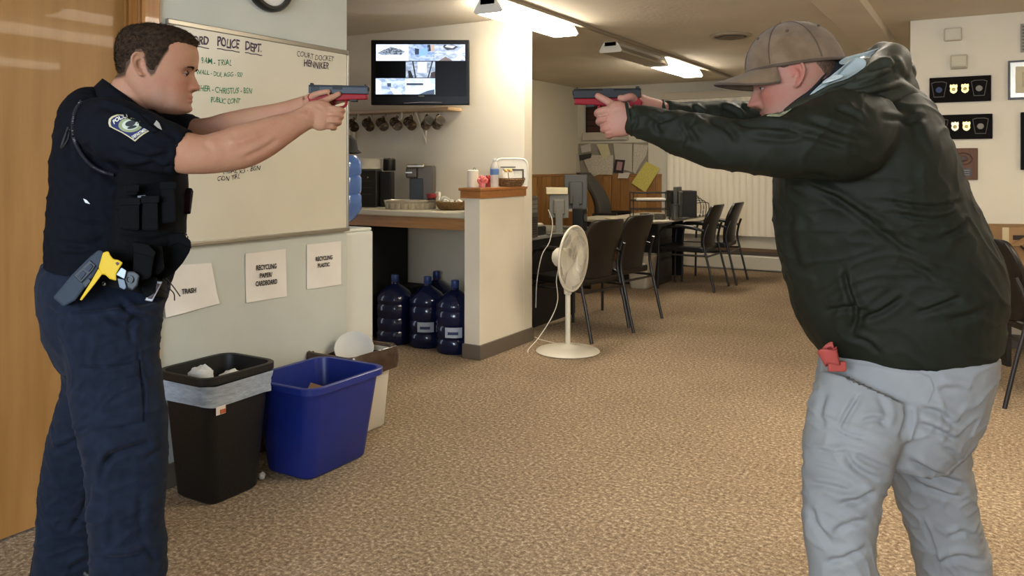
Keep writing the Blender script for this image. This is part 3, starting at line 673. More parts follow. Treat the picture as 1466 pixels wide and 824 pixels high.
# ------------------------------------------------------------------ television
tvd = 5.9; tc = Pd(601.5, 103.5, tvd)
TV = thing('television', 'black wall-mounted television showing seven security camera feeds', 'television', (tc.x, tc.y, tc.z), YAW)
u = tvd / F; W2, H2 = 70.5 * u, 46.5 * u
m_tv = mat('tv_black', '070606', .35, spec=.25)
MB().box(-W2, W2, 0, .05, -H2, H2).build('housing', m_tv, TV, bevel=.006)
MB().box(-W2 * .6, W2 * .6, .05, .09, -H2 * .6, H2 * .6).build('back', m_tv, TV, bevel=.01)
MB().box(-.03, .03, .09, .33, -.05, .05).build('mount_arm', bl_m, TV)
MB().tube([(-.12, -.003, -H2 + .012), (0, -.006, -H2 + .018), (.16, -.003, -H2 + .018)], .003, 6).build('trim_bar', steel, TV)
MB().box(-.012, .03, -.002, 0, -H2 + .062, -H2 + .068).build('badge', mat('badge_grey', '6A665E', .4), TV)
def feed_mat(name, a, b, sc, seed):
    m = bpy.data.materials.new(name); m.use_nodes = True; nt = m.node_tree; bs_ = nt.nodes['Principled BSDF']
    bs_.inputs['Base Color'].default_value = (0, 0, 0, 1); bs_.inputs['Roughness'].default_value = .2
    tc_ = nt.nodes.new('ShaderNodeTexCoord'); mp = nt.nodes.new('ShaderNodeMapping'); mp.inputs['Location'].default_value = (seed, seed * 2, 0); mp.inputs['Scale'].default_value = (1, 1, 2)
    n = nt.nodes.new('ShaderNodeTexNoise'); n.inputs['Scale'].default_value = sc; n.inputs['Detail'].default_value = 5
    r = nt.nodes.new('ShaderNodeValToRGB'); r.color_ramp.elements[0].position = .42; r.color_ramp.elements[1].position = .58; r.color_ramp.elements[0].color = srgb(a); r.color_ramp.elements[1].color = srgb(b)
    nt.links.new(tc_.outputs['Object'], mp.inputs[0]); nt.links.new(mp.outputs[0], n.inputs['Vector']); nt.links.new(n.outputs['Fac'], r.inputs[0]); nt.links.new(r.outputs[0], bs_.inputs['Emission Color']); bs_.inputs['Emission Strength'].default_value = 1.0
    return m
def em(hexc, s=.9):
    return mat('glow_' + hexc, '000000', .3) if False else feed_flat(hexc, s)
FL = {}
def feed_flat(hexc, s):
    if hexc in FL: return FL[hexc]
    m = bpy.data.materials.new('feed_flat_' + hexc); m.use_nodes = True; b = m.node_tree.nodes['Principled BSDF']
    b.inputs['Base Color'].default_value = (0, 0, 0, 1); b.inputs['Emission Color'].default_value = srgb(hexc); b.inputs['Emission Strength'].default_value = s; FL[hexc] = m; return m
def tp(px, py): return ((px - 601.5) * u, (103.5 - py) * u)
def quad(pts, name, m, yy=-.0012, parent=TV):
    return MB().add([(tp(*p)[0], yy, tp(*p)[1]) for p in pts], [tuple(range(len(pts)))]).build(name, m, parent, fix=False)
def rect(x0, y0, x1, y1, name, m, yy=-.0012): return quad([(x0, y1), (x1, y1), (x1, y0), (x0, y0)], name, m, yy)
MB().box(tp(538, 0)[0], tp(668, 0)[0], -.0008, 0, tp(0, 138)[1], tp(0, 63)[1]).build('screen', mat('screen_black', '020202', .3, spec=.15), TV)
rect(538.5, 63.5, 585, 87, 'feed_parking', feed_mat('feed_a', 'E8EEFF', 'D8E4FA', 12, 1)); rect(539, 63.5, 585, 68, 'feed_band', feed_flat('C2CEE4', 1), -.0016)
quad([(540, 76), (550, 71), (560, 67), (572, 70), (580, 74), (574, 79), (560, 78), (548, 79)], 'feed_shape', feed_mat('feed_a2', '3A4048', '8A96A8', 60, 2), -.002)
rect(585, 63.5, 622, 87, 'feed_hall', feed_mat('feed_b', '6E86AE', 'A8B8D4', 20, 3)); quad([(599, 80), (612, 79), (614, 68), (601, 70)], 'feed_shape', feed_flat('7AA2E0', 1), -.002); quad([(594, 78), (600, 78), (600, 70), (594, 69)], 'feed_shape', feed_flat('28344A', 1), -.002); quad([(612, 64), (616, 64), (617, 73), (612, 74)], 'feed_shape', feed_flat('2A2A34', 1), -.002); quad([(617, 64), (622, 64), (621, 74), (617, 73)], 'feed_shape', feed_flat('B09A88', 1), -.002)
rect(622, 63.5, 666, 87, 'feed_street', feed_mat('feed_c', '8C98B0', 'BCC6D8', 26, 5)); quad([(634, 67), (640, 72), (650, 71), (656, 67), (648, 64), (636, 64)], 'feed_shape', feed_flat('303844', 1), -.002); quad([(637, 67), (648, 69), (652, 66), (640, 64.5)], 'feed_shape', feed_flat('DDE6F6', 1), -.0025); quad([(628, 87), (638, 81), (648, 87)], 'feed_shape', feed_flat('6A5E5C', 1), -.002)
quad([(650, 84), (660, 78), (665, 82), (658, 87)], 'feed_shape', feed_flat('E2EAFA', 1), -.002); quad([(652, 75), (664, 66), (666, 74), (656, 80)], 'feed_shape', feed_flat('D4DEF0', 1), -.002)
rect(540, 88.5, 578, 110, 'feed_empty', mat('screen_black', '020202', .3, spec=.15), -.0014)
rect(581, 88, 623, 111, 'feed_door', feed_mat('feed_d', '77859A', 'A4B0C2', 25, 7)); rect(598, 89, 611, 104, 'feed_shape', feed_flat('E6F0FF', 1.1), -.002); quad([(590, 88), (592, 88), (596, 111), (594, 111)], 'feed_shape', feed_flat('20242C', 1), -.0022); quad([(618, 88), (620, 88), (614, 111), (612, 111)], 'feed_shape', feed_flat('20242C', 1), -.0022); quad([(585, 111), (592, 111), (588, 101), (584, 101)], 'feed_shape', feed_flat('1E2026', 1), -.002); quad([(616, 111), (623, 111), (623, 102), (617, 104)], 'feed_shape', feed_flat('3A2E30', 1), -.002)
rect(538, 112, 580, 135, 'feed_room', feed_mat('feed_e', '8496B4', 'BACBE6', 16, 9)); quad([(558, 126), (564, 126), (576, 135), (564, 135)], 'feed_shape', feed_flat('EAF2FF', 1), -.002); quad([(554, 119), (560, 119), (560, 124), (555, 124)], 'feed_shape', feed_flat('3C4A60', 1), -.002); quad([(538, 113), (546, 116), (546, 135), (538, 135)], 'feed_shape', feed_flat('C8D6EE', 1), -.0018)
rect(580, 112, 623, 135, 'feed_office', feed_mat('feed_f', 'A8BAD8', 'D6E2F6', 14, 11)); rect(582, 119, 606, 122, 'feed_shape', feed_flat('2E3A4C', 1), -.002); quad([(600, 135), (612, 130), (622, 128), (622, 135)], 'feed_shape', feed_flat('3E4C60', 1), -.002); quad([(582, 126), (616, 122), (622, 126), (604, 131), (584, 132)], 'feed_shape', feed_flat('E4EEFF', 1), -.0018)
# ================================================================== FAN
m_fan = mat('fan_white', 'CDC5B2', .4)
fan = thing('pedestal_fan', 'white pedestal fan on an oval base standing at the end of the half wall', 'fan', (-2.44, 4.98, 0))
qf = onZ(813, 503, 0); fan.location = (qf.x, qf.y, 0)
MB().lathe([(.001, 0), (.215, 0), (.225, .006), (.215, .016), (.12, .035), (.04, .048), (.03, .055), (.001, .055)], 48, cap=False).build('base', m_fan, fan, smooth=40)
MB().lathe([(.018, .05), (.018, .40), (.027, .405), (.03, .47), (.014, .48), (.013, .66)], 20).build('pole', m_fan, fan, smooth=40)
HC = Vector((.045, 0, .655)); tiltM = Matrix.Translation(HC) @ Matrix.Rotation(math.radians(92), 4, 'Y')
hd = MB().lathe([(.001, -.15), (.045, -.15), (.065, -.13), (.07, -.04), (.05, -.035), (.001, -.035)], 24, M=tiltM, cap=False); hd.build('motor_housing', m_fan, fan, smooth=40)
gl = MB()
for sgn in (-1, 1):
    for r_, z_ in ((.06, .05), (.09, .048), (.13, .042), (.17, .032), (.205, .016)) if sgn > 0 else ((.08, .04), (.14, .036), (.19, .025)):
        gl.tube([tiltM @ Vector((r_ * math.cos(a), r_ * math.sin(a), sgn * z_)) for a in np.linspace(0, 2 * PI, 40, endpoint=False)], .0013, 4, closed=True)
    for k in range(110):
        a = 2 * PI * k / 110; ca, sa = math.cos(a), math.sin(a)
        gl.tube([tiltM @ Vector((r_ * math.cos(a + sw), r_ * math.sin(a + sw), sgn * z_)) for r_, z_, sw in ((.045, .05, 0), (.11, .046, .06), (.17, .034, .1), (.225, 0, .12))], .0011, 3, cap=False)
g_ = gl.build('grille', m_fan, fan); g_['kind'] = 'stuff'
MB().tube([tiltM @ Vector((.226 * math.cos(a), .226 * math.sin(a), 0)) for a in np.linspace(0, 2 * PI, 60, endpoint=False)], .009, 8, closed=True).build('rim', m_fan, fan, smooth=60)
MB().lathe([(.001, .054), (.045, .054), (.048, .048), (.045, .044), (.001, .044)], 24, M=tiltM, cap=False).build('badge', m_fan, fan, smooth=40)
for k in range(4):
    g = []
    for r_ in np.linspace(.03, .195, 8):
        row = []
        for s in np.linspace(-.5, .5, 6):
            a = k * PI / 2 + s * (1.05 - 1.2 * abs(r_ - .12)) ; row.append(tiltM @ Vector((r_ * math.cos(a), r_ * math.sin(a), .022 * s * 1.4)))
        g.append(row)
    MB().surf(g, (0, 0, .001)).build('blade', mat('fan_blade', 'B9B19C', .3), fan, smooth=60)
cd = smoothpath([(-.06, 0, .62), (-.07, -.01, .5), (-.045, .02, .38), (-.09, .03, .26), (-.1, -.02, .16), (-.16, -.06, .06), (-.19, -.09, .012), (-.1, -.1, .035), (.03, .2, .012), (-.2, .38, .006), (-.44, .36, .006)], 8)
cd = smoothpath([(-.06, 0, .62), (-.09, 0, .5), (-.075, -.01, .36), (-.11, -.03, .24), (-.18, -.09, .1), (-.235, -.14, .02), (-.21, -.2, .006)], 8)
MB().tube(cd, .0035, 6).build('cord', mat('cord_cream', 'D8D0BC', .5), fan, smooth=60)
cd = smoothpath([(-.04, .02, .05), (-.1, .08, .02), (-.2, .18, .005), (-.33, .22, .005), (-.42, .28, .005)], 8)
MB().tube(cd, .0035, 6).build('cord', mat('cord_cream', 'D8D0BC', .5), fan, smooth=60)
# ================================================================== CHAIRS
m_ch = mat('chair_vinyl', '15120F', .32, spec=.6); m_leg = mat('chair_frame', '1A1613', .35, spec=.6)
def make_chair(label):
    t = thing('guest_chair', label, 'chair', group='black guest chairs')
    g = []
    for i in range(15):
        z = i / 14; row = []
        wd = .235 * (1 - .28 * (1 - z) ** 2 - .55 * max(0, z - .72) ** 1.6 * 3)
        for j in range(11):
            s = -1 + 2 * j / 10; y = wd * s
            row.append((-.225 - .11 * z ** 1.4 + .045 * s * s * -1 * -1 + .02 * math.sin(z * PI) - .035 * 0, y, .44 + .46 * (z if abs(s) < .6 else z - .03 * (abs(s) - .6) * z)))
        g.append(row)
    b = MB().surf(g, (-.045, 0, .005)).build('backrest', m_ch, t, smooth=70); md = b.modifiers.new('Subdivision', 'SUBSURF'); md.levels = 1; md.render_levels = 1
    s_ = MB(); s_.prism([(-.235, .40), (.25, .405), (.275, .43), (.26, .455), (-.2, .465), (-.24, .45)], -.245, .245, 'y'); o = s_.build('seat', m_ch, t, bevel=.02, seg=3)
    for sy in (-1, 1):
        y = sy * .262
        MB().tube(smoothpath([(-.36, y * 1.02, 0), (-.30, y, .25), (-.245, y, .48), (-.255, y * .98, .60), (-.29, y * .92, .70)], 5), .0125, 8).build('leg', m_leg, t, smooth=60)
        MB().tube(smoothpath([(.25, y * 1.04, 0), (.245, y * 1.02, .3), (.235, y * 1.02, .56), (.19, y * 1.03, .645), (.10, y * 1.03, .66)], 5), .0125, 8).build('leg', m_leg, t, smooth=60)
        MB().tube(smoothpath([(.20, y * 1.03, .645), (.08, y * 1.04, .67), (-.10, y * 1.03, .665), (-.25, y, .63)], 5), [.014] * 3 + [.021] * 10 + [.014] * 3, 8).build('armrest', m_ch, t, smooth=60)
        MB().tube([(-.27, y, .37), (.245, y * 1.02, .37)], .0105, 8).build('side_rail', m_leg, t)
    MB().tube([(.243, -.265, .37), (.243, .265, .37)], .0105, 8).build('stretcher', m_leg, t)
    MB().tube([(-.27, -.26, .36), (-.27, .26, .36)], .0105, 8).build('stretcher', m_leg, t)
    return t
ch = make_chair('black vinyl guest chair nearest the fan'); ch.location = (-2.785, 5.70, 0); ch.rotation_euler.z = PI - .22
dup(ch, (-2.79, 6.36, 0), PI - .16, 'black vinyl guest chair second from the fan, beside the white bin')
dup(ch, (-2.77, 8.43, 0), PI + .0, 'black vinyl guest chair third along the row, at the far desk')
dup(ch, (-2.72, 9.05, 0), PI + .03, 'black vinyl guest chair last of the row, nearest the heater')
cr = dup(ch, (.30, 5.45, 0), .42, 'black vinyl guest chair behind the man in the green jacket')
# ================================================================== DESKS
m_dtop = mat('desk_grey', '8F8B80', .4); m_dk = mat('desk_black', '171412', .5)
d1 = thing('desk', 'black office desk with grey top just behind the half wall', 'desk', (-3.53, 6.05, 0))
MB().box(-.42, .40, -.76, .80, .705, .735).build('desktop', m_dtop, d1, bevel=.006)
MB().box(.36, .39, -.75, .36, 0, .704).build('end_panel', m_dk, d1, bevel=.003); MB().box(-.40, -.37, -.75, .78, 0, .704).build('end_panel', m_dk, d1); MB().box(-.37, .36, -.75, -.72, 0, .704).build('modesty_panel', m_dk, d1)
d2 = thing('desk', 'black office desk with pale top at the far end beneath the blinds', 'desk', (-3.42, 8.45, 0))
top = MB(); top.prism([(-.40, -.72), (.40, -.76), (.56, -.62), (.60, -.2), (.60, .72), (.5, .85), (-.20, .85), (-.2, 0), (-.40, -.1)], .715, .742); top.build('desktop', mat('desk_pale', 'A39B88', .35), d2, bevel=.006)
MB().box(-.12, .34, -.15, .32, 0, .714).build('pedestal', m_dk, d2, bevel=.006)
for z in (.08, .30, .52): MB().box(.3405, .348, -.14, .31, z, z + .19).build('drawer_front', mat('drawer_black', '1E1A17', .4), d2, bevel=.004)
MB().box(-.18, .3, .82, .845, 0, .714).build('end_panel', m_dk, d2, bevel=.003); MB().box(-.38, -.2, -.70, -.675, 0, .714).build('end_panel', m_dk, d2, bevel=.003); MB().box(-.02, .01, .33, .84, .2, .714).build('modesty_panel', m_dk, d2)
# computer things on desk 1
def on1(px, x, z=.736): k = (px - CX) / F; q = Pd(px, CY, x / (CS * k - SN)); return Vector((x, q.y, z))
pc = thing('computer_tower', 'black computer tower with grey front on the near desk', 'computer', (-3.27, 5.50, .736))
MB().box(-.22, .19, -.09, .09, 0, .33).build('case', m_dk, pc, bevel=.005)
fp = MB().box(.19, .205, -.088, .088, .005, .325).build('front_panel', mat('pc_grey', '4A463E', .45), pc, bevel=.004)
for z in (.27, .235, .2): MB().box(.205, .208, -.075, .075, z, z + .026).build('drive_bay', mat('pc_grey_light', '6A655A', .45), pc)
for k in range(8): MB().box(.205, .207, -.07, .07, .03 + k * .018, .038 + k * .018).build('vent_slot', m_dk, pc)
ph = thing('desk_phone', 'black desk phone resting on top of the computer tower', 'phone', (-3.22, 5.50, 1.067))
MB().prism([(-.10, 0), (.10, 0), (.09, .03), (-.08, .085)], -.08, .08, 'y').build('base', bl_p, ph, bevel=.006)
MB().tube(smoothpath([(-.08, -.05, .10), (0, -.05, .095), (.09, -.05, .055)], 4), .02, 8).build('handset', bl_p, ph, smooth=60)
def monitor(label, loc, rz, w, h, m, stand=.12, tilt=0, bar=None):
    t = thing('monitor', label, 'monitor', loc, rz)
    b = MB().box(-w / 2, w / 2, -.02, .02, stand, stand + h).build('housing', m, t, bevel=.008)
    MB().box(-w / 2 + .015, w / 2 - .015, .0205, .022, stand + .02, stand + h - .015).build('screen', mat('screen_black', '020202', .3, spec=.15), t)
    MB().box(-w * .3, w * .3, -.045, -.02, stand + h * .15, stand + h * .8).build('back_shell', m, t, bevel=.015)
    MB().box(-.03, .03, -.05, -.02, 0, stand + h * .4).build('stand', m, t, bevel=.004)
    MB().box(-.11, .11, -.10, .08, 0, .012).build('stand_base', m, t, bevel=.004)
    if bar: MB().box(-w / 2, w / 2, -.026, -.0205, stand - .012, stand + .012).build('lower_bar', bar, t)
    return t
m_mon = mat('monitor_grey', '4C4B45', .4); m_mon2 = mat('monitor_taupe', '6A6557', .45)
q = Pd(800, 300, 6.75)
monitor('taupe monitor turned away on the near desk, under the cream box', (q.x, q.y, .736), YAW, .165, .2, m_mon2, .13)
tb = MB().box(-.09, .09, -.05, .05, 0, .055).build('tissue_box', mat('box_cream', 'CDBE98', .6), bevel=.004); tb.location = (q.x - .02, q.y + .0, .736 + .332); tb.rotation_euler.z = YAW; tag(tb, 'cream tissue box balanced on top of the taupe monitor', 'box')
q = Pd(824, 280, 7.3)
monitor('dark grey monitor turned away, behind the near desk chairs', (q.x, q.y, .736), YAW, .21, .32, m_mon, .17, bar=mat('bar_pale', 'A09C90', .4))
pt = MB().box(-.12, .12, -.09, .09, 0, .07).build('paper_tray', mat('tray_dark', '2A2622', .5), bevel=.01); pt.location = (-3.26, 5.78, .736); tag(pt, 'dark desktop paper tray between the tower and the chairs', 'tray')
for k in range(4):
    o = MB().box(-.10, .10, -.08, .08, 0, .004).build('paper_sheet', mat('paper_%d' % (k % 2), ('B8AE96', 'C8C2B0')[k % 2], .7)); o.location = (-3.26 + .004 * k, 5.78 + .004 * k, .808 + .0055 * k); o.rotation_euler.z = .2 * k; tag(o, 'loose papers lying on the dark tray of the near desk', 'paper', 'papers on the near desk tray')
sp = thing('desk_speaker', 'small black desk speaker beside the dark grey monitor', 'speaker', (Pd(830, 300, 7.0).x, Pd(830, 300, 7.0).y, .736)); MB().box(-.05, .05, -.05, .05, 0, .2).build('cabinet', bl_m, sp, bevel=.01); MB().lathe([(.001, 0), (.03, .0), (.034, .006), (.001, .008)], 16, M=Matrix.Translation((.051, 0, .12)) @ RMy).build('cone', m_mon, sp)
cbl = MB().tube(smoothpath([Pd(785, 300, 6.3), Pd(791, 318, 6.25), Pd(787, 345, 6.2), Pd(776, 365, 6.05), Pd(769, 400, 6.02), Pd(767, 440, 6.02)], 6), .004, 6).build('computer_cable', mat('cable_grey', 'A8A294', .5)); solo(cbl, 'grey computer cable hanging over the edge of the near desk', 'cable')
# high-back office chair behind
q = Pd(852, 290, 8.0)
oc = thing('office_chair', 'high-backed dark office chair in front of the pine wainscot', 'chair', (-3.97, 9.12, 0), .1)
g = []
for i in range(13):
    z = i / 12; row = []
    for j in range(9):
        s = -1 + j / 4; row.append((-.18 - .22 * z + .13 * math.sin(z * PI) + .06 * s * s, .24 * s * (1 - .25 * z ** 3), .5 + .72 * z))
    g.append(row)
MB().surf(g, (-.05, 0, 0)).build('backrest', mat('mesh_grey', '34322E', .6), oc, smooth=70)
MB().prism([(-.22, .44), (.26, .44), (.27, .50), (-.22, .51)], -.25, .25, 'y').build('seat', m_ch, oc, bevel=.02)
MB().lathe([(.001, .08), (.035, .08), (.025, .44), (.001, .44)], 12, cap=False).build('gas_post', m_leg, oc)
for k in range(5):
    a = k * 2 * PI / 5; MB().tube([(0, 0, .1), (.3 * math.cos(a), .3 * math.sin(a), .06)], [.025, .014], 8).build('base_arm', m_leg, oc); MB().sphere((.3 * math.cos(a), .3 * math.sin(a), .03), .03, 10, 6).build('caster', m_leg, oc, smooth=60)
for sy in (-1, 1):
    MB().tube([(.02, sy * .29, .46), (.02, sy * .30, .70)], .014, 8).build('arm_post', m_leg, oc); MB().tube([(-.14, sy * .30, .71), (.16, sy * .30, .72)], [.028, .028], 10).build('armrest', m_ch, oc, smooth=60)
# things on desk 2
def on2(px, py=300, x=-3.1, z=.743): k = (px - CX) / F; q = Pd(px, CY, x / (CS * k - SN)); return Vector((x, q.y, z))
q = Pd(930, 300, 8.45)
wr = thing('wire_tray', 'black two-tier wire letter tray on the far desk', 'tray', (q.x, q.y, .743), YAW)
for z in (.11, .2, .28):
    MB().tube([(-.19, -.12, z), (.19, -.12, z), (.19, .12, z), (-.19, .12, z)], .005, 6, closed=True).build('rim', bl_m, wr)
    if z < .25:
        mb = MB()
        for k in range(9): x = -.18 + k * .045; mb.tube([(x, -.12, z - .012), (x, .12, z - .012)], .0022, 4)
        mb.build('wire_rack', bl_m, wr)
for sx in (-1, 1):
    for sy in (-1, 1): MB().tube([(sx * .188, sy * .118, 0), (sx * .188, sy * .118, .29)], .005, 6).build('post', bl_m, wr)
o = MB().box(-.15, .15, -.1, .1, 0, .018).build('paper_stack', mat('paper_white', 'D8D2C2', .6)); o.location = (q.x, q.y, .743 + .205); o.rotation_euler.z = YAW; tag(o, 'white papers lying in the upper wire letter tray', 'paper')
o = thing('toy_camera', 'small grey gadget with a round lens inside the wire tray', 'gadget', (q.x + .03, q.y - .03, .743), YAW); MB().box(-.12, -.02, -.06, .02, 0, .07).build('body', m_mon2, o, bevel=.008); MB().lathe([(.001, 0), (.025, 0), (.025, .02), (.001, .02)], 16, M=Matrix.Translation((-.07, -.06, .04)) @ Matrix.Rotation(PI / 2, 4, 'X'), cap=True).build('lens', bl_p, o)
o = MB().box(-.05, .05, -.04, .04, 0, .06).build('stapler_box', mat('taupe_box', '5A5346', .6), bevel=.008); o.location = (q.x + .1, q.y + .03, .743); tag(o, 'small dark box inside the lower wire tray', 'box')
q = Pd(989, 300, 8.75)
monitor('thin dark monitor seen edge-on on the far desk', (Pd(970, 300, 8.6).x, Pd(970, 300, 8.6).y, .743), YAW + 1.1, .2, .24, m_mon, .1)
o = thing('desktop_computer', 'black desktop computer case with cables on the far desk', 'computer', (Pd(978, 300, 8.85).x, Pd(978, 300, 8.85).y, .743), YAW)
MB().box(-.16, .13, -.1, .15, 0, .29).build('case', m_dk, o, bevel=.006)
for k in range(4): MB().tube(smoothpath([(.13, .02 * k - .03, .24 - .03 * k), (.17 + .03 * k, .02, .22 - .02 * k), (.20 + .03 * k, .02, .12), (.19 + .03 * k, .02, .004)], 5), .0045, 6).build('cable', bl_m, o, smooth=60)
MB().tube(smoothpath([(.13, -.03, .18), (.18, -.05, .19), (.22, -.05, .1), (.15, -.05, .004)], 5), .004, 6).build('cable', mat('cable_grey', 'A8A294', .5), o, smooth=60)
o = thing('travel_cup', 'dark grey travel cup on the far desk beside the edge-on monitor', 'cup', Vector((Pd(966, 300, 8.4).x, Pd(966, 300, 8.4).y, .743))); MB().lathe([(.001, 0), (.034, 0), (.042, .15), (.001, .15)], 18, cap=False).build('body', m_mon, o, smooth=40); MB().lathe([(.001, .165), (.035, .163), (.044, .15), (.04, .148)], 18, cap=False).build('lid', bl_p, o, smooth=40)
for k, (px, dd, hx, lb) in enumerate(((905, 8.25, 'CFC8B4', 'white crumpled tissue at the near edge of the far desk'), (884, 8.5, 'B8AC8E', 'tan folder lying on the far desk'), (945, 8.12, 'BDB6A4', 'white notepad at the front corner of the far desk'))):
    qq = Pd(px, 300, dd)
    if k == 0: mb = MB(); crumple(mb, (0, 0, 0), .035, 4, (1.3, 1, .6), 12); o = mb.build('tissue', mat('tissue_w', hx, .7), smooth=50); o.location = (qq.x, qq.y, .765)
    else: o = MB().box(-.11, .11, -.08, .08, 0, .01).build(('', 'folder', 'notepad')[k], mat('desk_paper%d' % k, hx, .7)); o.location = (qq.x, qq.y, .743); o.rotation_euler.z = YAW + .3
    tag(o, lb, ('tissue', 'folder', 'notepad')[k])
# white bin behind the chairs
q = onZ(914, 413, 0)
wb2 = thing('small_bin', 'small white round-cornered bin on the floor beyond the second guest chair', 'bin', (q.x, q.y + .1, 0))
bin_(wb2, .10, .12, .13, .15, .36, mat('bin_white2', 'A8A08E', .5), .04, .05, .008)
# wall board with pinned papers
def paperY(label, pts, hexc, grp=True, y=FY - .04, off=0, cat='paper', nm='pinned_paper', hex2=None):
    P3 = [onY(px, py, y - off) for px, py in pts]
    mb = MB(); c = sum(P3, Vector()) / len(P3)
    n = len(P3); vs = P3 + [p + Vector((0, .0015, 0)) for p in P3]
    mb.add(vs, [tuple(range(n)), tuple(reversed(range(n, 2 * n)))] + [(i, (i + 1) % n, n + (i + 1) % n, n + i) for i in range(n)])
    o = mb.build(nm, mat('pp_' + hexc, hexc, .7, hex2=hex2, scale=60, ramp=(.45, .6)) if hex2 else mat('pp_' + hexc, hexc, .7)); solo(o, label, cat, 'papers pinned above the wainscot' if grp else None); return o
brd = MB().box(onY(829, 205, FY).x, onY(928, 205, FY).x, FY - .02, FY - .001, 1.205, onY(840, 205, FY).z).build('pin_board', mat('pin_board', '8A8472', .8)); solo(brd, 'thin grey pin board on the far wall behind the papers', 'board')
pg = 'B9AF98'
L1 = [('curled white sheet pinned leftmost, by the room corner', [(811, 247), (817, 230), (828, 218), (831, 246)], 'AFA694', 0),
 ('small white note with a dark mark at the top left of the board', [(831, 209), (846, 205), (848, 216), (833, 219)], 'B4AFA2', .002),
 ('grey clipping pinned beside the small note on the board', [(845, 205), (856, 206), (855, 217), (846, 216)], '8C8478', .004),
 ('dark photo pinned below the small note', [(829, 222), (847, 219), (846, 226), (830, 230)], '35332E', .006),
 ('tall white sheet hanging slanted left of the large letter', [(836, 229), (850, 221), (862, 248), (846, 254)], 'BDB4A0', .004),
 ('large white letter at the centre-left of the board', [(848, 222), (878, 222), (877, 250), (848, 249)], 'C0B7A2', .008),
 ('yellowed folded note above the large letter', [(854, 206), (870, 206), (874, 221), (863, 227)], 'C2B98E', .012),
 ('wide pale sheet pinned at the top middle of the board', [(878, 205), (905, 206), (905, 246), (882, 240)], 'B2AA98', .006),
 ('small white card below the pink photo', [(886, 247), (884, 255), (899, 255), (902, 247)], 'C6BEAC', .010),
 ('white sheet with dark writing at the board right', [(907, 206), (928, 208), (925, 222), (909, 249), (906, 246)], 'BAB2A0', .008)]
for lb, pts, hx, off in L1: paperY(lb, pts, hx, off=off, hex2='A79E8A' if hx in ('C0B7A2', 'BAB2A0', 'BDB4A0') else None)
ph_ = paperY('dark-framed pink portrait photo pinned in the middle', [(881, 228), (895, 229), (892, 248), (878, 247)], '2E2320', off=.014, nm='pinned_photo', cat='photo')
ph2 = paperY('x', [(884, 231), (891.5, 232), (889.5, 244), (882, 243)], 'A07A78', off=.0155, grp=False); ph2.name = 'print'
def adopt(c, p):
    for k in ('label', 'category', 'group'):
        if k in c: del c[k]
    c.parent = p; c.matrix_parent_inverse = Matrix.Translation(-p.location)
adopt(ph2, ph_)
yp = paperY('yellow legal pad sheet pinned askew at the right of the board', [(904, 262), (925, 231), (945, 241), (924, 275)], 'C6B95E', off=.016, hex2='B3A650', nm='yellow_sheet')
# framed brown item behind the pistols
q0, q1 = onY(839, 152, FY - .02), onY(897, 190, FY - .02)
o = thing('wall_plaque', 'dark red-brown wooden plaque on the far wall above the pinned papers', 'plaque', ((q0.x + q1.x) / 2, FY - .001, q1.z)); hw_ = (q1.x - q0.x) / 2; hh = q0.z - q1.z
MB().box(-hw_, hw_, -.03, 0, 0, hh).build('backing', mat('plaque_frame', '1E120E', .4), o, bevel=.004)
for k in range(4): MB().box(-hw_ + .03, hw_ - .03, -.034, -.03, .03 + k * (hh - .05) / 4, .03 + (k + .8) * (hh - .05) / 4).build('slat', mat('plaque_red', '3E1E16', .5), o)
q0, q1 = onY(836, 190, FY), onY(900, 200, FY)
o = MB().box(q0.x, q1.x, FY - .05, FY - .001, q1.z, q0.z).build('wall_ledge', mat('ledge_cream', 'B5AC98', .6), bevel=.004); solo(o, 'narrow cream ledge on the far wall under the brown plaque', 'ledge')
# ================================================================== RIGHT WALL
def ry(px, py, y=RY): return onY(px, py, y)
def wbox(name, label, cat, x0, y0, x1, y1, th, m, bev=.004, group=None):
    a, b = ry(x0, y0), ry(x1, y1); zt = ry((x0 + x1) / 2, y0).z; zb = ry((x0 + x1) / 2, y1).z
    o = thing(name, label, cat, ((a.x + b.x) / 2, RY - .001, zb), 0, group); hw = (b.x - a.x) / 2
    MB().box(-hw, hw, -th, 0, 0, zt - zb).build('case' if cat != 'plaque' else 'backing', m, o, bevel=bev)
    return o, hw, zt - zb
o, a_, b_ = wbox('wall_speaker', 'white rectangular box high on the right wall', 'box', 1352, 41, 1377, 59, .05, mat('box_white', 'B9B09A', .5), .008)
MB().box(-a_ * .8, a_ * .8, -.052, -.05, b_ * .12, b_ * .88).build('cover', mat('box_white_b', 'C2B9A3', .5), o)
o, a_, b_ = wbox('thermostat', 'small beige thermostat below the white wall box', 'thermostat', 1361, 79, 1385, 99, .04, mat('thermo', 'B3A98C', .5), .006)
MB().box(-a_ * .85, a_ * .85, -.044, -.04, b_ * .2, b_ * .9).build('cover', mat('thermo_b', 'BDB396', .5), o, bevel=.003); MB().box(-a_ * .85, a_ * .85, -.043, -.04, b_ * .05, b_ * .14).build('slot', mat('thermo_c', '8A8068', .5), o)
m_blk = mat('plaque_black', '0D0A08', .75, hex2='120E0B', scale=9, spec=.12)
m_gold = mat('badge_gold', 'C9B070', .3, .85); m_sil = mat('badge_silver', 'A79F86', .35, .8)
shield = [(-.8, 1), (-.35, .85), (0, 1.05), (.35, .85), (.8, 1), (.95, .55), (.8, .1), (.9, -.4), (.6, -.8), (0, -1.05), (-.6, -.8), (-.9, -.4), (-.8, .1), (-.95, .55)]
trap = [(-1, .85), (-.5, 1), (.5, 1), (1, .85), (.65, -1), (-.65, -1)]
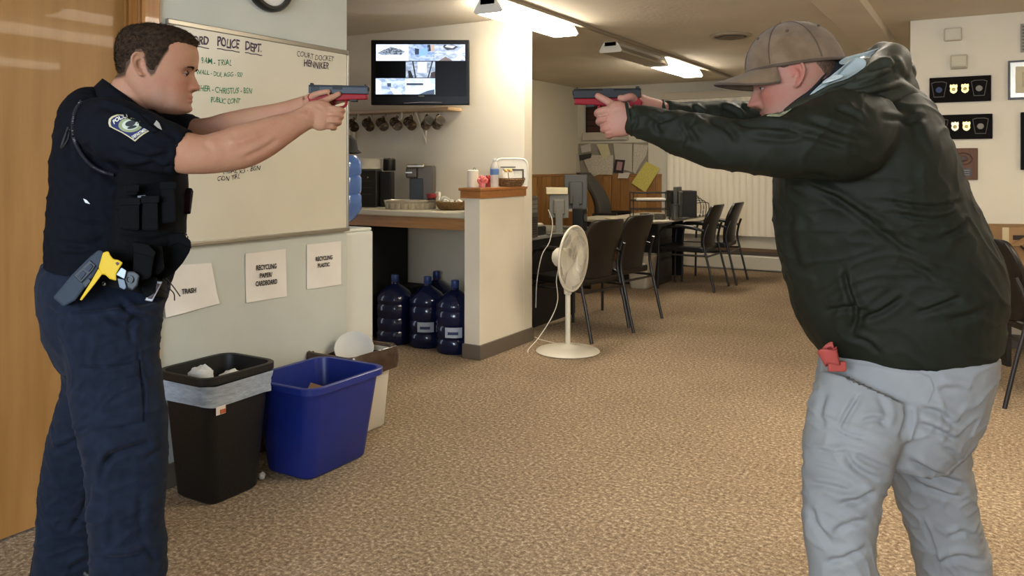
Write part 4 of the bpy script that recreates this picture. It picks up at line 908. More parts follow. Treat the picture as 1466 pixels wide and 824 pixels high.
for (y0, y1, lb, b1, b2, x0, x1) in ((110, 146, 'upper black plaque with two gold badges and two dark patches', m_gold, m_gold, 1331, 1419), (164, 199, 'lower black plaque with a silver and a gold badge between patches', m_sil, m_gold, 1333, 1421)):
    o, a_, b_ = wbox('badge_plaque', lb, 'plaque', x0, y0, x1, y1, .03, m_blk, .004, 'black badge plaques on the right wall')
    for fx, mm in ((-.2, b1), (.17, b2)):
        t = MB().prism([(a_ * fx + p[0] * .028, b_ * .52 + p[1] * .035) for p in shield], -.036, -.0305, 'y').build('badge', mm, o, bevel=.002)
        MB().lathe([(.001, 0), (.013, 0), (.011, .003), (.001, .004)], 16, M=Matrix.Translation((a_ * fx, -.036, b_ * .5)) @ Matrix.Rotation(PI / 2, 4, 'X')).build('seal', mat('seal_bronze', '8E7A48', .4, .8), t)
    for fx in (-.68, .62):
        t = MB().prism([(a_ * fx + p[0] * .052, b_ * .52 + p[1] * .058) for p in trap], -.034, -.0305, 'y').build('patch', mat('patch_rim', '57524A', .7), o)
        MB().prism([(a_ * fx + p[0] * .047, b_ * .52 + p[1] * .053) for p in trap], -.0352, -.034, 'y').build('patch_field', mat('patch_dark', '141210', .85, spec=.1), t)
        MB().lathe([(.001, 0), (.022, 0), (.02, .002), (.001, .002)], 18, M=Matrix.Translation((a_ * fx, -.0355, b_ * .5)) @ Matrix.Rotation(PI / 2, 4, 'X')).build('seal', mat('patch_seal_%d' % (y0 + int(fx * 10)), {110 - 6: '2E3A5E'}.get(y0 + int(fx * 10), '7C766A'), .6), t)
o, a_, b_ = wbox('award_plaque', 'brown wooden award plaque below the badge plaques', 'plaque', 1359, 212, 1400, 257, .02, wood('walnut', '4E3018', '603C20', .6, (14, 14, 1), .0, 4), .004)
MB().tube([(.055 * math.cos(a), -.021, b_ * .66 + .042 * math.sin(a)) for a in np.linspace(0, 2 * PI, 24, endpoint=False)], .004, 6, closed=True).build('emblem', mat('emblem_dark', '3A2417', .5), o, smooth=60)
MB().sphere((0, -.02, b_ * .66), .03, 12, 8, (1, .15, .7)).build('emblem', mat('emblem_dark', '3A2417', .5), o)
MB().box(-.06, .05, -.023, -.02, b_ * .1, b_ * .36).build('nameplate', mat('nameplate', '17120E', .4), o)
for k in range(3): MB().box(-.05, .04, -.0236, -.023, b_ * (.15 + .07 * k), b_ * (.165 + .07 * k)).build('engraved_line', mat('engraved', '8A7A5A', .5), o)
o, a_, b_ = wbox('picture_frame', 'silver picture frame with a pale mat on the right wall', 'picture', 1443, 86, 1500, 142, .02, mat('frame_edge', '2E2A25', .4), .002)
MB().box(-a_ + .012, a_ - .012, -.026, -.02, .012, b_ - .012).build('moulding', mat('frame_silver', '9A988E', .3, .6), o, bevel=.003); MB().box(-a_ + .045, a_ - .045, -.028, -.026, .045, b_ - .045).build('mat_board', mat('mat_cream', 'BDB292', .7), o); MB().box(-a_ + .085, a_ - .085, -.029, -.028, .085, b_ - .085).build('print', mat('print_tan', 'A89C7E', .6), o)
o, a_, b_ = wbox('dark_frame', 'dark-edged frame at the right edge of the picture below the silver frame', 'picture', 1461, 160, 1530, 243, .035, mat('frame_navy', '0B0C10', .7, spec=.15), .003)
MB().box(-a_ + .03, a_ - .03, -.037, -.035, .03, b_ - .03).build('print', mat('print_dim', '4A4A48', .5), o)
o, a_, b_ = wbox('wall_vent', 'grey louvred wall vent at the top right corner of the picture', 'vent', 1461, 33, 1500, 74, .015, mat('vent_grey', '8E8674', .5), .003)
for k in range(8): MB().box(-a_ + .01, a_ - .01, -.02, -.015, b_ * (.06 + k * .115), b_ * (.12 + k * .115)).build('louvre', mat('vent_slot', '5E584A', .5), o)
# boxes behind the right chair
m_cb = mat('cardboard_tan', '8E6E4A', .85, hex2='977650', scale=5); m_cb2 = mat('cardboard_brown', '7E5F3E', .85)
q = Pd(1474, 380, 5.35)
o = thing('cardboard_box', 'open cardboard box with printed arrow on top of the stack at right', 'box', (q.x, q.y, .655), YAW - .1)
def cbox(o, hw, hd, h, flaps=True, m=m_cb):
    t = .004
    for x0, x1, y0, y1, z0, z1 in ((-hw, hw, -hd, -hd + t, 0, h), (-hw, hw, hd - t, hd, 0, h), (-hw, -hw + t, -hd + t, hd - t, 0, h), (hw - t, hw, -hd + t, hd - t, 0, h), (-hw + t, hw - t, -hd + t, hd - t, 0, t)): MB().box(x0, x1, y0, y1, z0, z1).build('side_panel', m, o)
    if flaps:
        MB().box(-hw, hw, 0, .13, 0, .004).build('flap', m_cb2, o); f = o.children[-1]; f.location = (0, hd, h); f.rotation_euler.x = 1.15
        MB().box(-.004, 0, -hd, hd, 0, .1).build('flap', m, o); f = o.children[-1]; f.location = (-hw, 0, h); f.rotation_euler.y = -.5
        MB().box(-hw, hw, 0, .004, -.13, 0).build('flap', m, o); f = o.children[-1]; f.location = (0, -hd - .004, h); f.rotation_euler.x = -.12
    else: MB().box(-hw, hw, -hd, hd, h, h + .004).build('lid', m, o)
cbox(o, .26, .17, .25)
MB().tube(smoothpath([(-.16, -.178, .15), (-.11, -.179, .10), (-.05, -.179, .09), (.0, -.178, .11)], 4), .005, 6).build('printed_curve', mat('print_ink', '2A221A', .7), o)
MB().box(-.19, -.1, -.1755, -.1735, .17, .2).build('printed_mark', mat('print_ink', '2A221A', .7), o)
MB().box(-.255, -.215, -.1745, -.1725, .0, .25).build('tape', mat('tape', 'B5A684', .3), o)
o2 = thing('cardboard_box', 'closed cardboard box beneath the open one at right', 'box', (q.x + .03, q.y + .02, .402), YAW - .1); cbox(o2, .24, .17, .248, False, mat('cardboard_red', '8A5E40', .85))
o3 = thing('low_stand', 'low dark stand carrying the cardboard boxes', 'stand', (q.x + .03, q.y + .02, 0), YAW - .1); MB().box(-.26, .26, -.17, .17, .36, .401).build('top', m_dk, o3, bevel=.004)
for sx in (-1, 1): MB().box(sx * .24 - .015, sx * .24 + .015, -.16, .16, 0, .359).build('leg', m_dk, o3)
o = MB().box(-.10, .10, -.06, .06, 0, .10).build('paper_ream', mat('ream_white', 'CFCAC0', .6), bevel=.003); o.location = (.36, 5.50, .466); tag(o, 'white paper bundle on the seat of the right guest chair', 'paper')
# ================================================================== PEOPLE: tools
class Fig:
    """a standing figure frame: x = along the picture, y = away from the camera, z = up, origin on the floor"""
    def __init__(s, px, d0, label):
        s.d0 = d0; s.x0 = (px - CX) / F * d0
        p = room(s.x0, d0, 0)
        s.root = thing('person', label, 'person', p, YAW)
    def Q(s, px, py, dy=0.0):
        d = s.d0 + dy; return Vector(((px - CX) / F * d - s.x0, dy, H - (py - CY) / F * d))
    def px(s, co):
        d = s.d0 + co[:, 1]; return np.stack([CX + F * (co[:, 0] + s.x0) / d, CY - F * (co[:, 2] - H) / d], 1)
    def eye(s): return Vector((-s.x0, -s.d0, H))
    def ray(s, px, py): return (s.Q(px, py, 0) - s.eye()).normalized()
    def m(s, p, dy=0): return p * (s.d0 + dy) / F
    def loft(s, mb, secs, n=36, sub=6, e=2.0, endcap=True, flat=None):
        """secs: (px, py, dy, half width in picture px, half depth m)"""
        S = smoothpath(secs, sub); pts = [s.Q(q[0], q[1], q[2]) for q in S]
        vs = []; m_ = len(pts)
        for k, c in enumerate(pts):
            T = (pts[min(k + 1, m_ - 1)] - pts[max(k - 1, 0)]).normalized()
            B = s.ray(S[k][0], CY); B = (B - T * B.dot(T)).normalized(); N = B.cross(T)
            rn, rb = s.m(S[k][3], S[k][2]), S[k][4]
            for i in range(n):
                a = 2 * PI * i / n; ca, sa = math.cos(a), math.sin(a)
                ca = math.copysign(abs(ca) ** (2 / e), ca); sa = math.copysign(abs(sa) ** (2 / e), sa)
                vs.append(c + N * rn * ca + B * rb * sa)
        fs = [(k * n + i, k * n + (i + 1) % n, (k + 1) * n + (i + 1) % n, (k + 1) * n + i) for k in range(m_ - 1) for i in range(n)]
        fs += [tuple(range(n - 1, -1, -1)), tuple(range((m_ - 1) * n, m_ * n))]
        mb.add(vs, fs)
    def chain(s, mb, pts, r, n=12, sub=5):
        """rounded finger-like tube through (px, py, dy) with radii in m"""
        rs = r if isinstance(r, (list, tuple)) else [r] * len(pts)
        S = smoothpath([tuple(s.Q(*p)) + (q,) for p, q in zip(pts, rs)], sub)
        P3 = [Vector(q[:3]) for q in S]; R = [q[3] for q in S]
        mb.tube(P3, R, n)
        for k in (0, -1): mb.sphere(P3[k], R[k] * .99, 12, 8)
def fuse(mb, voxel, it=4, fac=.5):
    me = bpy.data.meshes.new('tmp'); me.from_pydata([tuple(v) for v in mb.v], [], mb.f); me.validate()
    bm = bmesh.new(); bm.from_mesh(me); bmesh.ops.recalc_face_normals(bm, faces=bm.faces); bm.to_mesh(me); bm.free()
    o = bpy.data.objects.new('tmp', me); COL.objects.link(o)
    r = o.modifiers.new('r', 'REMESH'); r.mode = 'VOXEL'; r.voxel_size = voxel
    sm = o.modifiers.new('s', 'SMOOTH'); sm.factor = fac; sm.iterations = it
    dg = bpy.context.evaluated_depsgraph_get(); dg.update()
    out = bpy.data.meshes.new_from_object(o.evaluated_get(dg)); bpy.data.objects.remove(o); bpy.data.meshes.remove(me)
    return out
def getco(me):
    a = np.empty(len(me.vertices) * 3); me.vertices.foreach_get('co', a); return a.reshape(-1, 3)
def getno(me):
    a = np.empty(len(me.vertices) * 3); me.vertices.foreach_get('normal', a); return a.reshape(-1, 3)
def putco(me, a): me.vertices.foreach_set('co', a.ravel()); me.update()
def folds(fig, me, strokes, noise_amp=.003, nscale=7, fine=.0012, ridge=0):
    """press folds into cloth along strokes (points, width px, depth m)"""
    co = getco(me); no = getno(me); P = fig.px(co)
    view = co - np.array(fig.eye()); view /= np.linalg.norm(view, axis=1)[:, None]
    face = np.clip(-(no * view).sum(1) * 2.2, 0, 1)
    disp = np.zeros(len(co))
    for pts, wd, dep in strokes:
        S = np.array(smoothpath(pts, 5)); best = np.full(len(co), 1e9); side = np.zeros(len(co)); tt = np.zeros(len(co)); n = len(S) - 1
        lo = S.min(0) - wd * 5; hi = S.max(0) + wd * 5
        idx = np.where((P[:, 0] > lo[0]) & (P[:, 0] < hi[0]) & (P[:, 1] > lo[1]) & (P[:, 1] < hi[1]))[0]
        if not len(idx): continue
        p = P[idx]; b = np.full(len(idx), 1e9); sd = np.zeros(len(idx)); t_ = np.zeros(len(idx))
        for k in range(n):
            a0, a1 = S[k], S[k + 1]; d = a1 - a0; L2 = (d * d).sum() + 1e-9
            u = np.clip(((p - a0) @ d) / L2, 0, 1); q = p - (a0 + u[:, None] * d); ds = np.sqrt((q * q).sum(1))
            mk = ds < b; b[mk] = ds[mk]; sd[mk] = np.sign(d[0] * q[mk, 1] - d[1] * q[mk, 0]); t_[mk] = (k + u[mk]) / n
        s_ = b * sd
        taper = np.clip(np.sin(np.pi * np.clip(t_, .02, .98)) * 1.6, 0, 1)
        g = -np.exp(-(s_ / wd) ** 2) + .75 * np.exp(-((s_ + 1.9 * wd) / (1.25 * wd)) ** 2) + .25 * np.exp(-((s_ - 1.9 * wd) / (1.3 * wd)) ** 2)
        disp[idx] += dep * g * taper * face[idx]
    nz = np.array([noise.noise(Vector(c) * nscale) for c in co[::1]]) if noise_amp else 0
    disp += noise_amp * (np.abs(nz) * -2 + .5) if noise_amp else 0
    if fine:
        f2 = np.array([noise.noise(Vector((c[0] * 38, c[1] * 38, c[2] * 30))) for c in co]); disp += fine * f2
    if ridge:
        r_ = np.array([1 - 2 * abs(noise.noise(Vector((c[0] * 9 + 3 * noise.noise(Vector(c) * 4), c[1] * 9, c[2] * 20 + 4 * noise.noise(Vector(c) * 3))))) for c in co]); disp += ridge * (np.clip(r_, 0, 1) ** 3 - .3)
    putco(me, co + no * disp[:, None])
def as_obj(me, name, m, parent, smooth=True):
    me.materials.clear()
    if m: me.materials.append(m)
    if smooth: me.shade_smooth()
    o = bpy.data.objects.new(name, me); COL.objects.link(o); o.parent = parent; return o
def bvh_of(*objs):
    vs, fs = [], []
    for o in objs:
        n = len(vs); vs += [v.co.copy() for v in o.data.vertices]; fs += [tuple(i + n for i in p.vertices) for p in o.data.polygons]
    return BVHTree.FromPolygons(vs, fs)
def hit(fig, bvh, px, py, off=.0015, default=-.1):
    e = fig.eye(); d = fig.ray(px, py); h = bvh.ray_cast(e, d)
    return (h[0] - d * off) if h[0] is not None else fig.Q(px, py, default)
def decal(fig, bvh, poly, name, m, off=.0015, thick=.0012, rings=8, n=56, parent=None):
    c = np.mean(poly, 0); B = []
    P = [np.array(p, float) for p in poly]; L_ = [np.linalg.norm(P[(i + 1) % len(P)] - P[i]) for i in range(len(P))]; tot = sum(L_)
    for i in range(len(P)):
        k = max(1, round(n * L_[i] / tot))
        for j in range(k): B.append(P[i] + (P[(i + 1) % len(P)] - P[i]) * j / k)
    N = len(B); vs = [hit(fig, bvh, *c, off + thick)]; fs = []
    for r in range(1, rings + 1):
        for b in B: q = c + (b - c) * r / rings; vs.append(hit(fig, bvh, q[0], q[1], off + thick))
    for i in range(N): fs.append((0, 1 + i, 1 + (i + 1) % N))
    for r in range(rings - 1):
        for i in range(N): a = 1 + r * N; fs.append((a + i, a + N + i, a + N + (i + 1) % N, a + (i + 1) % N))
    base = len(vs)                                   # skirt gives the patch its thickness
    for b in B: vs.append(hit(fig, bvh, b[0], b[1], -.001))
    a = 1 + (rings - 1) * N
    for i in range(N): fs.append((a + i, base + i, base + (i + 1) % N, a + (i + 1) % N))
    return MB().add(vs, fs).build(name, m, parent or fig.root, smooth=50)
def tube_on(fig, bvh, pts, r, name, m, off=.002, parent=None, sub=5):
    S = smoothpath(pts, sub); return MB().tube([hit(fig, bvh, p[0], p[1], off) for p in S], r, 6).build(name, m, parent or fig.root, smooth=60)
def text_decal(fig, bvh, txt, a, b, hpx, name, m, off=.003, bold=.02, parent=None, arc=0):
    vs, fs = text_mesh(txt, bold); x0 = min(v.x for v in vs); x1 = max(v.x for v in vs); y0 = min(v.y for v in vs); y1 = max(v.y for v in vs)
    a = np.array(a, float); b = np.array(b, float); r = b - a; up = np.array([r[1], -r[0]]); up /= np.linalg.norm(up)
    out = []
    for v in vs:
        u = (v.x - x0) / (x1 - x0); w_ = (v.y - y0) / (y1 - y0); q = a + r * u + up * (w_ * hpx + arc * 4 * u * (1 - u))
        out.append(hit(fig, bvh, q[0], q[1], off))
    return MB().add(out, fs).build(name, m, parent or fig.root, fix=False)
def slab(fig, poly, dy0, dy1, name, m, parent=None, bevel=.003):
    """closed prism: outline in picture px, from depth dy0 (near) to dy1"""
    n = len(poly); vs = [fig.Q(p[0], p[1], dy0) for p in poly] + [fig.Q(p[0], p[1], dy1) for p in poly]
    fs = [tuple(range(n)), tuple(reversed(range(n, 2 * n)))] + [(i, n + i, n + (i + 1) % n, (i + 1) % n) for i in range(n)]
    return MB().add(vs, fs).build(name, m, parent or fig.root, bevel=bevel)
# ------------------------------------------------------------------ a head
PROF = [  # u, front, back, half width
    (.00, .20, .02, .05), (.015, .30, -.03, .13), (.05, .355, -.10, .20), (.10, .372, -.18, .245), (.16, .365, -.25, .278), (.22, .362, -.31, .30), (.30, .362, -.375, .322), (.40, .358, -.425, .345),
    (.48, .350, -.450, .358), (.55, .378, -.465, .364), (.60, .398, -.472, .367), (.68, .402, -.478, .370), (.76, .385, -.470, .362), (.84, .335, -.435, .335), (.91, .255, -.365, .285), (.96, .16, -.27, .21), (.985, .08, -.18, .14), (1.0, -.03, -.07, .02)]
def prof_at(u):
    us = [p[0] for p in PROF]; return [float(np.interp(u, us, [p[k] for p in PROF])) for k in (1, 2, 3)]
def gs(v, c, s): return math.exp(-((v - c) / s) ** 2)
def head_grid(nu=84, nt=110, feat=True, grow=None, noser=1.0):
    """rows of points in head units (height 1, chin at z=0, ear line at x=0, facing +x)"""
    G = []
    for i in range(nu + 1):
        u = i / nu; u = u * u * (3 - 2 * u) * .35 + u * .65
        f, b, w_ = prof_at(u)
        # smooth the profile a little
        f2, b2, w2 = prof_at(min(1, u + .02)); f3, b3, w3 = prof_at(max(0, u - .02)); f, b, w_ = (f * 2 + f2 + f3) / 4, (b * 2 + b2 + b3) / 4, (w_ * 2 + w2 + w3) / 4
        cx = (f + b) / 2 ; ax = (f - b) / 2; row = []
        for j in range(nt):
            a = 2 * PI * j / nt; ca, sa = math.cos(a), math.sin(a)
            e = 2.25 if ca > 0 else 2.1
            x = cx + ax * math.copysign(abs(ca) ** (2 / e), ca); y = w_ * math.copysign(abs(sa) ** (2 / e), sa)
            if ca > 0 and u < .5: y *= 1 - .10 * (1 - u / .5) * ca     # jaw narrows to the chin
            z = u
            if feat and ca > 0:
                yy = abs(y)
                nz = 0
                if .27 < u < .56:
                    t = (.56 - u) / .24; A = .135 * noser * min(1, max(0, t)) ** 1.25 if u > .325 else .135 * noser * max(0, (u - .272) / .053) ** .6
                    wd = .030 + .030 * min(1, max(0, t)); nz += A * math.exp(-(yy / wd) ** 2.2)
                nz += .042 * noser * gs(yy, .062, .030) * gs(u, .325, .030)              # nostril wings
                nz -= .060 * gs(yy, .135, .062) * gs(u, .475, .040)                      # sockets
                nz += .018 * gs(yy, .130, .085) * gs(u, .558, .028)                      # brow ridge
                nz += .030 * gs(yy, .138, .046) * gs(u, .478, .024)                      # lids
                nz -= .016 * gs(yy, .138, .050) * gs(u, .468, .0055)                     # eye slit
                nz += .020 * gs(yy, .215, .07) * gs(u, .385, .05)                        # cheekbone
                nz += .022 * gs(yy, 0, .085) * gs(u, .218, .017) + .022 * gs(yy, 0, .075) * gs(u, .170, .017)
                nz -= .022 * gs(yy, 0, .10) * gs(u, .195, .007)
                nz -= .016 * gs(yy, 0, .08) * gs(u, .130, .020) + .006 * gs(yy, 0, .016) * gs(u, .255, .025)
                nz += .028 * gs(yy, 0, .10) * gs(u, .065, .045)
                nz -= .010 * gs(yy, .115, .03) * gs(u, .24, .06)                         # smile fold
                x += nz * ca ** .5
            if grow: 
                ang = math.degrees(math.atan2(abs(y), x - cx)); g_ = grow(u, ang, x, y)
                nn = Vector(((x - cx) / max(ax, .05) ** 2, y / max(w_, .05) ** 2, (u - .55) * 3.2)).normalized(); x += nn.x * g_; y += nn.y * g_; z += nn.z * g_
            row.append((x, y, z))
        G.append(row)
    return G
def head_matrix(fig, px, py, dy, size, pitch, yaw, left=False, roll=0):
    """ear-line point (u=.5) goes to the pixel; pitch bows the head forward, yaw turns the face to the camera"""
    o = fig.Q(px, py, dy); yaw -= math.degrees(math.atan(abs(px - CX) / F))     # yaw as seen from the camera's side
    M = Matrix.Translation(o)
    if left: M = M @ Matrix.Scale(-1, 4, (1, 0, 0))
    M = M @ Matrix.Rotation(-math.radians(yaw), 4, 'Z') @ Matrix.Rotation(math.radians(pitch), 4, 'Y') @ Matrix.Rotation(math.radians(roll), 4, 'X')
    return M @ Matrix.Scale(size, 4) @ Matrix.Translation((0, 0, -.5))
def add_grid(mb, G, M):
    n = len(G[0]); vs = [M @ Vector(p) for r in G for p in r]
    fs = [(k * n + i, k * n + (i + 1) % n, (k + 1) * n + (i + 1) % n, (k + 1) * n + i) for k in range(len(G) - 1) for i in range(n)]
    fs += [tuple(range(n - 1, -1, -1)), tuple(range((len(G) - 1) * n, len(G) * n))]
    mb.add(vs, fs)
def add_ear(mb, M, side, ex=-.045):
    """side -1 = towards the camera"""
    E = M @ Matrix.Translation((ex, side * .352, .50)) @ Matrix.Rotation(side * math.radians(-18), 4, 'Z') @ Matrix.Rotation(math.radians(-8), 4, 'Y')
    def q(p): return E @ Vector(p)
    helix = [(.055, 0, -.02), (.05, side * .012, .055), (.022, side * .028, .108), (-.03, side * .036, .122), (-.072, side * .040, .085), (-.082, side * .040, .02), (-.062, side * .034, -.045), (-.028, side * .024, -.095), (.015, side * .014, -.125), (.04, side * .004, -.105)]
    mb.tube([q(tuple(p)) for p in smoothpath(helix, 5)], .0036, 8)
    anti = [(.0, side * .018, .06), (-.035, side * .026, .05), (-.048, side * .026, .0), (-.03, side * .020, -.05), (.0, side * .014, -.062)]
    mb.tube([q(tuple(p)) for p in smoothpath(anti, 4)], .0034, 8)
    g = []
    k = [Vector(p) for p in smoothpath(helix, 3)]; c = Vector((-.012, side * .004, -.0))
    vs = [q(c)] + [q(p) for p in k] + [q(c + Vector((0, -side * .03, 0)))] + [q(p + Vector((0, -side * .03, 0))) for p in k]; n = len(k)
    fs = [(0, 1 + i, 1 + (i + 1) % n) for i in range(n)] + [(n + 1, n + 2 + (i + 1) % n, n + 2 + i) for i in range(n)] + [(1 + i, n + 2 + i, n + 2 + (i + 1) % n, 1 + (i + 1) % n) for i in range(n)]
    mb.add(vs, fs)
    mb.sphere(q((-.005, side * .016, -.108)), .0062, 10, 8)
    mb.sphere(q((.045, side * .004, -.01)), .0065, 10, 8)
def srgb3(h): return np.array(srgb(h)[:3])
def paint_skin(me, M, base='C08A72', red='B05A4C', lips='9A4A42', shade='8A6A5E', cheek=.5, stubble=.25, ex=-.045):
    """skin colour: lips, flush, shaved beard; plus shade painted into mouth line, eye slits and nostrils"""
    co = getco(me); Mi = np.array(M.inverted()); L_ = (np.c_[co, np.ones(len(co))] @ Mi.T)[:, :3]
    x, y, u = L_[:, 0], np.abs(L_[:, 1]), L_[:, 2]
    isf = (x > -.1) & (u > -.12) & (u < 1.1) & (np.abs(L_[:, 1]) < .5) & (x < .7)
    c = np.tile(srgb3(base), (len(co), 1))
    nzv = np.array([noise.noise(Vector(p) * 30) * .5 + noise.noise(Vector(p) * 90) * .3 for p in co])
    def mixc(c, col, w_): w_ = np.clip(w_, 0, 1)[:, None]; return c * (1 - w_) + srgb3(col) * w_
    c = mixc(c, red, .16 + .50 * nzv)
    G = lambda v, a, b: np.exp(-((v - a) / b) ** 2)
    f = isf.astype(float)
    c = mixc(c, red, f * cheek * (G(y, .2, .12) * G(u, .36, .10) + .9 * G(y, 0, .09) * G(u, .33, .06) * (x > .36)))
    c = mixc(c, red, f * .75 * (G(x, ex, .09) * (y > .36) * G(u, .5, .13)))
    c = mixc(c, shade, f * stubble * (u < .27) * (x > -.02) * np.clip((.27 - u) * 12, 0, 1))
    c = mixc(c, lips, f * .8 * G(u, .195, .030) * G(y, 0, .095) * (x > .33))
    c = mixc(c, '5A3228', f * .55 * G(u, .195, .006) * G(y, 0, .095) * (x > .33))  # shade painted into the groove between the lips
    c = mixc(c, '4A2A22', f * .7 * G(u, .468, .009) * G(y, .138, .045) * (x > .2))  # shade painted along the eye slits
    c = mixc(c, '3A1F1A', f * .7 * G(u, .292, .010) * G(y, .045, .022) * (x > .36))  # nostril hollows painted as dark shade
    a = me.attributes.new('tint', 'FLOAT_COLOR', 'POINT'); a.data.foreach_set('color', np.c_[c, np.ones(len(co))].ravel().astype(np.float32))
def skin_mat(name):
    m = mat(name, 'C08A72', .55, attr='tint', bump=.3, bscale=420, spec=.25)
    b = m.node_tree.nodes['Principled BSDF']; b.inputs['Subsurface Weight'].default_value = .05; b.inputs['Subsurface Radius'].default_value = (1, .3, .15); b.inputs['Subsurface Scale'].default_value = .006
    return m
def cloth(name, a, b, rough=.8, bs=900, bump=.25, sheen=.1, scale=30):
    return mat(name, a, rough, hex2=b, scale=scale, bump=bump, bscale=bs, sheen=sheen, spec=.12)
def pistol(fig, A, B, dy, yaw_deg=0, red='8E1E26', left=False, label='', ln=.186, slide_top='3A4048'):
    """A = px of the slide's rear top corner, B = px of its muzzle top corner; sizes in metres scaled to fit"""
    a = fig.Q(A[0], A[1], dy); b = fig.Q(B[0], B[1], dy); L_ = (b - a).length; s = L_ / ln
    X = (b - a).normalized(); Y = Vector((0, 1, 0)); Z = X.cross(Y); Z = Z if Z.z > 0 else -Z
    M = Matrix(((X.x, Y.x, Z.x, a.x), (X.y, Y.y, Z.y, a.y), (X.z, Y.z, Z.z, a.z), (0, 0, 0, 1))) @ Matrix.Scale(s, 4)
    world = fig.root.matrix_basis @ M
    t = thing('training_pistol', label, 'pistol', (0, 0, 0)); base = world @ Vector((.05, 0, -.14)); t.location = base
    MM = Matrix.Translation(-base) @ world
    def put(mb, name, m, bev=.0015, par=None, sm=None):
        mb.v = [tuple(MM @ Vector(p)) for p in mb.v]; return mb.build(name, m, par or t, bevel=bev, smooth=sm)
    m_sl = mat('slide_steel_' + slide_top, slide_top, .5, .1, spec=.25); m_fr = mat('frame_red_' + red, red, .55, spec=.2); m_b = bl_m
    sl = MB(); sl.prism([(-.0125, -.026), (.0125, -.026), (.0125, -.006), (.009, 0), (-.009, 0), (-.0125, -.006)], 0, .184, 'x')
    sl = put(sl, 'slide', m_sl)
    for k in range(6): put(MB().box(.008 + k * .0045, .0105 + k * .0045, -.0132, .0132, -.024, -.004), 'serration', m_b, 0, sl)
    put(MB().box(.075, .105, -.0131, .0, -.014, -.0002), 'ejection_port', m_b, 0, sl)
    put(MB().tube([(.18, 0, -.0105), (.1865, 0, -.0105)], .0065, 14), 'barrel', m_b, 0)
    put(MB().box(.004, .012, -.008, .008, 0, .0055), 'rear_sight', m_b, .0005); put(MB().box(.172, .176, -.002, .002, 0, .005), 'front_sight', m_b, .0005)
    fr = MB(); fr.prism([(.004, -.0265), (.182, -.0265), (.182, -.042), (.112, -.046), (.100, -.048), (.062, -.048), (.056, -.058), (.052, -.090), (.052, -.124), (.016, -.128), (.012, -.120), (.014, -.080), (.002, -.052), (-.004, -.038)], -.0125, .0125, 'y')
    put(fr, 'frame', m_fr, .003)
    tg = [(.112, 0, -.044), (.116, 0, -.054), (.111, 0, -.064), (.098, 0, -.069), (.078, 0, -.069), (.056, 0, -.066)]
    put(MB().tube([tuple(p) for p in smoothpath(tg, 5)], .0042, 8), 'trigger_guard', m_fr, 0, sm=60)
    put(MB().tube([tuple(p) for p in smoothpath([(.074, 0, -.046), (.076, 0, -.054), (.072, 0, -.062)], 4)], .003, 6), 'trigger', m_fr, 0, sm=60)
    put(MB().box(.128, .150, -.011, .011, -.050, -.043), 'rail', m_b, .001)
    return t
# ================================================================== THE OFFICER
OF = Fig(155, 2.3, 'officer in dark navy uniform facing right, aiming a red-framed pistol with both hands')
Q = OF.Q
NS, FS_ = -.20, .19      # depth of near and far shoulder
HM = head_matrix(OF, 229, 99, -.01, .250, 5, 13)
body = MB()
add_grid(body, head_grid(noser=.74), HM); add_ear(body, HM, -1, -.125); add_ear(body, HM, 1, -.125)
OF.loft(body, [(166, 175, 0, 36, .075), (180, 155, -.01, 35, .066), (194, 136, -.01, 35, .064), (205, 118, -.01, 34, .064), (212, 100, -.01, 28, .06)], e=2)   # neck
OF.loft(body, [(165, 165, 0, 40, .11), (168, 200, 0, 50, .12), (168, 260, 0, 54, .10), (160, 330, 0, 52, .09), (155, 400, 0, 50, .09), (152, 450, 0, 46, .09)])
for sg, pts in ((-1, [(158, 440, -.06, 34, .05), (172, 580, -.11, 28, .05), (180, 640, -.12, 27, .05), (184, 780, -.12, 22, .045), (182, 880, -.13, 16, .035)]), (1, [(150, 440, .06, 34, .05), (146, 560, .11, 26, .05), (122, 650, .13, 27, .05), (105, 780, .14, 22, .045), (98, 872, .15, 16, .035)])):
    OF.loft(body, pts)
# near arm (its right): shoulder -> elbow -> wrist
OF.loft(body, [(172, 195, NS, 26, .05), (225, 208, NS - .01, 29, .052), (262, 218, -.20, 30, .052), (290, 221, -.185, 28, .049), (318, 217, -.165, 29.5, .047), (345, 210, -.145, 31.5, .047), (372, 200, -.12, 29, .043), (400, 187, -.095, 23.5, .036), (422, 177, -.072, 18.5, .030), (440, 168, -.055, 17, .024), (452, 165, -.045, 18, .020)], e=2.1)
# far arm
OF.loft(body, [(190, 190, FS_, 26, .05), (240, 190, .17, 26, .048), (275, 190, .155, 21, .044), (300, 188, .14, 20, .042), (330, 180, .115, 20, .042), (360, 172, .09, 18, .038), (395, 163, .06, 15, .032), (420, 156, .04, 14, .026), (440, 150, .02, 14, .022)], e=2.1)
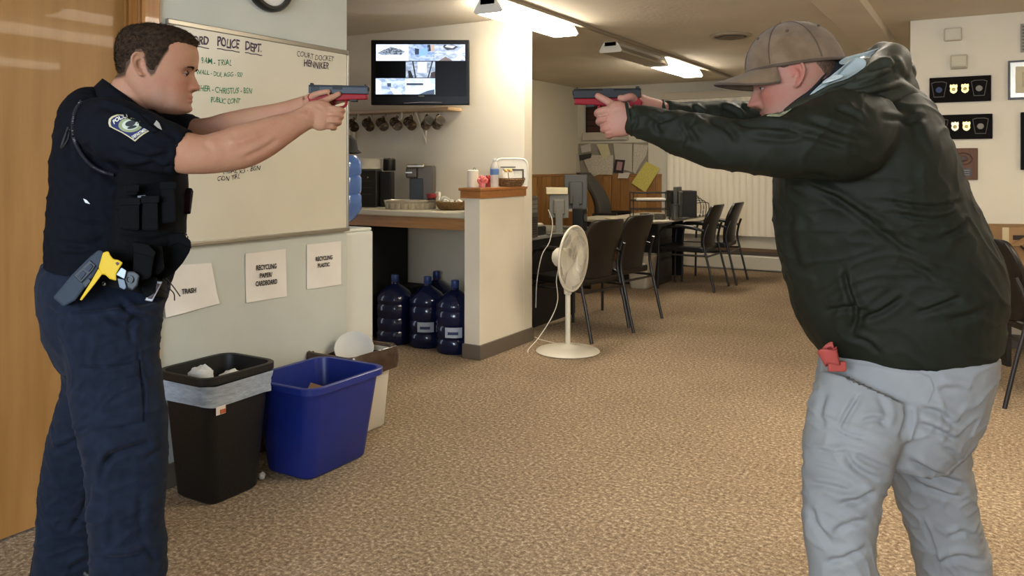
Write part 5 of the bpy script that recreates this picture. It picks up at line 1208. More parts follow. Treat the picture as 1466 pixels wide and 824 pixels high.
# near hand: palm, four fingers curling round the front of the grip, thumb along the frame
g0 = -.0            # gun plane
OF.loft(body, [(438, 168, -.052, 17, .020), (448, 165, -.048, 20.5, .021), (458, 165, -.045, 22, .020), (467, 166, -.042, 20.5, .017), (473, 167, -.040, 16, .012)], e=2.6)
for pts, r in (([(463, 154, -.045), (478, 155.5, -.046), (488, 157.5, -.036), (491, 159, -.014), (488, 160, .012)], [.0096, .0090, .0084, .0080, .0074]),
               ([(464, 163, -.047), (477, 164, -.049), (486.5, 166, -.038), (489, 167.5, -.014), (486, 168, .014)], [.0102, .0094, .0086, .0081, .0076]),
               ([(462, 172.5, -.046), (474, 173, -.047), (483.5, 174.5, -.036), (485.5, 176, -.012), (482, 177, .014)], [.0100, .0094, .0088, .0080, .0074]),
               ([(459, 180, -.042), (469, 181, -.042), (477.5, 182, -.032), (479, 183.5, -.012), (475, 184, .008)], [.0090, .0084, .0078, .0072, .0066])):
    OF.chain(body, pts, r)
OF.chain(body, [(443, 158, -.046), (454, 150, -.040), (464, 144.5, -.031), (475, 139.5, -.024), (485, 134.5, -.020)], [.0135, .0120, .0098, .0090, .0080])
# far hand: holds the grip; web at the back, thumb on top, fingers under the near ones
OF.loft(body, [(440, 150, .015, 14, .022), (448, 150, .022, 17, .022), (458, 158, .026, 19, .017), (468, 164, .026, 17, .012)], e=2.4)
OF.chain(body, [(440, 148, .004), (446, 139, -.006), (453, 135, -.016), (461, 132.5, -.021), (470, 131, -.020)], [.0135, .0115, .0096, .0088, .0078])
for dyy in (0, 9, 18): OF.chain(body, [(463, 158 + dyy, .034), (478, 157 + dyy, .032), (482, 159 + dyy, .014), (478, 161 + dyy, -.012), (468, 162 + dyy, -.022)], [.009, .0085, .008, .0075, .007])
OF.chain(body, [(465, 150, .032), (480, 146, .026), (494, 142.5, .019), (505, 141, .0165)], [.0092, .0085, .0078, .007])
bm_ = fuse(body, .0030, 3, .5)
# knuckles, tendons and creases on the near hand and forearm
folds(OF, bm_, [([(470, 155.5), (489, 157)], 1.3, .0022), ([(470, 166), (488, 168)], 1.3, .0022), ([(467, 176.5), (484, 178)], 1.3, .0022), ([(452, 152), (464, 157)], 2, .0018), ([(445, 152), (438, 160)], 2, .0015),
               ([(325, 205), (350, 200), (385, 186)], 5, -.0035), ([(345, 228), (375, 214), (400, 198)], 4, .0028), ([(430, 160), (440, 155)], 2, .0015), ([(424, 168), (440, 168)], 2.2, .0015), ([(290, 205), (306, 215)], 5, .002),
               ([(236, 120), (240, 140), (236, 155)], 7, .0018)], 0, 7, .0006)
paint_skin(bm_, HM, base='9E765C', red='9A5C4C', cheek=.45, stubble=.30, ex=-.125)
skin1 = skin_mat('skin_fair')
def fade(me, M, col, hl, w0=.07):
    co = getco(me); Mi = np.array(M.inverted()); L_ = (np.c_[co, np.ones(len(co))] @ Mi.T)[:, :3]
    a = me.attributes['tint']; c = np.empty(len(co) * 4, np.float32); a.data.foreach_get('color', c); c = c.reshape(-1, 4)
    for i in np.where((L_[:, 2] > .2) & (L_[:, 2] < 1.1) & (np.abs(L_[:, 0]) < .7) & (np.abs(L_[:, 1]) < .45))[0]:
        x, y, u = L_[i]; an = math.degrees(math.atan2(abs(y), x + .04)); 
        if an < 60: continue
        k = max(0, min(1, (u - hl(an) + w0) / w0)) * .95
        if abs(y) > .372 and 88 < an < 122: k = 0
        c[i, :3] = c[i, :3] * (1 - k) + srgb3(col) * k
    a.data.foreach_set('color', c.ravel())
def hairline(a):   # a = angle from the front
    return float(np.interp(a, [0, 45, 56, 64, 72, 78, 84, 91, 97, 103, 114, 122, 135, 180], [.79, .785, .755, .66, .54, .43, .40, .45, .58, .64, .62, .50, .38, .34]))
fade(bm_, HM, '3E2C1F', hairline, .035)
BODY1 = as_obj(bm_, 'body', skin1, OF.root)
# eyes, brows
def eyes(fig, M, hair, sz=1, dark='2A1C14'):
    for sd in (-1, 1):
        c = M @ Vector((.272, sd * .136, .466)); R3 = M.to_3x3().normalized(); d = (R3 @ Vector((1, sd * .12, -.04))).normalized(); R_ = .0122
        e = MB(); e.sphere(c, R_, 20, 14); eo = e.build('eye', mat('eye_white', '9C8F88', .25), fig.root, smooth=60)
        i = MB(); i.sphere(c + d * .0066, .0064, 14, 10); i.build('iris', mat('iris_brown', dark, .15), eo, smooth=60)
        for z0, z1, nm in ((.04, 1.0, 'upper_eyelid'), (-1.0, -.38, 'lower_eyelid')):     # narrowed lids
            g = []
            for ii in range(9):
                zz = z0 + (z1 - z0) * ii / 8; row = []
                for jj in range(17):
                    a = math.radians(-100 + 200 * jj / 16); zc = zz if abs(zz) == 1 else zz * (1 - .0 * jj)
                    sag = (.22 * (a / 1.75) ** 2) * (-1 if z0 > 0 else 1) * (1 - abs(zz)); zc = max(-1, min(1, zz + sag)); rr_ = math.sqrt(max(0, 1 - zc * zc))
                    row.append(c + R3 @ Vector((rr_ * math.cos(a), rr_ * math.sin(a), zc)) * R_ * 1.13)
                g.append(row)
            MB().surf(g).build(nm, mat('eyelid_skin', '8E6450', .5), eo, smooth=60)
            if z0 > 0: MB().tube([p + (p - c) * .03 for p in g[0]], .0008, 5).build('lash_line', mat('lash_dark', '1E130E', .7), eo)
def brow(fig, bvh_m, M, m, side=-1):
    mb = MB(); rnd = random.Random(5)
    for k in range(300):
        t = rnd.random(); y = side * (.055 + .15 * t); z = .530 + .016 * math.sin(t * 2.6) + rnd.uniform(-.012, .012) * (1 - .5 * t)
        o = M @ Vector((.8, y, z)); d = ((M @ Vector((0, y * .9, z))) - o).normalized(); h = bvh_m.ray_cast(o, d)
        if h[0] is None: continue
        p = h[0] - d * .001; s_ = (M.to_3x3() @ Vector((-.2 * t, side * (.6 + t), .25 - .7 * t))).normalized() * .007
        w_ = (M.to_3x3() @ Vector((0, 0, 1))).normalized() * .0008
        mb.add([p - w_, p + w_, p + s_ - d * .0012], [(0, 1, 2)])
    mb.build('eyebrow', m, fig.root, fix=False)
eyes(OF, HM, None)
m_hair = mat('hair_dark_brown', '20160F', .75, hex2='3A2A1C', scale=90, stretch=(1, 1, 1), bump=.9, bscale=260, spec=.15)
bv = bvh_of(BODY1); 
for sd in (-1, 1): brow(OF, bv, HM, m_hair, sd)
def ss(v): v = max(0, min(1, v)); return v * v * (3 - 2 * v)
def grow1(u, a, x, y):
    k = ss((u - hairline(a) - .0 * ss((a - 58) / 15)) / .12 + .40)
    th = .011 + .030 * ss((u - .72) / .2) * (1 if a < 120 else .6) + .020 * ss((u - .74) / .1) * ss((50 - a) / 40)
    th *= .55 + .45 * ss((u - .42) / .3)
    return -.020 + k * (th + .02)
hb = MB(); add_grid(hb, head_grid(110, 150, False, grow1), HM)
hm_ = bpy.data.meshes.new('hair'); hm_.from_pydata([tuple(v) for v in hb.v], [], hb.f)
co = getco(hm_); no = getno(hm_); Li = HM.inverted()
dd = np.array([noise.noise(Vector((v[0] * 55, v[1] * 170, v[2] * 120))) * .0020 + noise.noise(Vector((v[0] * 30, v[1] * 30, v[2] * 30))) * .0016 for v in co]); putco(hm_, co + no * dd[:, None])
HAIR1 = as_obj(hm_, 'hair', m_hair, OF.root)
def strands(fig, obj, bvh_body, M, n, length, m, seed=2, name='hair_strands', fwd=(1, 0, .35), keep=None):
    me = obj.data; rnd = random.Random(seed); mb = MB(); polys = me.polygons; N = len(polys); c3 = M.to_3x3(); k = 0; tries = 0; Mi = M.inverted()
    while k < n and tries < n * 6:
        tries += 1; p = polys[rnd.randrange(N)]; c = p.center; nr = p.normal
        L_ = Mi @ c
        h = bvh_body.find_nearest(c)
        if h[0] is None or (c - h[0]).dot(h[1]) < .0012: continue
        if keep and not keep(L_): continue
        dr = (c3 @ Vector(fwd)).normalized(); dr = (dr - nr * dr.dot(nr)); dr = (dr.normalized() * .8 + nr * rnd.uniform(.15, .6) + Vector([rnd.uniform(-.3, .3) for _ in range(3)])).normalized()
        l = length * rnd.uniform(.5, 1.1); sd = dr.cross(nr).normalized() * .00045
        a = c - nr * .001; mid = a + dr * l * .5 + nr * .0004
        mb.add([a - sd, a + sd, mid + sd * .8, mid - sd * .8, a + dr * l], [(0, 1, 2, 3), (3, 2, 4)]); k += 1
    o = mb.build(name, m, fig.root, fix=False); o['kind'] = 'stuff'; return o
strands(OF, HAIR1, bv, HM, 14000, .010, m_hair, keep=lambda L_: True)
# ------------------------------------------------------------------ uniform shirt
m_shirt = cloth('uniform_navy', '07090F', '0A0D15', .85, 1100, .3, .0, 50)
sh_ = MB()
OF.loft(sh_, [(160, 142, 0, 30, .085), (150, 158, 0, 52, .14), (150, 180, 0, 66, .19), (160, 205, 0, 80, .205), (168, 235, 0, 86, .19), (171, 265, 0, 87, .178), (168, 300, 0, 88, .17), (165, 335, 0, 88, .168), (163, 362, 0, 87, .168), (158, 385, 0, 84, .165), (155, 400, 0, 80, .16)], e=2.3)
OF.loft(sh_, [(135, 175, -.15, 34, .07), (165, 186, NS, 46, .078), (195, 198, NS - .005, 44, .080), (222, 208, -.205, 40, .076), (245, 214, -.20, 36, .070), (258, 217, -.198, 34, .066), (264, 218.5, -.197, 33.5, .064)], e=2.1)
OF.loft(sh_, [(160, 175, .13, 34, .07), (195, 182, FS_, 34, .075), (225, 184, .185, 30, .07), (255, 185, .17, 25, .062), (276, 186, .158, 20, .055), (281, 186.5, .155, 19, .053)], e=2.1)
sm1 = fuse(sh_, .0052, 6, .5)
folds(OF, sm1, [([(150, 228), (190, 240), (235, 230)], 5, .008), ([(165, 212), (210, 226), (250, 216)], 4, .006), ([(120, 205), (140, 235), (165, 256), (200, 262)], 7, .012), ([(205, 196), (235, 208), (262, 205)], 4, .005),
               ([(215, 232), (235, 240), (247, 236)], 3, .005), ([(105, 175), (98, 200), (100, 235), (112, 262)], 5, .006), ([(80, 362), (110, 366), (145, 360)], 4, .006), ([(80, 345), (120, 352), (150, 345)], 5, .006), ([(140, 150), (175, 160), (205, 172)], 4, .004),
               ([(235, 185), (252, 200), (256, 225)], 4, .004), ([(82, 300), (110, 320), (150, 325)], 6, .005)], .004, 8, .0012, .003)
SHIRT = as_obj(sm1, 'shirt', m_shirt, OF.root)
# collar
cl = MB(); g = []
for i in range(5):
    v = i / 4; row = []
    for j in range(29):
        a = 2 * PI * j / 28; ca, sa = math.cos(a), math.sin(a)
        # lower-back to front-low loop tilted forward
        cx_, cy_ = 174 + 13 * v, 166 - 24 * v
        x = cx_ + (50 - 11 * v) * ca; yv = cy_ + (30 - 1 * v) * ca
        row.append(OF.Q(x, yv, (.115 - .035 * v) * sa))
    g.append(row)
cl.surf(g, (0, 0, .0)); 
cl = MB(); cl.surf(g); o = cl.build('collar', m_shirt, OF.root, smooth=60); md = o.modifiers.new('Solidify', 'SOLIDIFY'); md.thickness = .006; md.offset = 0
bs1 = bvh_of(SHIRT)
decal(OF, bs1, [(172, 150), (196, 160), (214, 178), (226, 186), (218, 190), (196, 178), (176, 164)], 'collar_flap', m_shirt, .004, .003)
# ------------------------------------------------------------------ vest with pouches
m_vest = cloth('vest_black', '050607', '08090B', .8, 700, .5, .0, 40)
vb = MB()
OF.loft(vb, [(205, 215, 0, 50, .155), (212, 240, 0, 52, .180), (213, 275, 0, 52, .182), (210, 310, 0, 53, .18), (207, 340, 0, 54, .178), (204, 362, 0, 52, .172)], e=2.8)
vm = fuse(vb, .006, 4); folds(OF, vm, [([(150, 262), (200, 268), (250, 262)], 3, .004), ([(150, 300), (200, 306), (252, 300)], 3, .004), ([(165, 335), (210, 345), (250, 335)], 4, .006)], .002, 9, .001)
VEST = as_obj(vm, 'vest', m_vest, OF.root)
for poly, a, b in (([(172, 285), (200, 287), (200, 330), (171, 328)], -.222, -.17), ([(204, 282), (226, 284), (227, 330), (203, 330)], -.222, -.17), ([(230, 262), (250, 262), (252, 318), (231, 320)], -.205, -.15), ([(180, 268), (197, 266), (198, 279), (181, 281)], -.21, -.17)):
    p_ = slab(OF, poly, a, b, 'pouch', m_vest, None, .006)
    x0 = min(q[0] for q in poly) - 1; x1 = max(q[0] for q in poly) + 1; y0 = min(q[1] for q in poly) - 2
    slab(OF, [(x0, y0), (x1, y0), (x1, y0 + 10), (x0, y0 + 11)], a - .006, a + .004, 'pouch_flap', m_vest, p_, .002)
slab(OF, [(252, 255), (262, 256), (262, 268), (275, 269), (277, 274), (273, 306), (262, 307), (257, 312), (252, 310)], -.06, -.02, 'body_camera', mat('camera_black', '120E10', .35), None, .003)
slab(OF, [(264, 271), (275, 272), (272, 303), (262, 303)], -.066, -.058, 'camera_face', mat('camera_maroon', '2A1218', .3), None, .002)
slab(OF, [(259, 273), (262, 273), (261, 300), (259, 300)], -.064, -.055, 'camera_clip', mat('clip_silver', '8E8E90', .3, .8), None, .001)
slab(OF, [(224, 172), (229, 170), (231, 184), (226, 184)], -.205, -.198, 'name_pin', mat('pin_white', 'C9C9C4', .4), None, .0005) if False else None
bsv = bvh_of(SHIRT, VEST)
decal(OF, bsv, [(220, 178), (224, 172), (228, 176), (232, 186), (226, 183)], 'collar_pin', mat('pin_white', 'B9BAB6', .35, .5), .004, .001, 3, 12)
decal(OF, bsv, [(119, 284), (124, 286), (129, 292), (122, 290)], 'white_tab', mat('tab_white', 'B8BABB', .6), .003, .001, 3, 12)
decal(OF, bsv, [(197, 280), (208, 279), (209, 282), (197, 283)], 'name_tab', mat('tab_grey', '55565A', .6), .05, .001, 3, 12)
# shoulder patch
m_tan = mat('patch_tan', 'B9AC86', .8, bump=.4, bscale=1500); m_pnavy = mat('patch_navy', '1C2450', .8, bump=.4, bscale=1500)
pp = [(155, 176), (156, 170), (160, 166.5), (168, 163.5), (178, 164), (188, 165), (199, 166.6), (204, 169), (208, 172.5), (213, 179), (218.2, 185), (213, 188), (206, 192), (200, 196.5), (193.3, 202.5), (184, 196), (174.2, 190), (163, 184.5), (156.6, 181)]
PT = decal(OF, bsv, pp, 'shoulder_patch', m_tan, .002, .0015)
PT['label'] = 'tan-bordered navy police shoulder patch with an oval seal'
c_ = np.mean(pp, 0)
decal(OF, bsv, [tuple(c_ + (np.array(p) - c_) * .90) for p in pp], 'patch_field', m_pnavy, .0042, .0008, parent=PT)
def ell(cx, cy, a, b, rot, n=28): r_ = math.radians(rot); return [(cx + a * math.cos(t) * math.cos(r_) - b * math.sin(t) * math.sin(r_), cy + a * math.cos(t) * math.sin(r_) + b * math.sin(t) * math.cos(r_)) for t in np.linspace(0, 2 * PI, n, endpoint=False)]
decal(OF, bsv, ell(186.7, 178.6, 17.2, 10.6, -3), 'seal_rim', mat('seal_olive', '7E8460', .8), .0055, .0006, 5, 28, PT)
decal(OF, bsv, ell(186.7, 178.6, 12.2, 7.4, -3), 'seal_disc', mat('seal_pale', 'A9B0A0', .8), .0066, .0005, 4, 28, PT)
decal(OF, bsv, ell(186.5, 176.6, 7.5, 4, -14), 'seal_emblem', mat('seal_dark', '23272A', .8), .0076, .0004, 3, 20, PT)
decal(OF, bsv, ell(189, 182.0, 7, 2, -14), 'seal_emblem', mat('seal_dark', '23272A', .8), .0076, .0004, 3, 20, PT)
text_decal(OF, bsv, 'POLICE', (163.5, 178), (186, 168.2), 6, 'lettering', mat('patch_letter', 'C9C6B4', .8), .0066, .03, PT, arc=2.6)
text_decal(OF, bsv, 'DEPARTMENT', (190.5, 198.6), (213.2, 184.8), 4.6, 'lettering', mat('patch_letter', 'C9C6B4', .8), .0066, .02, PT)
# radio cord: a coiled cable from the shoulder round to the chest
cp = smoothpath([(117, 145), (108, 160), (105, 178), (106, 196), (112, 212), (121, 226), (133, 238), (148, 246), (163, 250)], 26)
ax = [hit(OF, bsv, p[0], p[1], .006) for p in cp]; co_ = []
for k, p in enumerate(ax):
    T = (ax[min(k + 1, len(ax) - 1)] - ax[max(k - 1, 0)]).normalized(); N = Vector((0, -1, 0)); N = (N - T * N.dot(T)).normalized(); B = T.cross(N)
    for s in range(2): 
        a = (k * 2 + s) * PI / 3.1; co_.append(p + (N * math.cos(a) + B * math.sin(a)) * .0045)
MB().tube(co_, .0017, 5).build('coiled_cord', mat('cord_black', '232329', .35), OF.root, smooth=60)
tube_on(OF, bsv, [(98, 182), (93, 195), (88, 212), (97, 200), (100, 185)], .003, 'mic_strap', bl_m)
# ------------------------------------------------------------------ trousers and belt
m_pant = cloth('trouser_navy', '0F1623', '151D2C', .75, 1000, .3, .04, 40)
tb_ = MB()
OF.loft(tb_, [(155, 384, 0, 84, .165), (152, 405, 0, 86, .17), (148, 430, 0, 84, .178), (148, 460, 0, 78, .178), (152, 490, 0, 72, .165), (158, 515, 0, 62, .14)], e=2.3)
OF.loft(tb_, [(158, 440, -.085, 70, .095), (160, 480, -.09, 65, .095), (163, 520, -.10, 62, .092), (170, 570, -.11, 62, .09), (177, 615, -.12, 59, .086), (181, 660, -.12, 55, .082), (181, 705, -.125, 52, .08), (182, 750, -.125, 50, .08), (184, 790, -.13, 50, .082), (183, 830, -.13, 51, .085), (182, 872, -.13, 50, .085)], e=2.3)
OF.loft(tb_, [(150, 450, .085, 66, .095), (146, 500, .10, 56, .092), (146, 550, .11, 50, .088), (130, 600, .12, 48, .085), (116, 650, .13, 46, .082), (106, 700, .14, 44, .08), (101, 750, .145, 43, .08), (98, 800, .15, 44, .082), (96, 840, .15, 45, .084), (95, 868, .15, 44, .084)], e=2.3)
tm = fuse(tb_, .0055, 5)
folds(OF, tm, [([(150, 452), (175, 462), (205, 455)], 5, .010), ([(170, 430), (190, 450), (212, 458)], 4, .010), ([(195, 445), (185, 470), (190, 492)], 4, .006), ([(112, 526), (150, 527), (196, 520)], 2, .004), ([(198, 492), (199, 520), (206, 560), (205, 604)], 2, .005), ([(130, 616), (165, 612), (205, 604)], 2.2, .004),
              ([(146, 668), (160, 652), (185, 642), (214, 634)], 5, .012), ([(143, 690), (150, 665), (162, 650)], 4, .006), ([(76, 645), (100, 634), (124, 622)], 4, .009), ([(94, 606), (110, 618), (125, 610)], 3, .006), ([(128, 690), (122, 725), (106, 752), (100, 765)], 4, .007), ([(105, 742), (118, 748), (130, 752)], 3, .006),
              ([(205, 660), (220, 648), (232, 640)], 4, .006), ([(140, 800), (175, 800), (215, 792)], 5, .009), ([(95, 815), (115, 806), (132, 796)], 4, .009), ([(200, 780), (215, 790), (222, 806)], 4, .006), ([(66, 440), (85, 452), (105, 455)], 5, .005), ([(125, 470), (122, 520), (120, 560)], 5, .004), ([(155, 730), (160, 760), (156, 800)], 6, .004), ([(205, 700), (200, 740), (205, 770)], 6, .005)], .005, 6, .001, .004)
TR = as_obj(tm, 'trousers', m_pant, OF.root)
bt = bvh_of(TR)
decal(OF, bt, [(118, 527), (160, 527), (198, 521), (202, 560), (205, 603), (165, 611), (131, 614), (124, 570)], 'cargo_pocket', m_pant, .002, .003, 12)
decal(OF, bt, [(114, 522), (160, 522), (199, 515), (200, 536), (160, 543), (116, 543)], 'pocket_flap', m_pant, .006, .002, 8)
m_belt = mat('belt_leather', '050505', .6, bump=.3, bscale=300, spec=.12)
def band_ring(secs, name, m, th=.012, e=2.4):
    """belt: rings given like loft sections, hollow"""
    mb = MB(); OF.loft(mb, secs, 60, 3, e); return mb.build(name, m, OF.root, smooth=50)
bl2 = MB(); n = 72; vs = []; fs = []
for kz, (dy_, gr) in enumerate(((-11, 0), (-11, .008), (11, .008), (11, 0))):
    for i in range(n):
        a = 2 * PI * i / n; ca = math.copysign(abs(math.cos(a)) ** (2 / 2.3), math.cos(a)); sa = math.copysign(abs(math.sin(a)) ** (2 / 2.3), math.sin(a))
        vs.append(OF.Q(153 + (82 + gr * 500) * ca, 397 + 16 * ca + dy_ + (2 if kz > 1 else 0), (.170 + gr) * sa))
fs = [(r * n + i, r * n + (i + 1) % n, ((r + 1) % 4) * n + (i + 1) % n, ((r + 1) % 4) * n + i) for r in range(4) for i in range(n)]
bl2.add(vs, fs).build('duty_belt', m_belt, OF.root, smooth=40)
m_snap = mat('snap_chrome', '9A9A9C', .2, 1)
for px, py in ((92, 377), (89, 388), (149, 406)):
    c = OF.Q(px, py, -.178 if px > 100 else -.135); MB().sphere(c, .006, 14, 10, (1, .5, 1)).build('snap', m_snap, OF.root, smooth=60)
# holstered stun gun (things held by the belt)
def gear(name, label, cat, ref):
    p = OF.root.matrix_basis @ ref; return thing(name, label, cat, p, YAW), ref
def gslab(t, ref, poly, a, b, name, m, bev=.003, par=None):
    o = slab(OF, poly, a, b, name, m, None, bev); o.parent = par or t
    for v in o.data.vertices: v.co -= ref
    return o
ref = OF.Q(91, 439, -.23); HT, hr = gear('stun_gun_holster', 'grey plastic holster tilted on the right hip of the officer', 'holster', ref)
m_hol = mat('holster_grey', '2B323C', .6, hex2='323A45', scale=12, spec=.2); m_hold = mat('holster_dark', '20262E', .5)
gslab(HT, hr, [(75.5, 426), (103, 393), (128, 368), (142, 356.5), (150, 361), (145, 376), (134, 396), (120, 414), (108, 430), (91, 439)], -.245, -.195, 'shell', m_hol, .006)
gslab(HT, hr, [(105, 394), (128, 372), (137, 380), (132, 388), (116, 405)], -.250, -.244, 'window_rim', m_hold, .002)
gslab(HT, hr, [(110, 395), (118, 387), (123, 391), (115, 401)], -.253, -.249, 'window', m_hol, .001); gslab(HT, hr, [(121, 385), (129, 377), (133, 381), (127, 389)], -.253, -.249, 'window', m_hol, .001)
gslab(HT, hr, [(118, 405), (126, 398), (130, 402), (122, 412)], -.251, -.245, 'release_button', m_hold, .001)
ref = OF.Q(150, 429, -.235); SG, sr = gear('stun_gun', 'yellow stun gun with white cartridge seated in the grey hip holster', 'stun gun', ref)
m_yel = mat('plastic_yellow', 'C0A024', .5, spec=.25)
gslab(SG, sr, [(147.5, 361), (155.6, 359), (158, 365), (163, 371), (169, 371.5), (176.5, 375.5), (171, 384), (166.5, 392), (167, 402), (157, 399), (150, 392.5), (145, 393.5), (141, 383)], -.252, -.215, 'grip', m_yel, .004)
gslab(SG, sr, [(141, 384), (146.5, 392), (136.5, 405.6), (117, 430), (114, 429), (132.5, 399)], -.250, -.225, 'lower_frame', m_yel, .002)
gslab(SG, sr, [(165, 376), (168.5, 374.5), (171, 377.5), (167.5, 380)], -.2535, -.251, 'release', mat('dark_red', '3A1414', .4), .0006)
gslab(SG, sr, [(173.8, 382.8), (181, 387), (178, 399), (166.5, 393)], -.252, -.22, 'cartridge', mat('cartridge_white', 'A9B6C2', .4), .002)
gslab(SG, sr, [(168, 398), (178, 400), (181, 411), (178, 414.5), (171, 411)], -.25, -.22, 'battery', mat('battery_grey', '5E6B78', .4), .002)
gslab(SG, sr, [(180, 388), (192, 388), (200, 394), (197, 408), (190, 416), (182, 412), (177, 404)], -.244, -.21, 'retention_clip', mat('clip_grey', '2A3136', .4), .004)
MB().tube([OF.Q(186 + 5 * math.cos(a), 400 + 5 * math.sin(a), -.246) - sr for a in np.linspace(0, 2 * PI, 18, endpoint=False)], .0015, 6, closed=True).build('clip_ring', bl_p, SG, smooth=60)
# front pouches, radio and keys on the belt
def pouch(label, poly, a, b, m=m_vest, flap=None):
    ref = OF.Q(sum(p[0] for p in poly) / len(poly), max(p[1] for p in poly), (a + b) / 2); t, r = gear('belt_pouch', label, 'pouch', ref)
    gslab(t, r, poly, a, b, 'body', m, .008)
    if flap: gslab(t, r, flap, a - .006, b + .002, 'flap', m, .004)
    return t, r
pouch('large black belt pouch at the front of the duty belt', [(238, 338), (258, 334), (272, 345), (273, 358), (262, 376), (248, 392), (236, 399), (226, 392), (228, 362)], -.12, -.03, m_vest, [(238, 336), (258, 332), (273, 344), (274, 356), (254, 348), (236, 356)])
pouch('black magazine pouch on the belt behind the stun gun grip', [(192, 348), (212, 352), (222, 362), (216, 398), (200, 402), (190, 392)], -.225, -.16, m_vest, [(190, 346), (213, 350), (223, 361), (220, 369), (192, 362)])
pouch('black pouch hanging under the duty belt beside the grey clip', [(205, 395), (226, 396), (224, 420), (210, 428), (202, 415)], -.17, -.09)
pouch('small black pouch between the magazine pouch and the large pouch', [(218, 352), (232, 350), (236, 385), (226, 394), (217, 390)], -.19, -.12)
ref = OF.Q(218, 432, -.15); t, r = gear('belt_light', 'dark red belt device in a steel frame at the front hip', 'device', ref)
gslab(t, r, [(220, 401), (233, 403), (218, 432), (207, 430)], -.165, -.145, 'frame', mat('clip_silver', '8E8E90', .3, .8), .002); gslab(t, r, [(222, 405), (229, 406), (217, 428), (211, 427)], -.168, -.164, 'body', mat('camera_maroon', '2A1218', .3), .001)
ref = OF.Q(262, 340, -.09); t, r = gear('key_ring', 'small steel key ring at the front edge of the large pouch', 'key ring', ref)
MB().tube([OF.Q(263 + 6 * math.cos(a), 339 + 5 * math.sin(a), -.09) - r for a in np.linspace(0, 2 * PI, 20, endpoint=False)], .0018, 6, closed=True).build('ring', m_snap, t, smooth=60)
for k in range(3): gslab(t, r, [(268 + k, 344 + 2 * k), (273, 346 + 2 * k), (274, 356 - k), (270, 354)], -.094 + .003 * k, -.092 + .003 * k, 'key', m_snap, .0004)
for pts in ([(233, 399), (242, 412), (249, 420), (250, 430)], [(238, 398), (248, 410), (258, 424)], [(228, 412), (236, 416), (240, 419)]):
    MB().tube([OF.Q(p[0], p[1], -.13) for p in smoothpath(pts, 5)], .0016, 6).build('loose_cord', bl_m, OF.root, smooth=60)
# boots
for (px, dy_) in ((186, -.13), (100, .15)):
    b_ = MB(); c = OF.Q(px, 900, dy_); x = c.x
    b_.prism([(x - .12, .0), (x + .19, 0), (x + .20, .03), (x + .17, .065), (x + .08, .085), (x + .05, .11), (x + .05, .17), (x - .085, .17), (x - .10, .08), (x - .125, .04)], dy_ - .05, dy_ + .05, 'y')
    o = b_.build('boot', mat('boot_black', '0D0C0C', .3), OF.root, bevel=.02, seg=4)
pistol(OF, (443, 121.5), (528.5, 123), -.004, left=False, label='dark-slide pistol with red frame aimed by the officer', red='780E16', slide_top='30343A')
# ================================================================== THE MAN IN THE GREEN JACKET
MN = Fig(1290, 2.0, 'man in olive rain jacket and light grey trousers aiming a pistol to the left')
Q2 = MN.Q
HM2 = head_matrix(MN, 1132, 112, -.0, .240, 13, 4, left=True)
body = MB()
add_grid(body, head_grid(), HM2); add_ear(body, HM2, -1, -.035); add_ear(body, HM2, 1, -.035)
MN.loft(body, [(1220, 165, 0, 60, .085), (1195, 148, 0, 50, .07), (1175, 132, 0, 42, .064), (1155, 115, 0, 36, .062), (1145, 100, 0, 28, .058)], e=2)
MN.loft(body, [(1215, 165, 0, 42, .10), (1240, 210, 0, 60, .11), (1260, 300, 0, 70, .10), (1282, 400, 0, 74, .10), (1290, 480, 0, 66, .10), (1285, 560, 0, 56, .09)])
MN.loft(body, [(1262, 540, -.06, 40, .05), (1222, 640, -.12, 32, .05), (1205, 720, -.14, 30, .055), (1210, 860, -.15, 24, .045), (1212, 985, -.15, 19, .038)])
MN.loft(body, [(1300, 540, .06, 40, .05), (1322, 640, .11, 32, .05), (1345, 720, .13, 30, .055), (1370, 860, .14, 24, .045), (1392, 960, .15, 19, .038)])
MN.loft(body, [(1180, 205, -.2, 32, .05), (1090, 215, -.17, 30, .05), (1000, 205, -.12, 26, .042), (935, 185, -.07, 20, .032), (905, 173, -.048, 19, .026), (893, 172, -.044, 20, .022)])
MN.loft(body, [(1180, 175, .18, 18, .03), (1080, 166, .15, 12, .025), (1000, 163, .09, 9, .022), (960, 158, .062, 9, .022), (940, 153, .04, 11, .022), (915, 147, .018, 13, .022), (905, 145, .012, 14, .02)])
# near (left) hand
MN.loft(body, [(905, 173, -.048, 19, .024), (893, 172, -.047, 24, .023), (881, 170, -.044, 26, .021), (872, 169, -.040, 23, .017), (866, 168, -.038, 18, .012)], e=2.6)
for pts, r in (([(878, 158, -.045), (866, 157.5, -.045), (857, 160, -.034), (855, 163, -.012), (859, 165, .012)], [.0104, .0098, .0092, .0085, .0078]),
               ([(877, 169, -.047), (866, 169.5, -.047), (859, 172, -.036), (857.5, 175, -.012), (862, 177, .012)], [.0106, .0100, .0093, .0086, .008]),
               ([(878, 180, -.046), (870, 181.5, -.046), (864.5, 184, -.034), (864, 186, -.012), (868, 187, .012)], [.0102, .0096, .009, .0083, .0076]),
               ([(881, 190, -.042), (875, 192, -.042), (871, 193.5, -.032), (871, 195, -.012), (874, 195, .006)], [.0092, .0086, .008, .0074, .007])):
    MN.chain(body, pts, r)
MN.chain(body, [(894, 162, -.044), (884, 154, -.040), (874, 147.5, -.032), (864, 142, -.025), (856, 137.5, -.021)], [.0140, .0122, .0104, .0096, .0086])
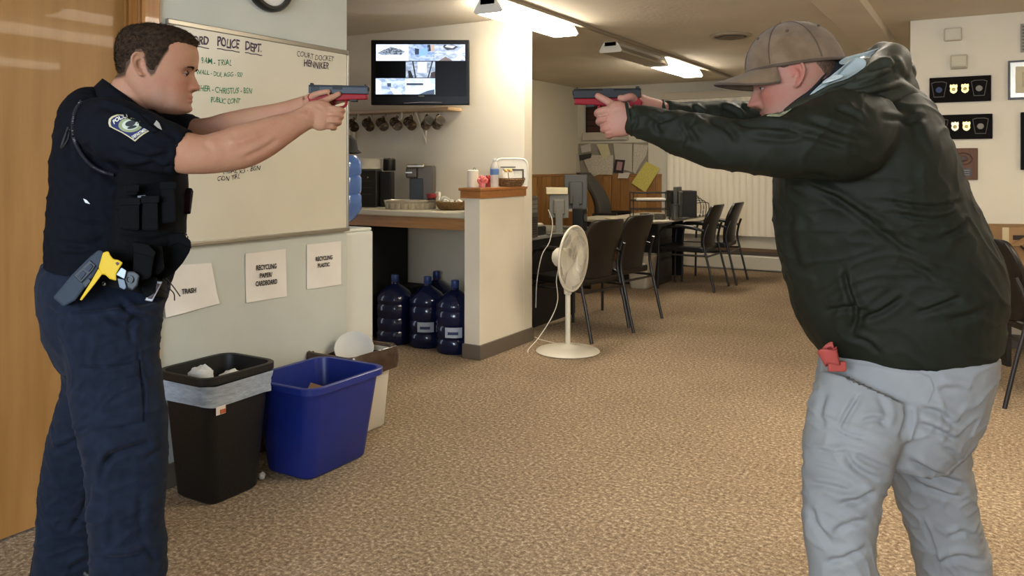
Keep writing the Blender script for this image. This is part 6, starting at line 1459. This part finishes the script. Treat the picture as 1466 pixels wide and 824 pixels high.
# far (right) hand
MN.loft(body, [(915, 147, .018, 13, .022), (903, 148, .016, 16, .022), (893, 160, .020, 20, .018), (882, 170, .024, 18, .013)], e=2.4)
MN.chain(body, [(912, 145, .004), (906, 140, -.010), (901, 139, -.020), (893, 141, -.024), (888, 140.5, -.022)], [.0140, .0118, .0100, .0094, .0086])
for dyy in (0, 11, 21): MN.chain(body, [(886, 160 + dyy, .036), (869, 160 + dyy, .033), (864, 163 + dyy, .014), (868, 165 + dyy, -.012), (878, 167 + dyy, -.024)], [.0092, .0087, .008, .0075, .007])
MN.chain(body, [(886, 155, .033), (872, 151, .026), (858, 147, .019), (846, 145, .0165)], [.0094, .0087, .008, .007])
bm2 = fuse(body, .0030, 3, .5)
folds(MN, bm2, [([(872, 163.5), (857, 166)], 1.5, .0024), ([(872, 175), (860, 178)], 1.5, .0024), ([(876, 186), (865, 189)], 1.5, .0022), ([(888, 156), (878, 161)], 2.2, .0018), ([(898, 160), (903, 168)], 2, .0015)], 0, 7, .0006)
paint_skin(bm2, HM2, base='926A58', red='9C5548', cheek=.6, stubble=.35, ex=-.035)
BODY2 = as_obj(bm2, 'body', skin_mat('skin_ruddy'), MN.root)
eyes(MN, HM2, None)
m_hair2 = mat('hair_sandy', '4A3426', .6, hex2='5C4330', scale=60, bump=.9, bscale=260)
bv2 = bvh_of(BODY2)
for sd in (-1, 1): brow(MN, bv2, HM2, m_hair2, sd)
def grow2(u, a, x, y):
    k = ss((u - max(hairline(a), .56 if a < 112 else .36)) / .08 + .35); return -.020 + k * (.026)
hb = MB(); add_grid(hb, head_grid(90, 120, False, grow2), HM2); hb.build('hair', m_hair2, MN.root, smooth=80)
# moustache / goatee
gm = MB(); 
def beard(fig, M, bvh_m, m, n, seed):
    mb = MB(); rnd = random.Random(seed)
    for k in range(n):
        y = rnd.uniform(-.12, .12); z = rnd.uniform(.02, .29)
        inm = (.225 < z < .285 and abs(y) < .10) or (z < .16 and abs(y) < .09) or (abs(abs(y) - .10) < .022 and z < .27)
        if not inm: continue
        o = M @ Vector((.9, y, z)); d = ((M @ Vector((0, y, z))) - o).normalized(); h = bvh_m.ray_cast(o, d)
        if h[0] is None: continue
        p = h[0] - d * .0004; s_ = (M.to_3x3() @ Vector((.25, y * 3, -1))).normalized() * .006; w_ = Vector((0, .0004, 0))
        mb.add([p - w_, p + w_, p + s_ - d * .002], [(0, 1, 2)])
    o = mb.build('beard', m, fig.root, fix=False); o['kind'] = 'stuff'
beard(MN, HM2, bv2, mat('beard_sandy', '6A4A38', .7), 900, 4)
# ------------------------------------------------------------------ cap (worn: lies on the head, its own thing)
m_cap = cloth('cap_tan', '64503B', '745F49', .85, 900, .5, .1, 25); m_capd = cloth('cap_band', '4A3B2E', '564537', .85, 900, .5, .1, 25)
CM = HM2
capw = MN.root.matrix_basis @ (CM @ Vector((0, 0, .72)))
CAP = thing('baseball_cap', 'worn tan baseball cap with curved brim on the head of the man in green', 'cap', capw, YAW); cref = CM @ Vector((0, 0, .72))
def capobj(mb, name, m, par=None, **k):
    mb.v = [tuple(Vector(p) - cref) for p in mb.v]; return mb.build(name, m, par or CAP, **k)
def cap_edge(ca): return .615 + .045 * (ca - 0) * 1.0   # lower edge, higher at the front
g = []
NU, NT = 26, 96
for i in range(NU + 1):
    t = i / NU; row = []
    for j in range(NT):
        a = 2 * PI * j / NT; ca, sa = math.cos(a), math.sin(a); zb = .60 + .055 * ca
        ax_f, ax_b, w_ = .455, .525, .415
        z = zb + (1.075 - zb) * math.sin(t * PI / 2) ** 1.0
        r = math.cos(t * PI / 2) ** .97 if t < 1 else 0
        r = max(r, .001)
        ax_ = ax_f if ca > 0 else ax_b
        seam = 1 - .018 * math.exp(-((((math.degrees(a) + 30) % 60) - 30) / 4.0) ** 2) * (1 if t > .05 else 0)
        cr = 1 + .012 * noise.noise(Vector((ca * 3, sa * 3, t * 4))) * 2
        row.append(CM @ Vector((-.035 + ax_ * r * ca * seam * cr - .02 * t, w_ * r * sa * seam * cr, z)))
    g.append(row)
mb = MB(); n = NT; vs = [p for r in g for p in r]; mb.add(vs, [(k * n + i, k * n + (i + 1) % n, (k + 1) * n + (i + 1) % n, (k + 1) * n + i) for k in range(NU) for i in range(n)])
o = capobj(mb, 'crown', m_cap, smooth=80); md = o.modifiers.new('Solidify', 'SOLIDIFY'); md.thickness = .003; md.offset = -1
for k in range(6):
    a = math.radians(k * 60); pts = []
    for t in np.linspace(.04, .97, 16):
        ca, sa = math.cos(a), math.sin(a); zb = .60 + .055 * ca; z = zb + (1.075 - zb) * math.sin(t * PI / 2); r = math.cos(t * PI / 2) ** .97; ax_ = .455 if ca > 0 else .525
        pts.append(CM @ Vector((-.035 + ax_ * r * ca - .02 * t, .415 * r * sa, z + .002)))
    capobj(MB().tube(pts, .0014, 6), 'seam', m_capd, smooth=60)
    a = math.radians(k * 60 + 30); t = .52; ca, sa = math.cos(a), math.sin(a); zb = .60 + .055 * ca
    c = CM @ Vector((-.035 + (.46 if ca > 0 else .53) * math.cos(t * PI / 2) ** .97 * ca - .01, .42 * math.cos(t * PI / 2) ** .97 * sa, zb + (1.08 - zb) * math.sin(t * PI / 2)))
    capobj(MB().sphere(c, .004, 10, 8), 'eyelet', m_capd, smooth=60)
capobj(MB().sphere(CM @ Vector((-.055, 0, 1.08)), .008, 14, 8, (1, 1, .5)), 'button', m_cap, smooth=60)
pts = [CM @ Vector((-.035 + (.457 if math.cos(a) > 0 else .527) * math.cos(a), .418 * math.sin(a), .606 + .055 * math.cos(a))) for a in np.linspace(0, 2 * PI, 60, endpoint=False)]
capobj(MB().tube(pts, .004, 8, closed=True), 'sweatband', m_capd, smooth=60)
g = []
for i in range(15):
    t = i / 14; row = []
    for j in range(31):
        s = -1 + j / 15; a = s * 1.18
        bx, by = -.035 + .45 * math.cos(a), .41 * math.sin(a)
        L_ = .34 * math.cos(s * PI / 2) ** .55 if abs(s) < 1 else 0
        x = bx + L_ * t * (1.0); y = by * (1 + .04 * t)
        z = .655 - .055 * (1 - math.cos(a)) - .08 * L_ * t - .10 * t * s * s * 1.2 - .22 * (abs(y)) ** 1.8 * t
        row.append(CM @ Vector((x, y, z)))
    g.append(row)
o = capobj(MB().surf(g), 'brim', m_cap, smooth=70); md = o.modifiers.new('Solidify', 'SOLIDIFY'); md.thickness = .005; md.offset = 0
capobj(MB().tube([g[-1][j] for j in range(31)], .0032, 6), 'brim_edge', m_capd, smooth=60)
# ------------------------------------------------------------------ jacket
m_jk = mat('jacket_olive', '17180F', .6, hex2='1D1E15', scale=6, bump=.25, bscale=1200, spec=.16)
jb = MB()
MN.loft(jb, [(1205, 138, 0, 40, .10), (1225, 160, 0, 72, .16), (1240, 190, 0, 98, .20), (1240, 230, 0, 118, .215), (1240, 270, 0, 127, .21), (1248, 320, 0, 134, .20), (1264, 370, 0, 138, .20), (1282, 415, 0, 140, .20), (1294, 450, 0, 134, .20), (1302, 478, 0, 122, .195), (1305, 500, .0, 114, .19)], e=2.3)
MN.loft(jb, [(1245, 182, -.12, 48, .085), (1212, 193, -.18, 64, .09), (1165, 202, -.20, 57, .088), (1115, 208, -.19, 46, .082), (1070, 210, -.17, 39, .074), (1020, 203, -.14, 37, .066), (975, 192, -.105, 32, .058), (940, 181, -.078, 27, .05), (915, 173, -.06, 24, .044), (900, 169.5, -.054, 23, .040)], e=2.1)
MN.loft(jb, [(1240, 175, .13, 44, .09), (1190, 172, .19, 42, .09), (1140, 172, .185, 34, .08), (1085, 168, .15, 23, .065), (1040, 165, .12, 20, .055), (1000, 163, .09, 18, .048), (965, 160, .062, 15, .04), (952, 158, .055, 13.5, .036)], e=2.1)
jm = fuse(jb, .0055, 5)
folds(MN, jm, [([(903, 158), (912, 172), (903, 190)], 2.5, .005), ([(955, 166), (938, 178), (948, 196)], 4, .009), ([(925, 160), (945, 172), (968, 167)], 3.5, .007), ([(1000, 168), (985, 182), (1000, 206)], 4.5, .010), ([(1010, 168), (1040, 184), (1058, 204)], 4.5, .010),
               ([(1032, 172), (1078, 180), (1115, 184)], 4, .008), ([(1060, 170), (1120, 182), (1180, 200), (1232, 216)], 4.5, .008), ([(1070, 195), (1120, 200), (1160, 196)], 5, .006), ([(1150, 168), (1200, 186), (1250, 202)], 5, .007), ([(968, 178), (980, 196), (972, 212)], 4, .006),
               ([(1115, 258), (1150, 262), (1200, 288), (1250, 322), (1290, 352), (1322, 368)], 5, .010), ([(1200, 262), (1170, 256), (1130, 250)], 6, .012), ([(1160, 262), (1235, 305), (1280, 330)], 4, .005), ([(1262, 286), (1330, 296), (1382, 288)], 3.2, .008), ([(1270, 302), (1330, 314), (1374, 306)], 3.2, .008), ([(1345, 340), (1372, 330), (1386, 316)], 4, .008),
               ([(1207, 382), (1214, 415), (1226, 448), (1218, 478)], 4, .013), ([(1180, 447), (1215, 440), (1250, 446)], 4, .009), ([(1232, 456), (1262, 446), (1296, 424)], 4, .010), ([(1310, 450), (1345, 438), (1378, 424)], 4, .009), ([(1220, 482), (1245, 492), (1260, 506)], 4, .007), ([(1135, 300), (1130, 340), (1145, 390)], 6, .006),
               ([(1290, 372), (1320, 386), (1345, 404)], 5, .006), ([(1260, 330), (1300, 342), (1340, 356)], 5, .005), ([(1300, 150), (1310, 190), (1330, 230)], 8, .005), ([(1260, 168), (1300, 172), (1330, 165)], 4, .006), ([(1190, 150), (1220, 162), (1240, 180)], 4, .005), ([(1350, 460), (1385, 452), (1412, 440)], 5, .006),
               ([(1030, 152), (1045, 158), (1062, 168)], 3, .006), ([(990, 150), (1000, 160), (1010, 170)], 3, .006), ([(1060, 150), (1070, 160)], 3, .005)], .005, 6, .0012, .004)
JK = as_obj(jm, 'jacket', m_jk, MN.root)
# cuffs
for cx_, cy_, dyc, rp, rb, dr in ((901, 170, -.054, 22, .040, (-1, -.18)), (951, 158, .055, 13, .036, (-1, -.1))):
    pts = [MN.Q(cx_ + .16 * rp * math.cos(a), cy_ + rp * math.cos(a) * 1.0, dyc + rb * math.sin(a)) for a in np.linspace(0, 2 * PI, 40, endpoint=False)]
    MB().tube(pts, .0052, 8, closed=True).build('cuff', m_jk, MN.root, smooth=60)
# hem band
pts = []
hemp = [MN.Q(1304 + 116 * math.cos(a), 500 - 11 * math.cos(a) + 9 * math.sin(a) * -1 * -1 * -1, .192 * math.sin(a)) for a in np.linspace(0, 2 * PI, 80, endpoint=False)]
# zip front placket and drawstring
# hood: bunched cloth behind the neck, pale lining inside
hd = MB()
MN.loft(hd, [(1196, 138, -.10, 12, .025), (1225, 128, -.13, 22, .04), (1256, 110, -.10, 26, .055), (1268, 102, 0, 32, .075), (1256, 110, .10, 30, .055), (1225, 120, .13, 20, .04), (1196, 128, .10, 12, .025)], 24, 6)
MN.loft(hd, [(1124, 161, -.095, 5, .02), (1150, 152, -.11, 10, .028), (1185, 142, -.12, 16, .04), (1222, 136, -.12, 22, .06), (1258, 134, -.07, 24, .075), (1280, 142, 0, 20, .09)], 24, 6)
MN.loft(hd, [(1270, 68, -.0, 5, .03), (1270, 82, 0, 15, .07), (1276, 106, 0, 23, .09), (1287, 135, 0, 26, .10), (1296, 158, 0, 20, .10)], 28, 6)
hm2 = fuse(hd, .005, 5)
folds(MN, hm2, [([(1195, 128), (1240, 122), (1290, 96)], 4, .010), ([(1185, 138), (1235, 140), (1300, 125)], 4.5, .012), ([(1205, 148), (1255, 150), (1312, 142)], 4, .010), ([(1240, 105), (1265, 95), (1288, 100)], 4, .008), ([(1275, 80), (1285, 100), (1300, 118)], 4, .008), ([(1215, 120), (1245, 110), (1270, 112)], 3, .006)], .007, 9, .0015)
HOOD = as_obj(hm2, 'hood', mat('jacket_olive_hood', '22231A', .6, hex2='2A2B20', scale=6, bump=.25, bscale=1200, spec=.2), MN.root)
bh2 = bvh_of(HOOD, JK)
m_lin = mat('lining_silver', '868E8C', .4, 0, hex2='9CA4A1', scale=10, bump=.4, bscale=40)
def sheet(name, outline, m, th=.003, off=.006):
    """thick cloth flap with its own depths: outline (px, py, dy)"""
    n = len(outline); c = tuple(np.mean(outline, 0)); P3 = [MN.Q(*p) for p in outline]; C = MN.Q(*c) + Vector((0, off, 0))
    vs = [C] + [C + (p - C) * .5 + Vector((0, .004 * math.sin(i * 2.1), .004 * math.cos(i * 1.7))) for i, p in enumerate(P3)] + P3
    fs = [(0, 1 + i, 1 + (i + 1) % n) for i in range(n)] + [(1 + i, 1 + n + i, 1 + n + (i + 1) % n, 1 + (i + 1) % n) for i in range(n)]
    o = MB().add(vs, fs).build(name, m, MN.root, smooth=70); md = o.modifiers.new('Solidify', 'SOLIDIFY'); md.thickness = th; md.offset = 0
    s2 = o.modifiers.new('Subdivision', 'SUBSURF'); s2.levels = 2; s2.render_levels = 2
    return o
sheet('hood_lining', [(1195, 94, -.09), (1205, 82, -.08), (1235, 76, -.06), (1262, 67, -.03), (1276, 64, .0), (1272, 72, -.01), (1256, 84, -.06), (1236, 82, -.11), (1222, 92, -.12)], m_lin)
sheet('hood_lining', [(1152, 144, -.11), (1164, 129, -.115), (1190, 108, -.13), (1215, 88, -.13), (1228, 78, -.12), (1247, 88, -.13), (1232, 104, -.145), (1210, 116, -.15), (1186, 124, -.14), (1166, 136, -.125)], m_lin, .003, .012)
sheet('hood_lining', [(1170, 122, -.128), (1194, 104, -.14), (1216, 108, -.155), (1186, 118, -.15)], mat('lining_light', 'A3AAA8', .4), .002, -.004)
tube2 = [MN.Q(*p) for p in smoothpath([(1145, 152, -.11), (1166, 137, -.137), (1190, 124, -.15), (1214, 116, -.158), (1236, 104, -.15), (1250, 90, -.135)], 6)]
MB().tube(tube2, .006, 8).build('hood_edge', MATS['jacket_olive_hood'], MN.root, smooth=60)
# dark inner collar
sheet('inner_collar', [(1116, 160, -.09), (1136, 147, -.095), (1158, 131, -.098), (1176, 113, -.095), (1192, 94, -.07), (1204, 82, -.05), (1215, 84, -.06), (1208, 98, -.085), (1192, 116, -.112), (1170, 136, -.12), (1150, 150, -.12), (1124, 164, -.11)], mat('knit_black', '121315', .9, bump=.6, bscale=500), .006)
MN.loft(vb2 := MB(), [(1200, 150, 0, 46, .085), (1190, 128, 0, 40, .078), (1184, 112, 0, 34, .074)], 30, 4); o = vb2.build('shirt_collar', mat('knit_black', '121315', .9), MN.root, smooth=60)
# shoulder patch
bj = bvh_of(JK)
P2 = decal(MN, bj, [(1097, 166), (1108, 156), (1122, 149), (1140, 147), (1136, 154), (1124, 163), (1116, 167)], 'shoulder_patch', mat('patch_khaki', '9A9A7C', .7, hex2='6E6E54', scale=90), .003, .0015, 5)
decal(MN, bj, [(1106, 163), (1113, 157), (1124, 152), (1131, 151), (1124, 158), (1116, 163)], 'patch_emblem', mat('patch_emblem', '4E4E3A', .8), .006, .0008, 4, 20, P2)
# ------------------------------------------------------------------ trousers
m_gt = mat('trouser_grey', '7B7B7A', .66, hex2='838382', scale=8, bump=.2, bscale=1400, spec=.35)
gb = MB()
MN.loft(gb, [(1304, 486, 0, 112, .18), (1300, 510, 0, 114, .185), (1290, 545, 0, 112, .19), (1280, 585, 0, 108, .185), (1272, 620, 0, 98, .17), (1268, 650, 0, 80, .14)], e=2.3)
MN.loft(gb, [(1240, 560, -.085, 70, .10), (1226, 600, -.10, 68, .105), (1214, 650, -.115, 62, .10), (1205, 700, -.13, 54, .092), (1202, 745, -.14, 50, .088), (1206, 790, -.145, 47, .086), (1210, 835, -.15, 46, .085), (1212, 900, -.15, 46, .086), (1214, 985, -.15, 44, .085)], e=2.3)
MN.loft(gb, [(1320, 560, .075, 72, .10), (1325, 610, .09, 60, .10), (1328, 660, .105, 56, .096), (1338, 705, .12, 52, .092), (1350, 750, .13, 50, .09), (1363, 800, .14, 49, .088), (1372, 850, .145, 48, .088), (1382, 910, .15, 46, .086), (1390, 965, .15, 44, .085)], e=2.3)
gm2 = fuse(gb, .0055, 5)
folds(MN, gm2, [([(1230, 560), (1212, 590), (1199, 614)], 3, .008), ([(1199, 614), (1218, 622), (1240, 628)], 2.5, .005), ([(1299, 580), (1302, 600), (1288, 632)], 4, .013), ([(1316, 585), (1345, 592), (1370, 612)], 4.5, .010), ([(1312, 606), (1345, 618), (1372, 634)], 4.5, .010), ([(1232, 604), (1255, 600), (1278, 612)], 4, .006),
                ([(1207, 645), (1228, 672), (1262, 690)], 4.5, .010), ([(1212, 646), (1248, 662), (1284, 676)], 4, .008), ([(1298, 658), (1340, 680), (1386, 696)], 5, .012), ([(1306, 690), (1340, 704), (1378, 714)], 4.5, .010), ([(1154, 690), (1190, 696), (1222, 706)], 4, .008), ([(1196, 722), (1230, 716), (1256, 702)], 5, .012),
                ([(1166, 642), (1190, 648), (1212, 646)], 3, .005), ([(1158, 720), (1170, 752), (1192, 782)], 5, .008), ([(1318, 738), (1334, 775), (1346, 822)], 2.5, .006), ([(1176, 806), (1210, 800), (1246, 786)], 5, .009), ([(1340, 808), (1375, 798), (1410, 806)], 5, .010), ([(1355, 770), (1378, 762), (1398, 768)], 4, .006),
                ([(1190, 765), (1215, 750), (1245, 744)], 5, .007), ([(1340, 560), (1365, 556), (1388, 562)], 5, .006), ([(1255, 560), (1270, 590), (1262, 610)], 5, .005), ([(1180, 560), (1172, 590), (1180, 615)], 5, .006), ([(1350, 640), (1366, 650), (1376, 664)], 4, .007), ([(1240, 516), (1300, 528), (1360, 522)], 4, .004)], .005, 6, .001, .005)
GT = as_obj(gm2, 'trousers', m_gt, MN.root)
bg2 = bvh_of(GT)
decal(MN, bg2, [(1209.5, 519), (1250, 524), (1310, 531), (1332, 540), (1337, 556), (1328, 577), (1298, 575), (1255, 564), (1222, 554), (1211.6, 541)], 'pocket_flap', m_gt, .003, .0015, 12, 110)
# red item at the waist
rt = MB(); c = [MN.Q(*p) for p in smoothpath([(1176, 519, -.09), (1180, 506, -.12), (1188, 500, -.14), (1198, 506, -.15)], 5)]
rw = MN.root.matrix_basis @ MN.Q(1186, 520, -.13); RT = thing('red_pouch', 'small red-pink rolled item tucked at the waist of the grey trousers', 'pouch', rw, YAW); rr0 = MN.Q(1186, 520, -.13)
m_redp = mat('rubber_red', '9A443C', .6, spec=.2)
RC = MN.Q(1188, 508, -.13) - rr0
g = [[RC + Matrix.Rotation(-.35, 3, 'Y') @ Vector(((.019 + .0012 * i) * math.cos(a_), (.019 + .0012 * i) * math.sin(a_) * .8, -.020 + .0075 * i + .006 * math.sin(a_ * 2))) for a_ in np.linspace(.6, 5.4, 22)] for i in range(6)]
o = MB().surf(g).build('rolled_strip', m_redp, RT, smooth=60); md = o.modifiers.new('Solidify', 'SOLIDIFY'); md.thickness = .004
g = [[RC + Matrix.Rotation(-.35, 3, 'Y') @ Vector((.004 + .0012 * i + .012 * math.cos(a_), .010 * math.sin(a_), -.016 + .0062 * i)) for a_ in np.linspace(1.5, 6.0, 16)] for i in range(6)]
o = MB().surf(g).build('inner_roll', mat('rubber_red_dark', '8A2E2A', .5), RT, smooth=60); md = o.modifiers.new('Solidify', 'SOLIDIFY'); md.thickness = .003
MB().box(-.002, .04, -.008, .004, -.018, .006).build('tab', m_redp, RT, bevel=.004)
for (px, py, dy_) in ((1206, 1010, -.15), (1392, 1000, .15)):
    c = MN.Q(px, py, dy_); x = c.x; b_ = MB()
    b_.prism([(x + .12, .0), (x - .19, 0), (x - .20, .03), (x - .17, .065), (x - .08, .085), (x - .05, .11), (x - .05, .17), (x + .085, .17), (x + .10, .08), (x + .125, .04)], dy_ - .05, dy_ + .05, 'y')
    b_.build('boot', mat('boot_brown', '2A211A', .5), MN.root, bevel=.02, seg=4)
pistol(MN, (917, 126.5), (820, 127.5), -.004, label='black-slide pistol with red frame aimed left by the man in green', red='700E16', slide_top='201E1D')
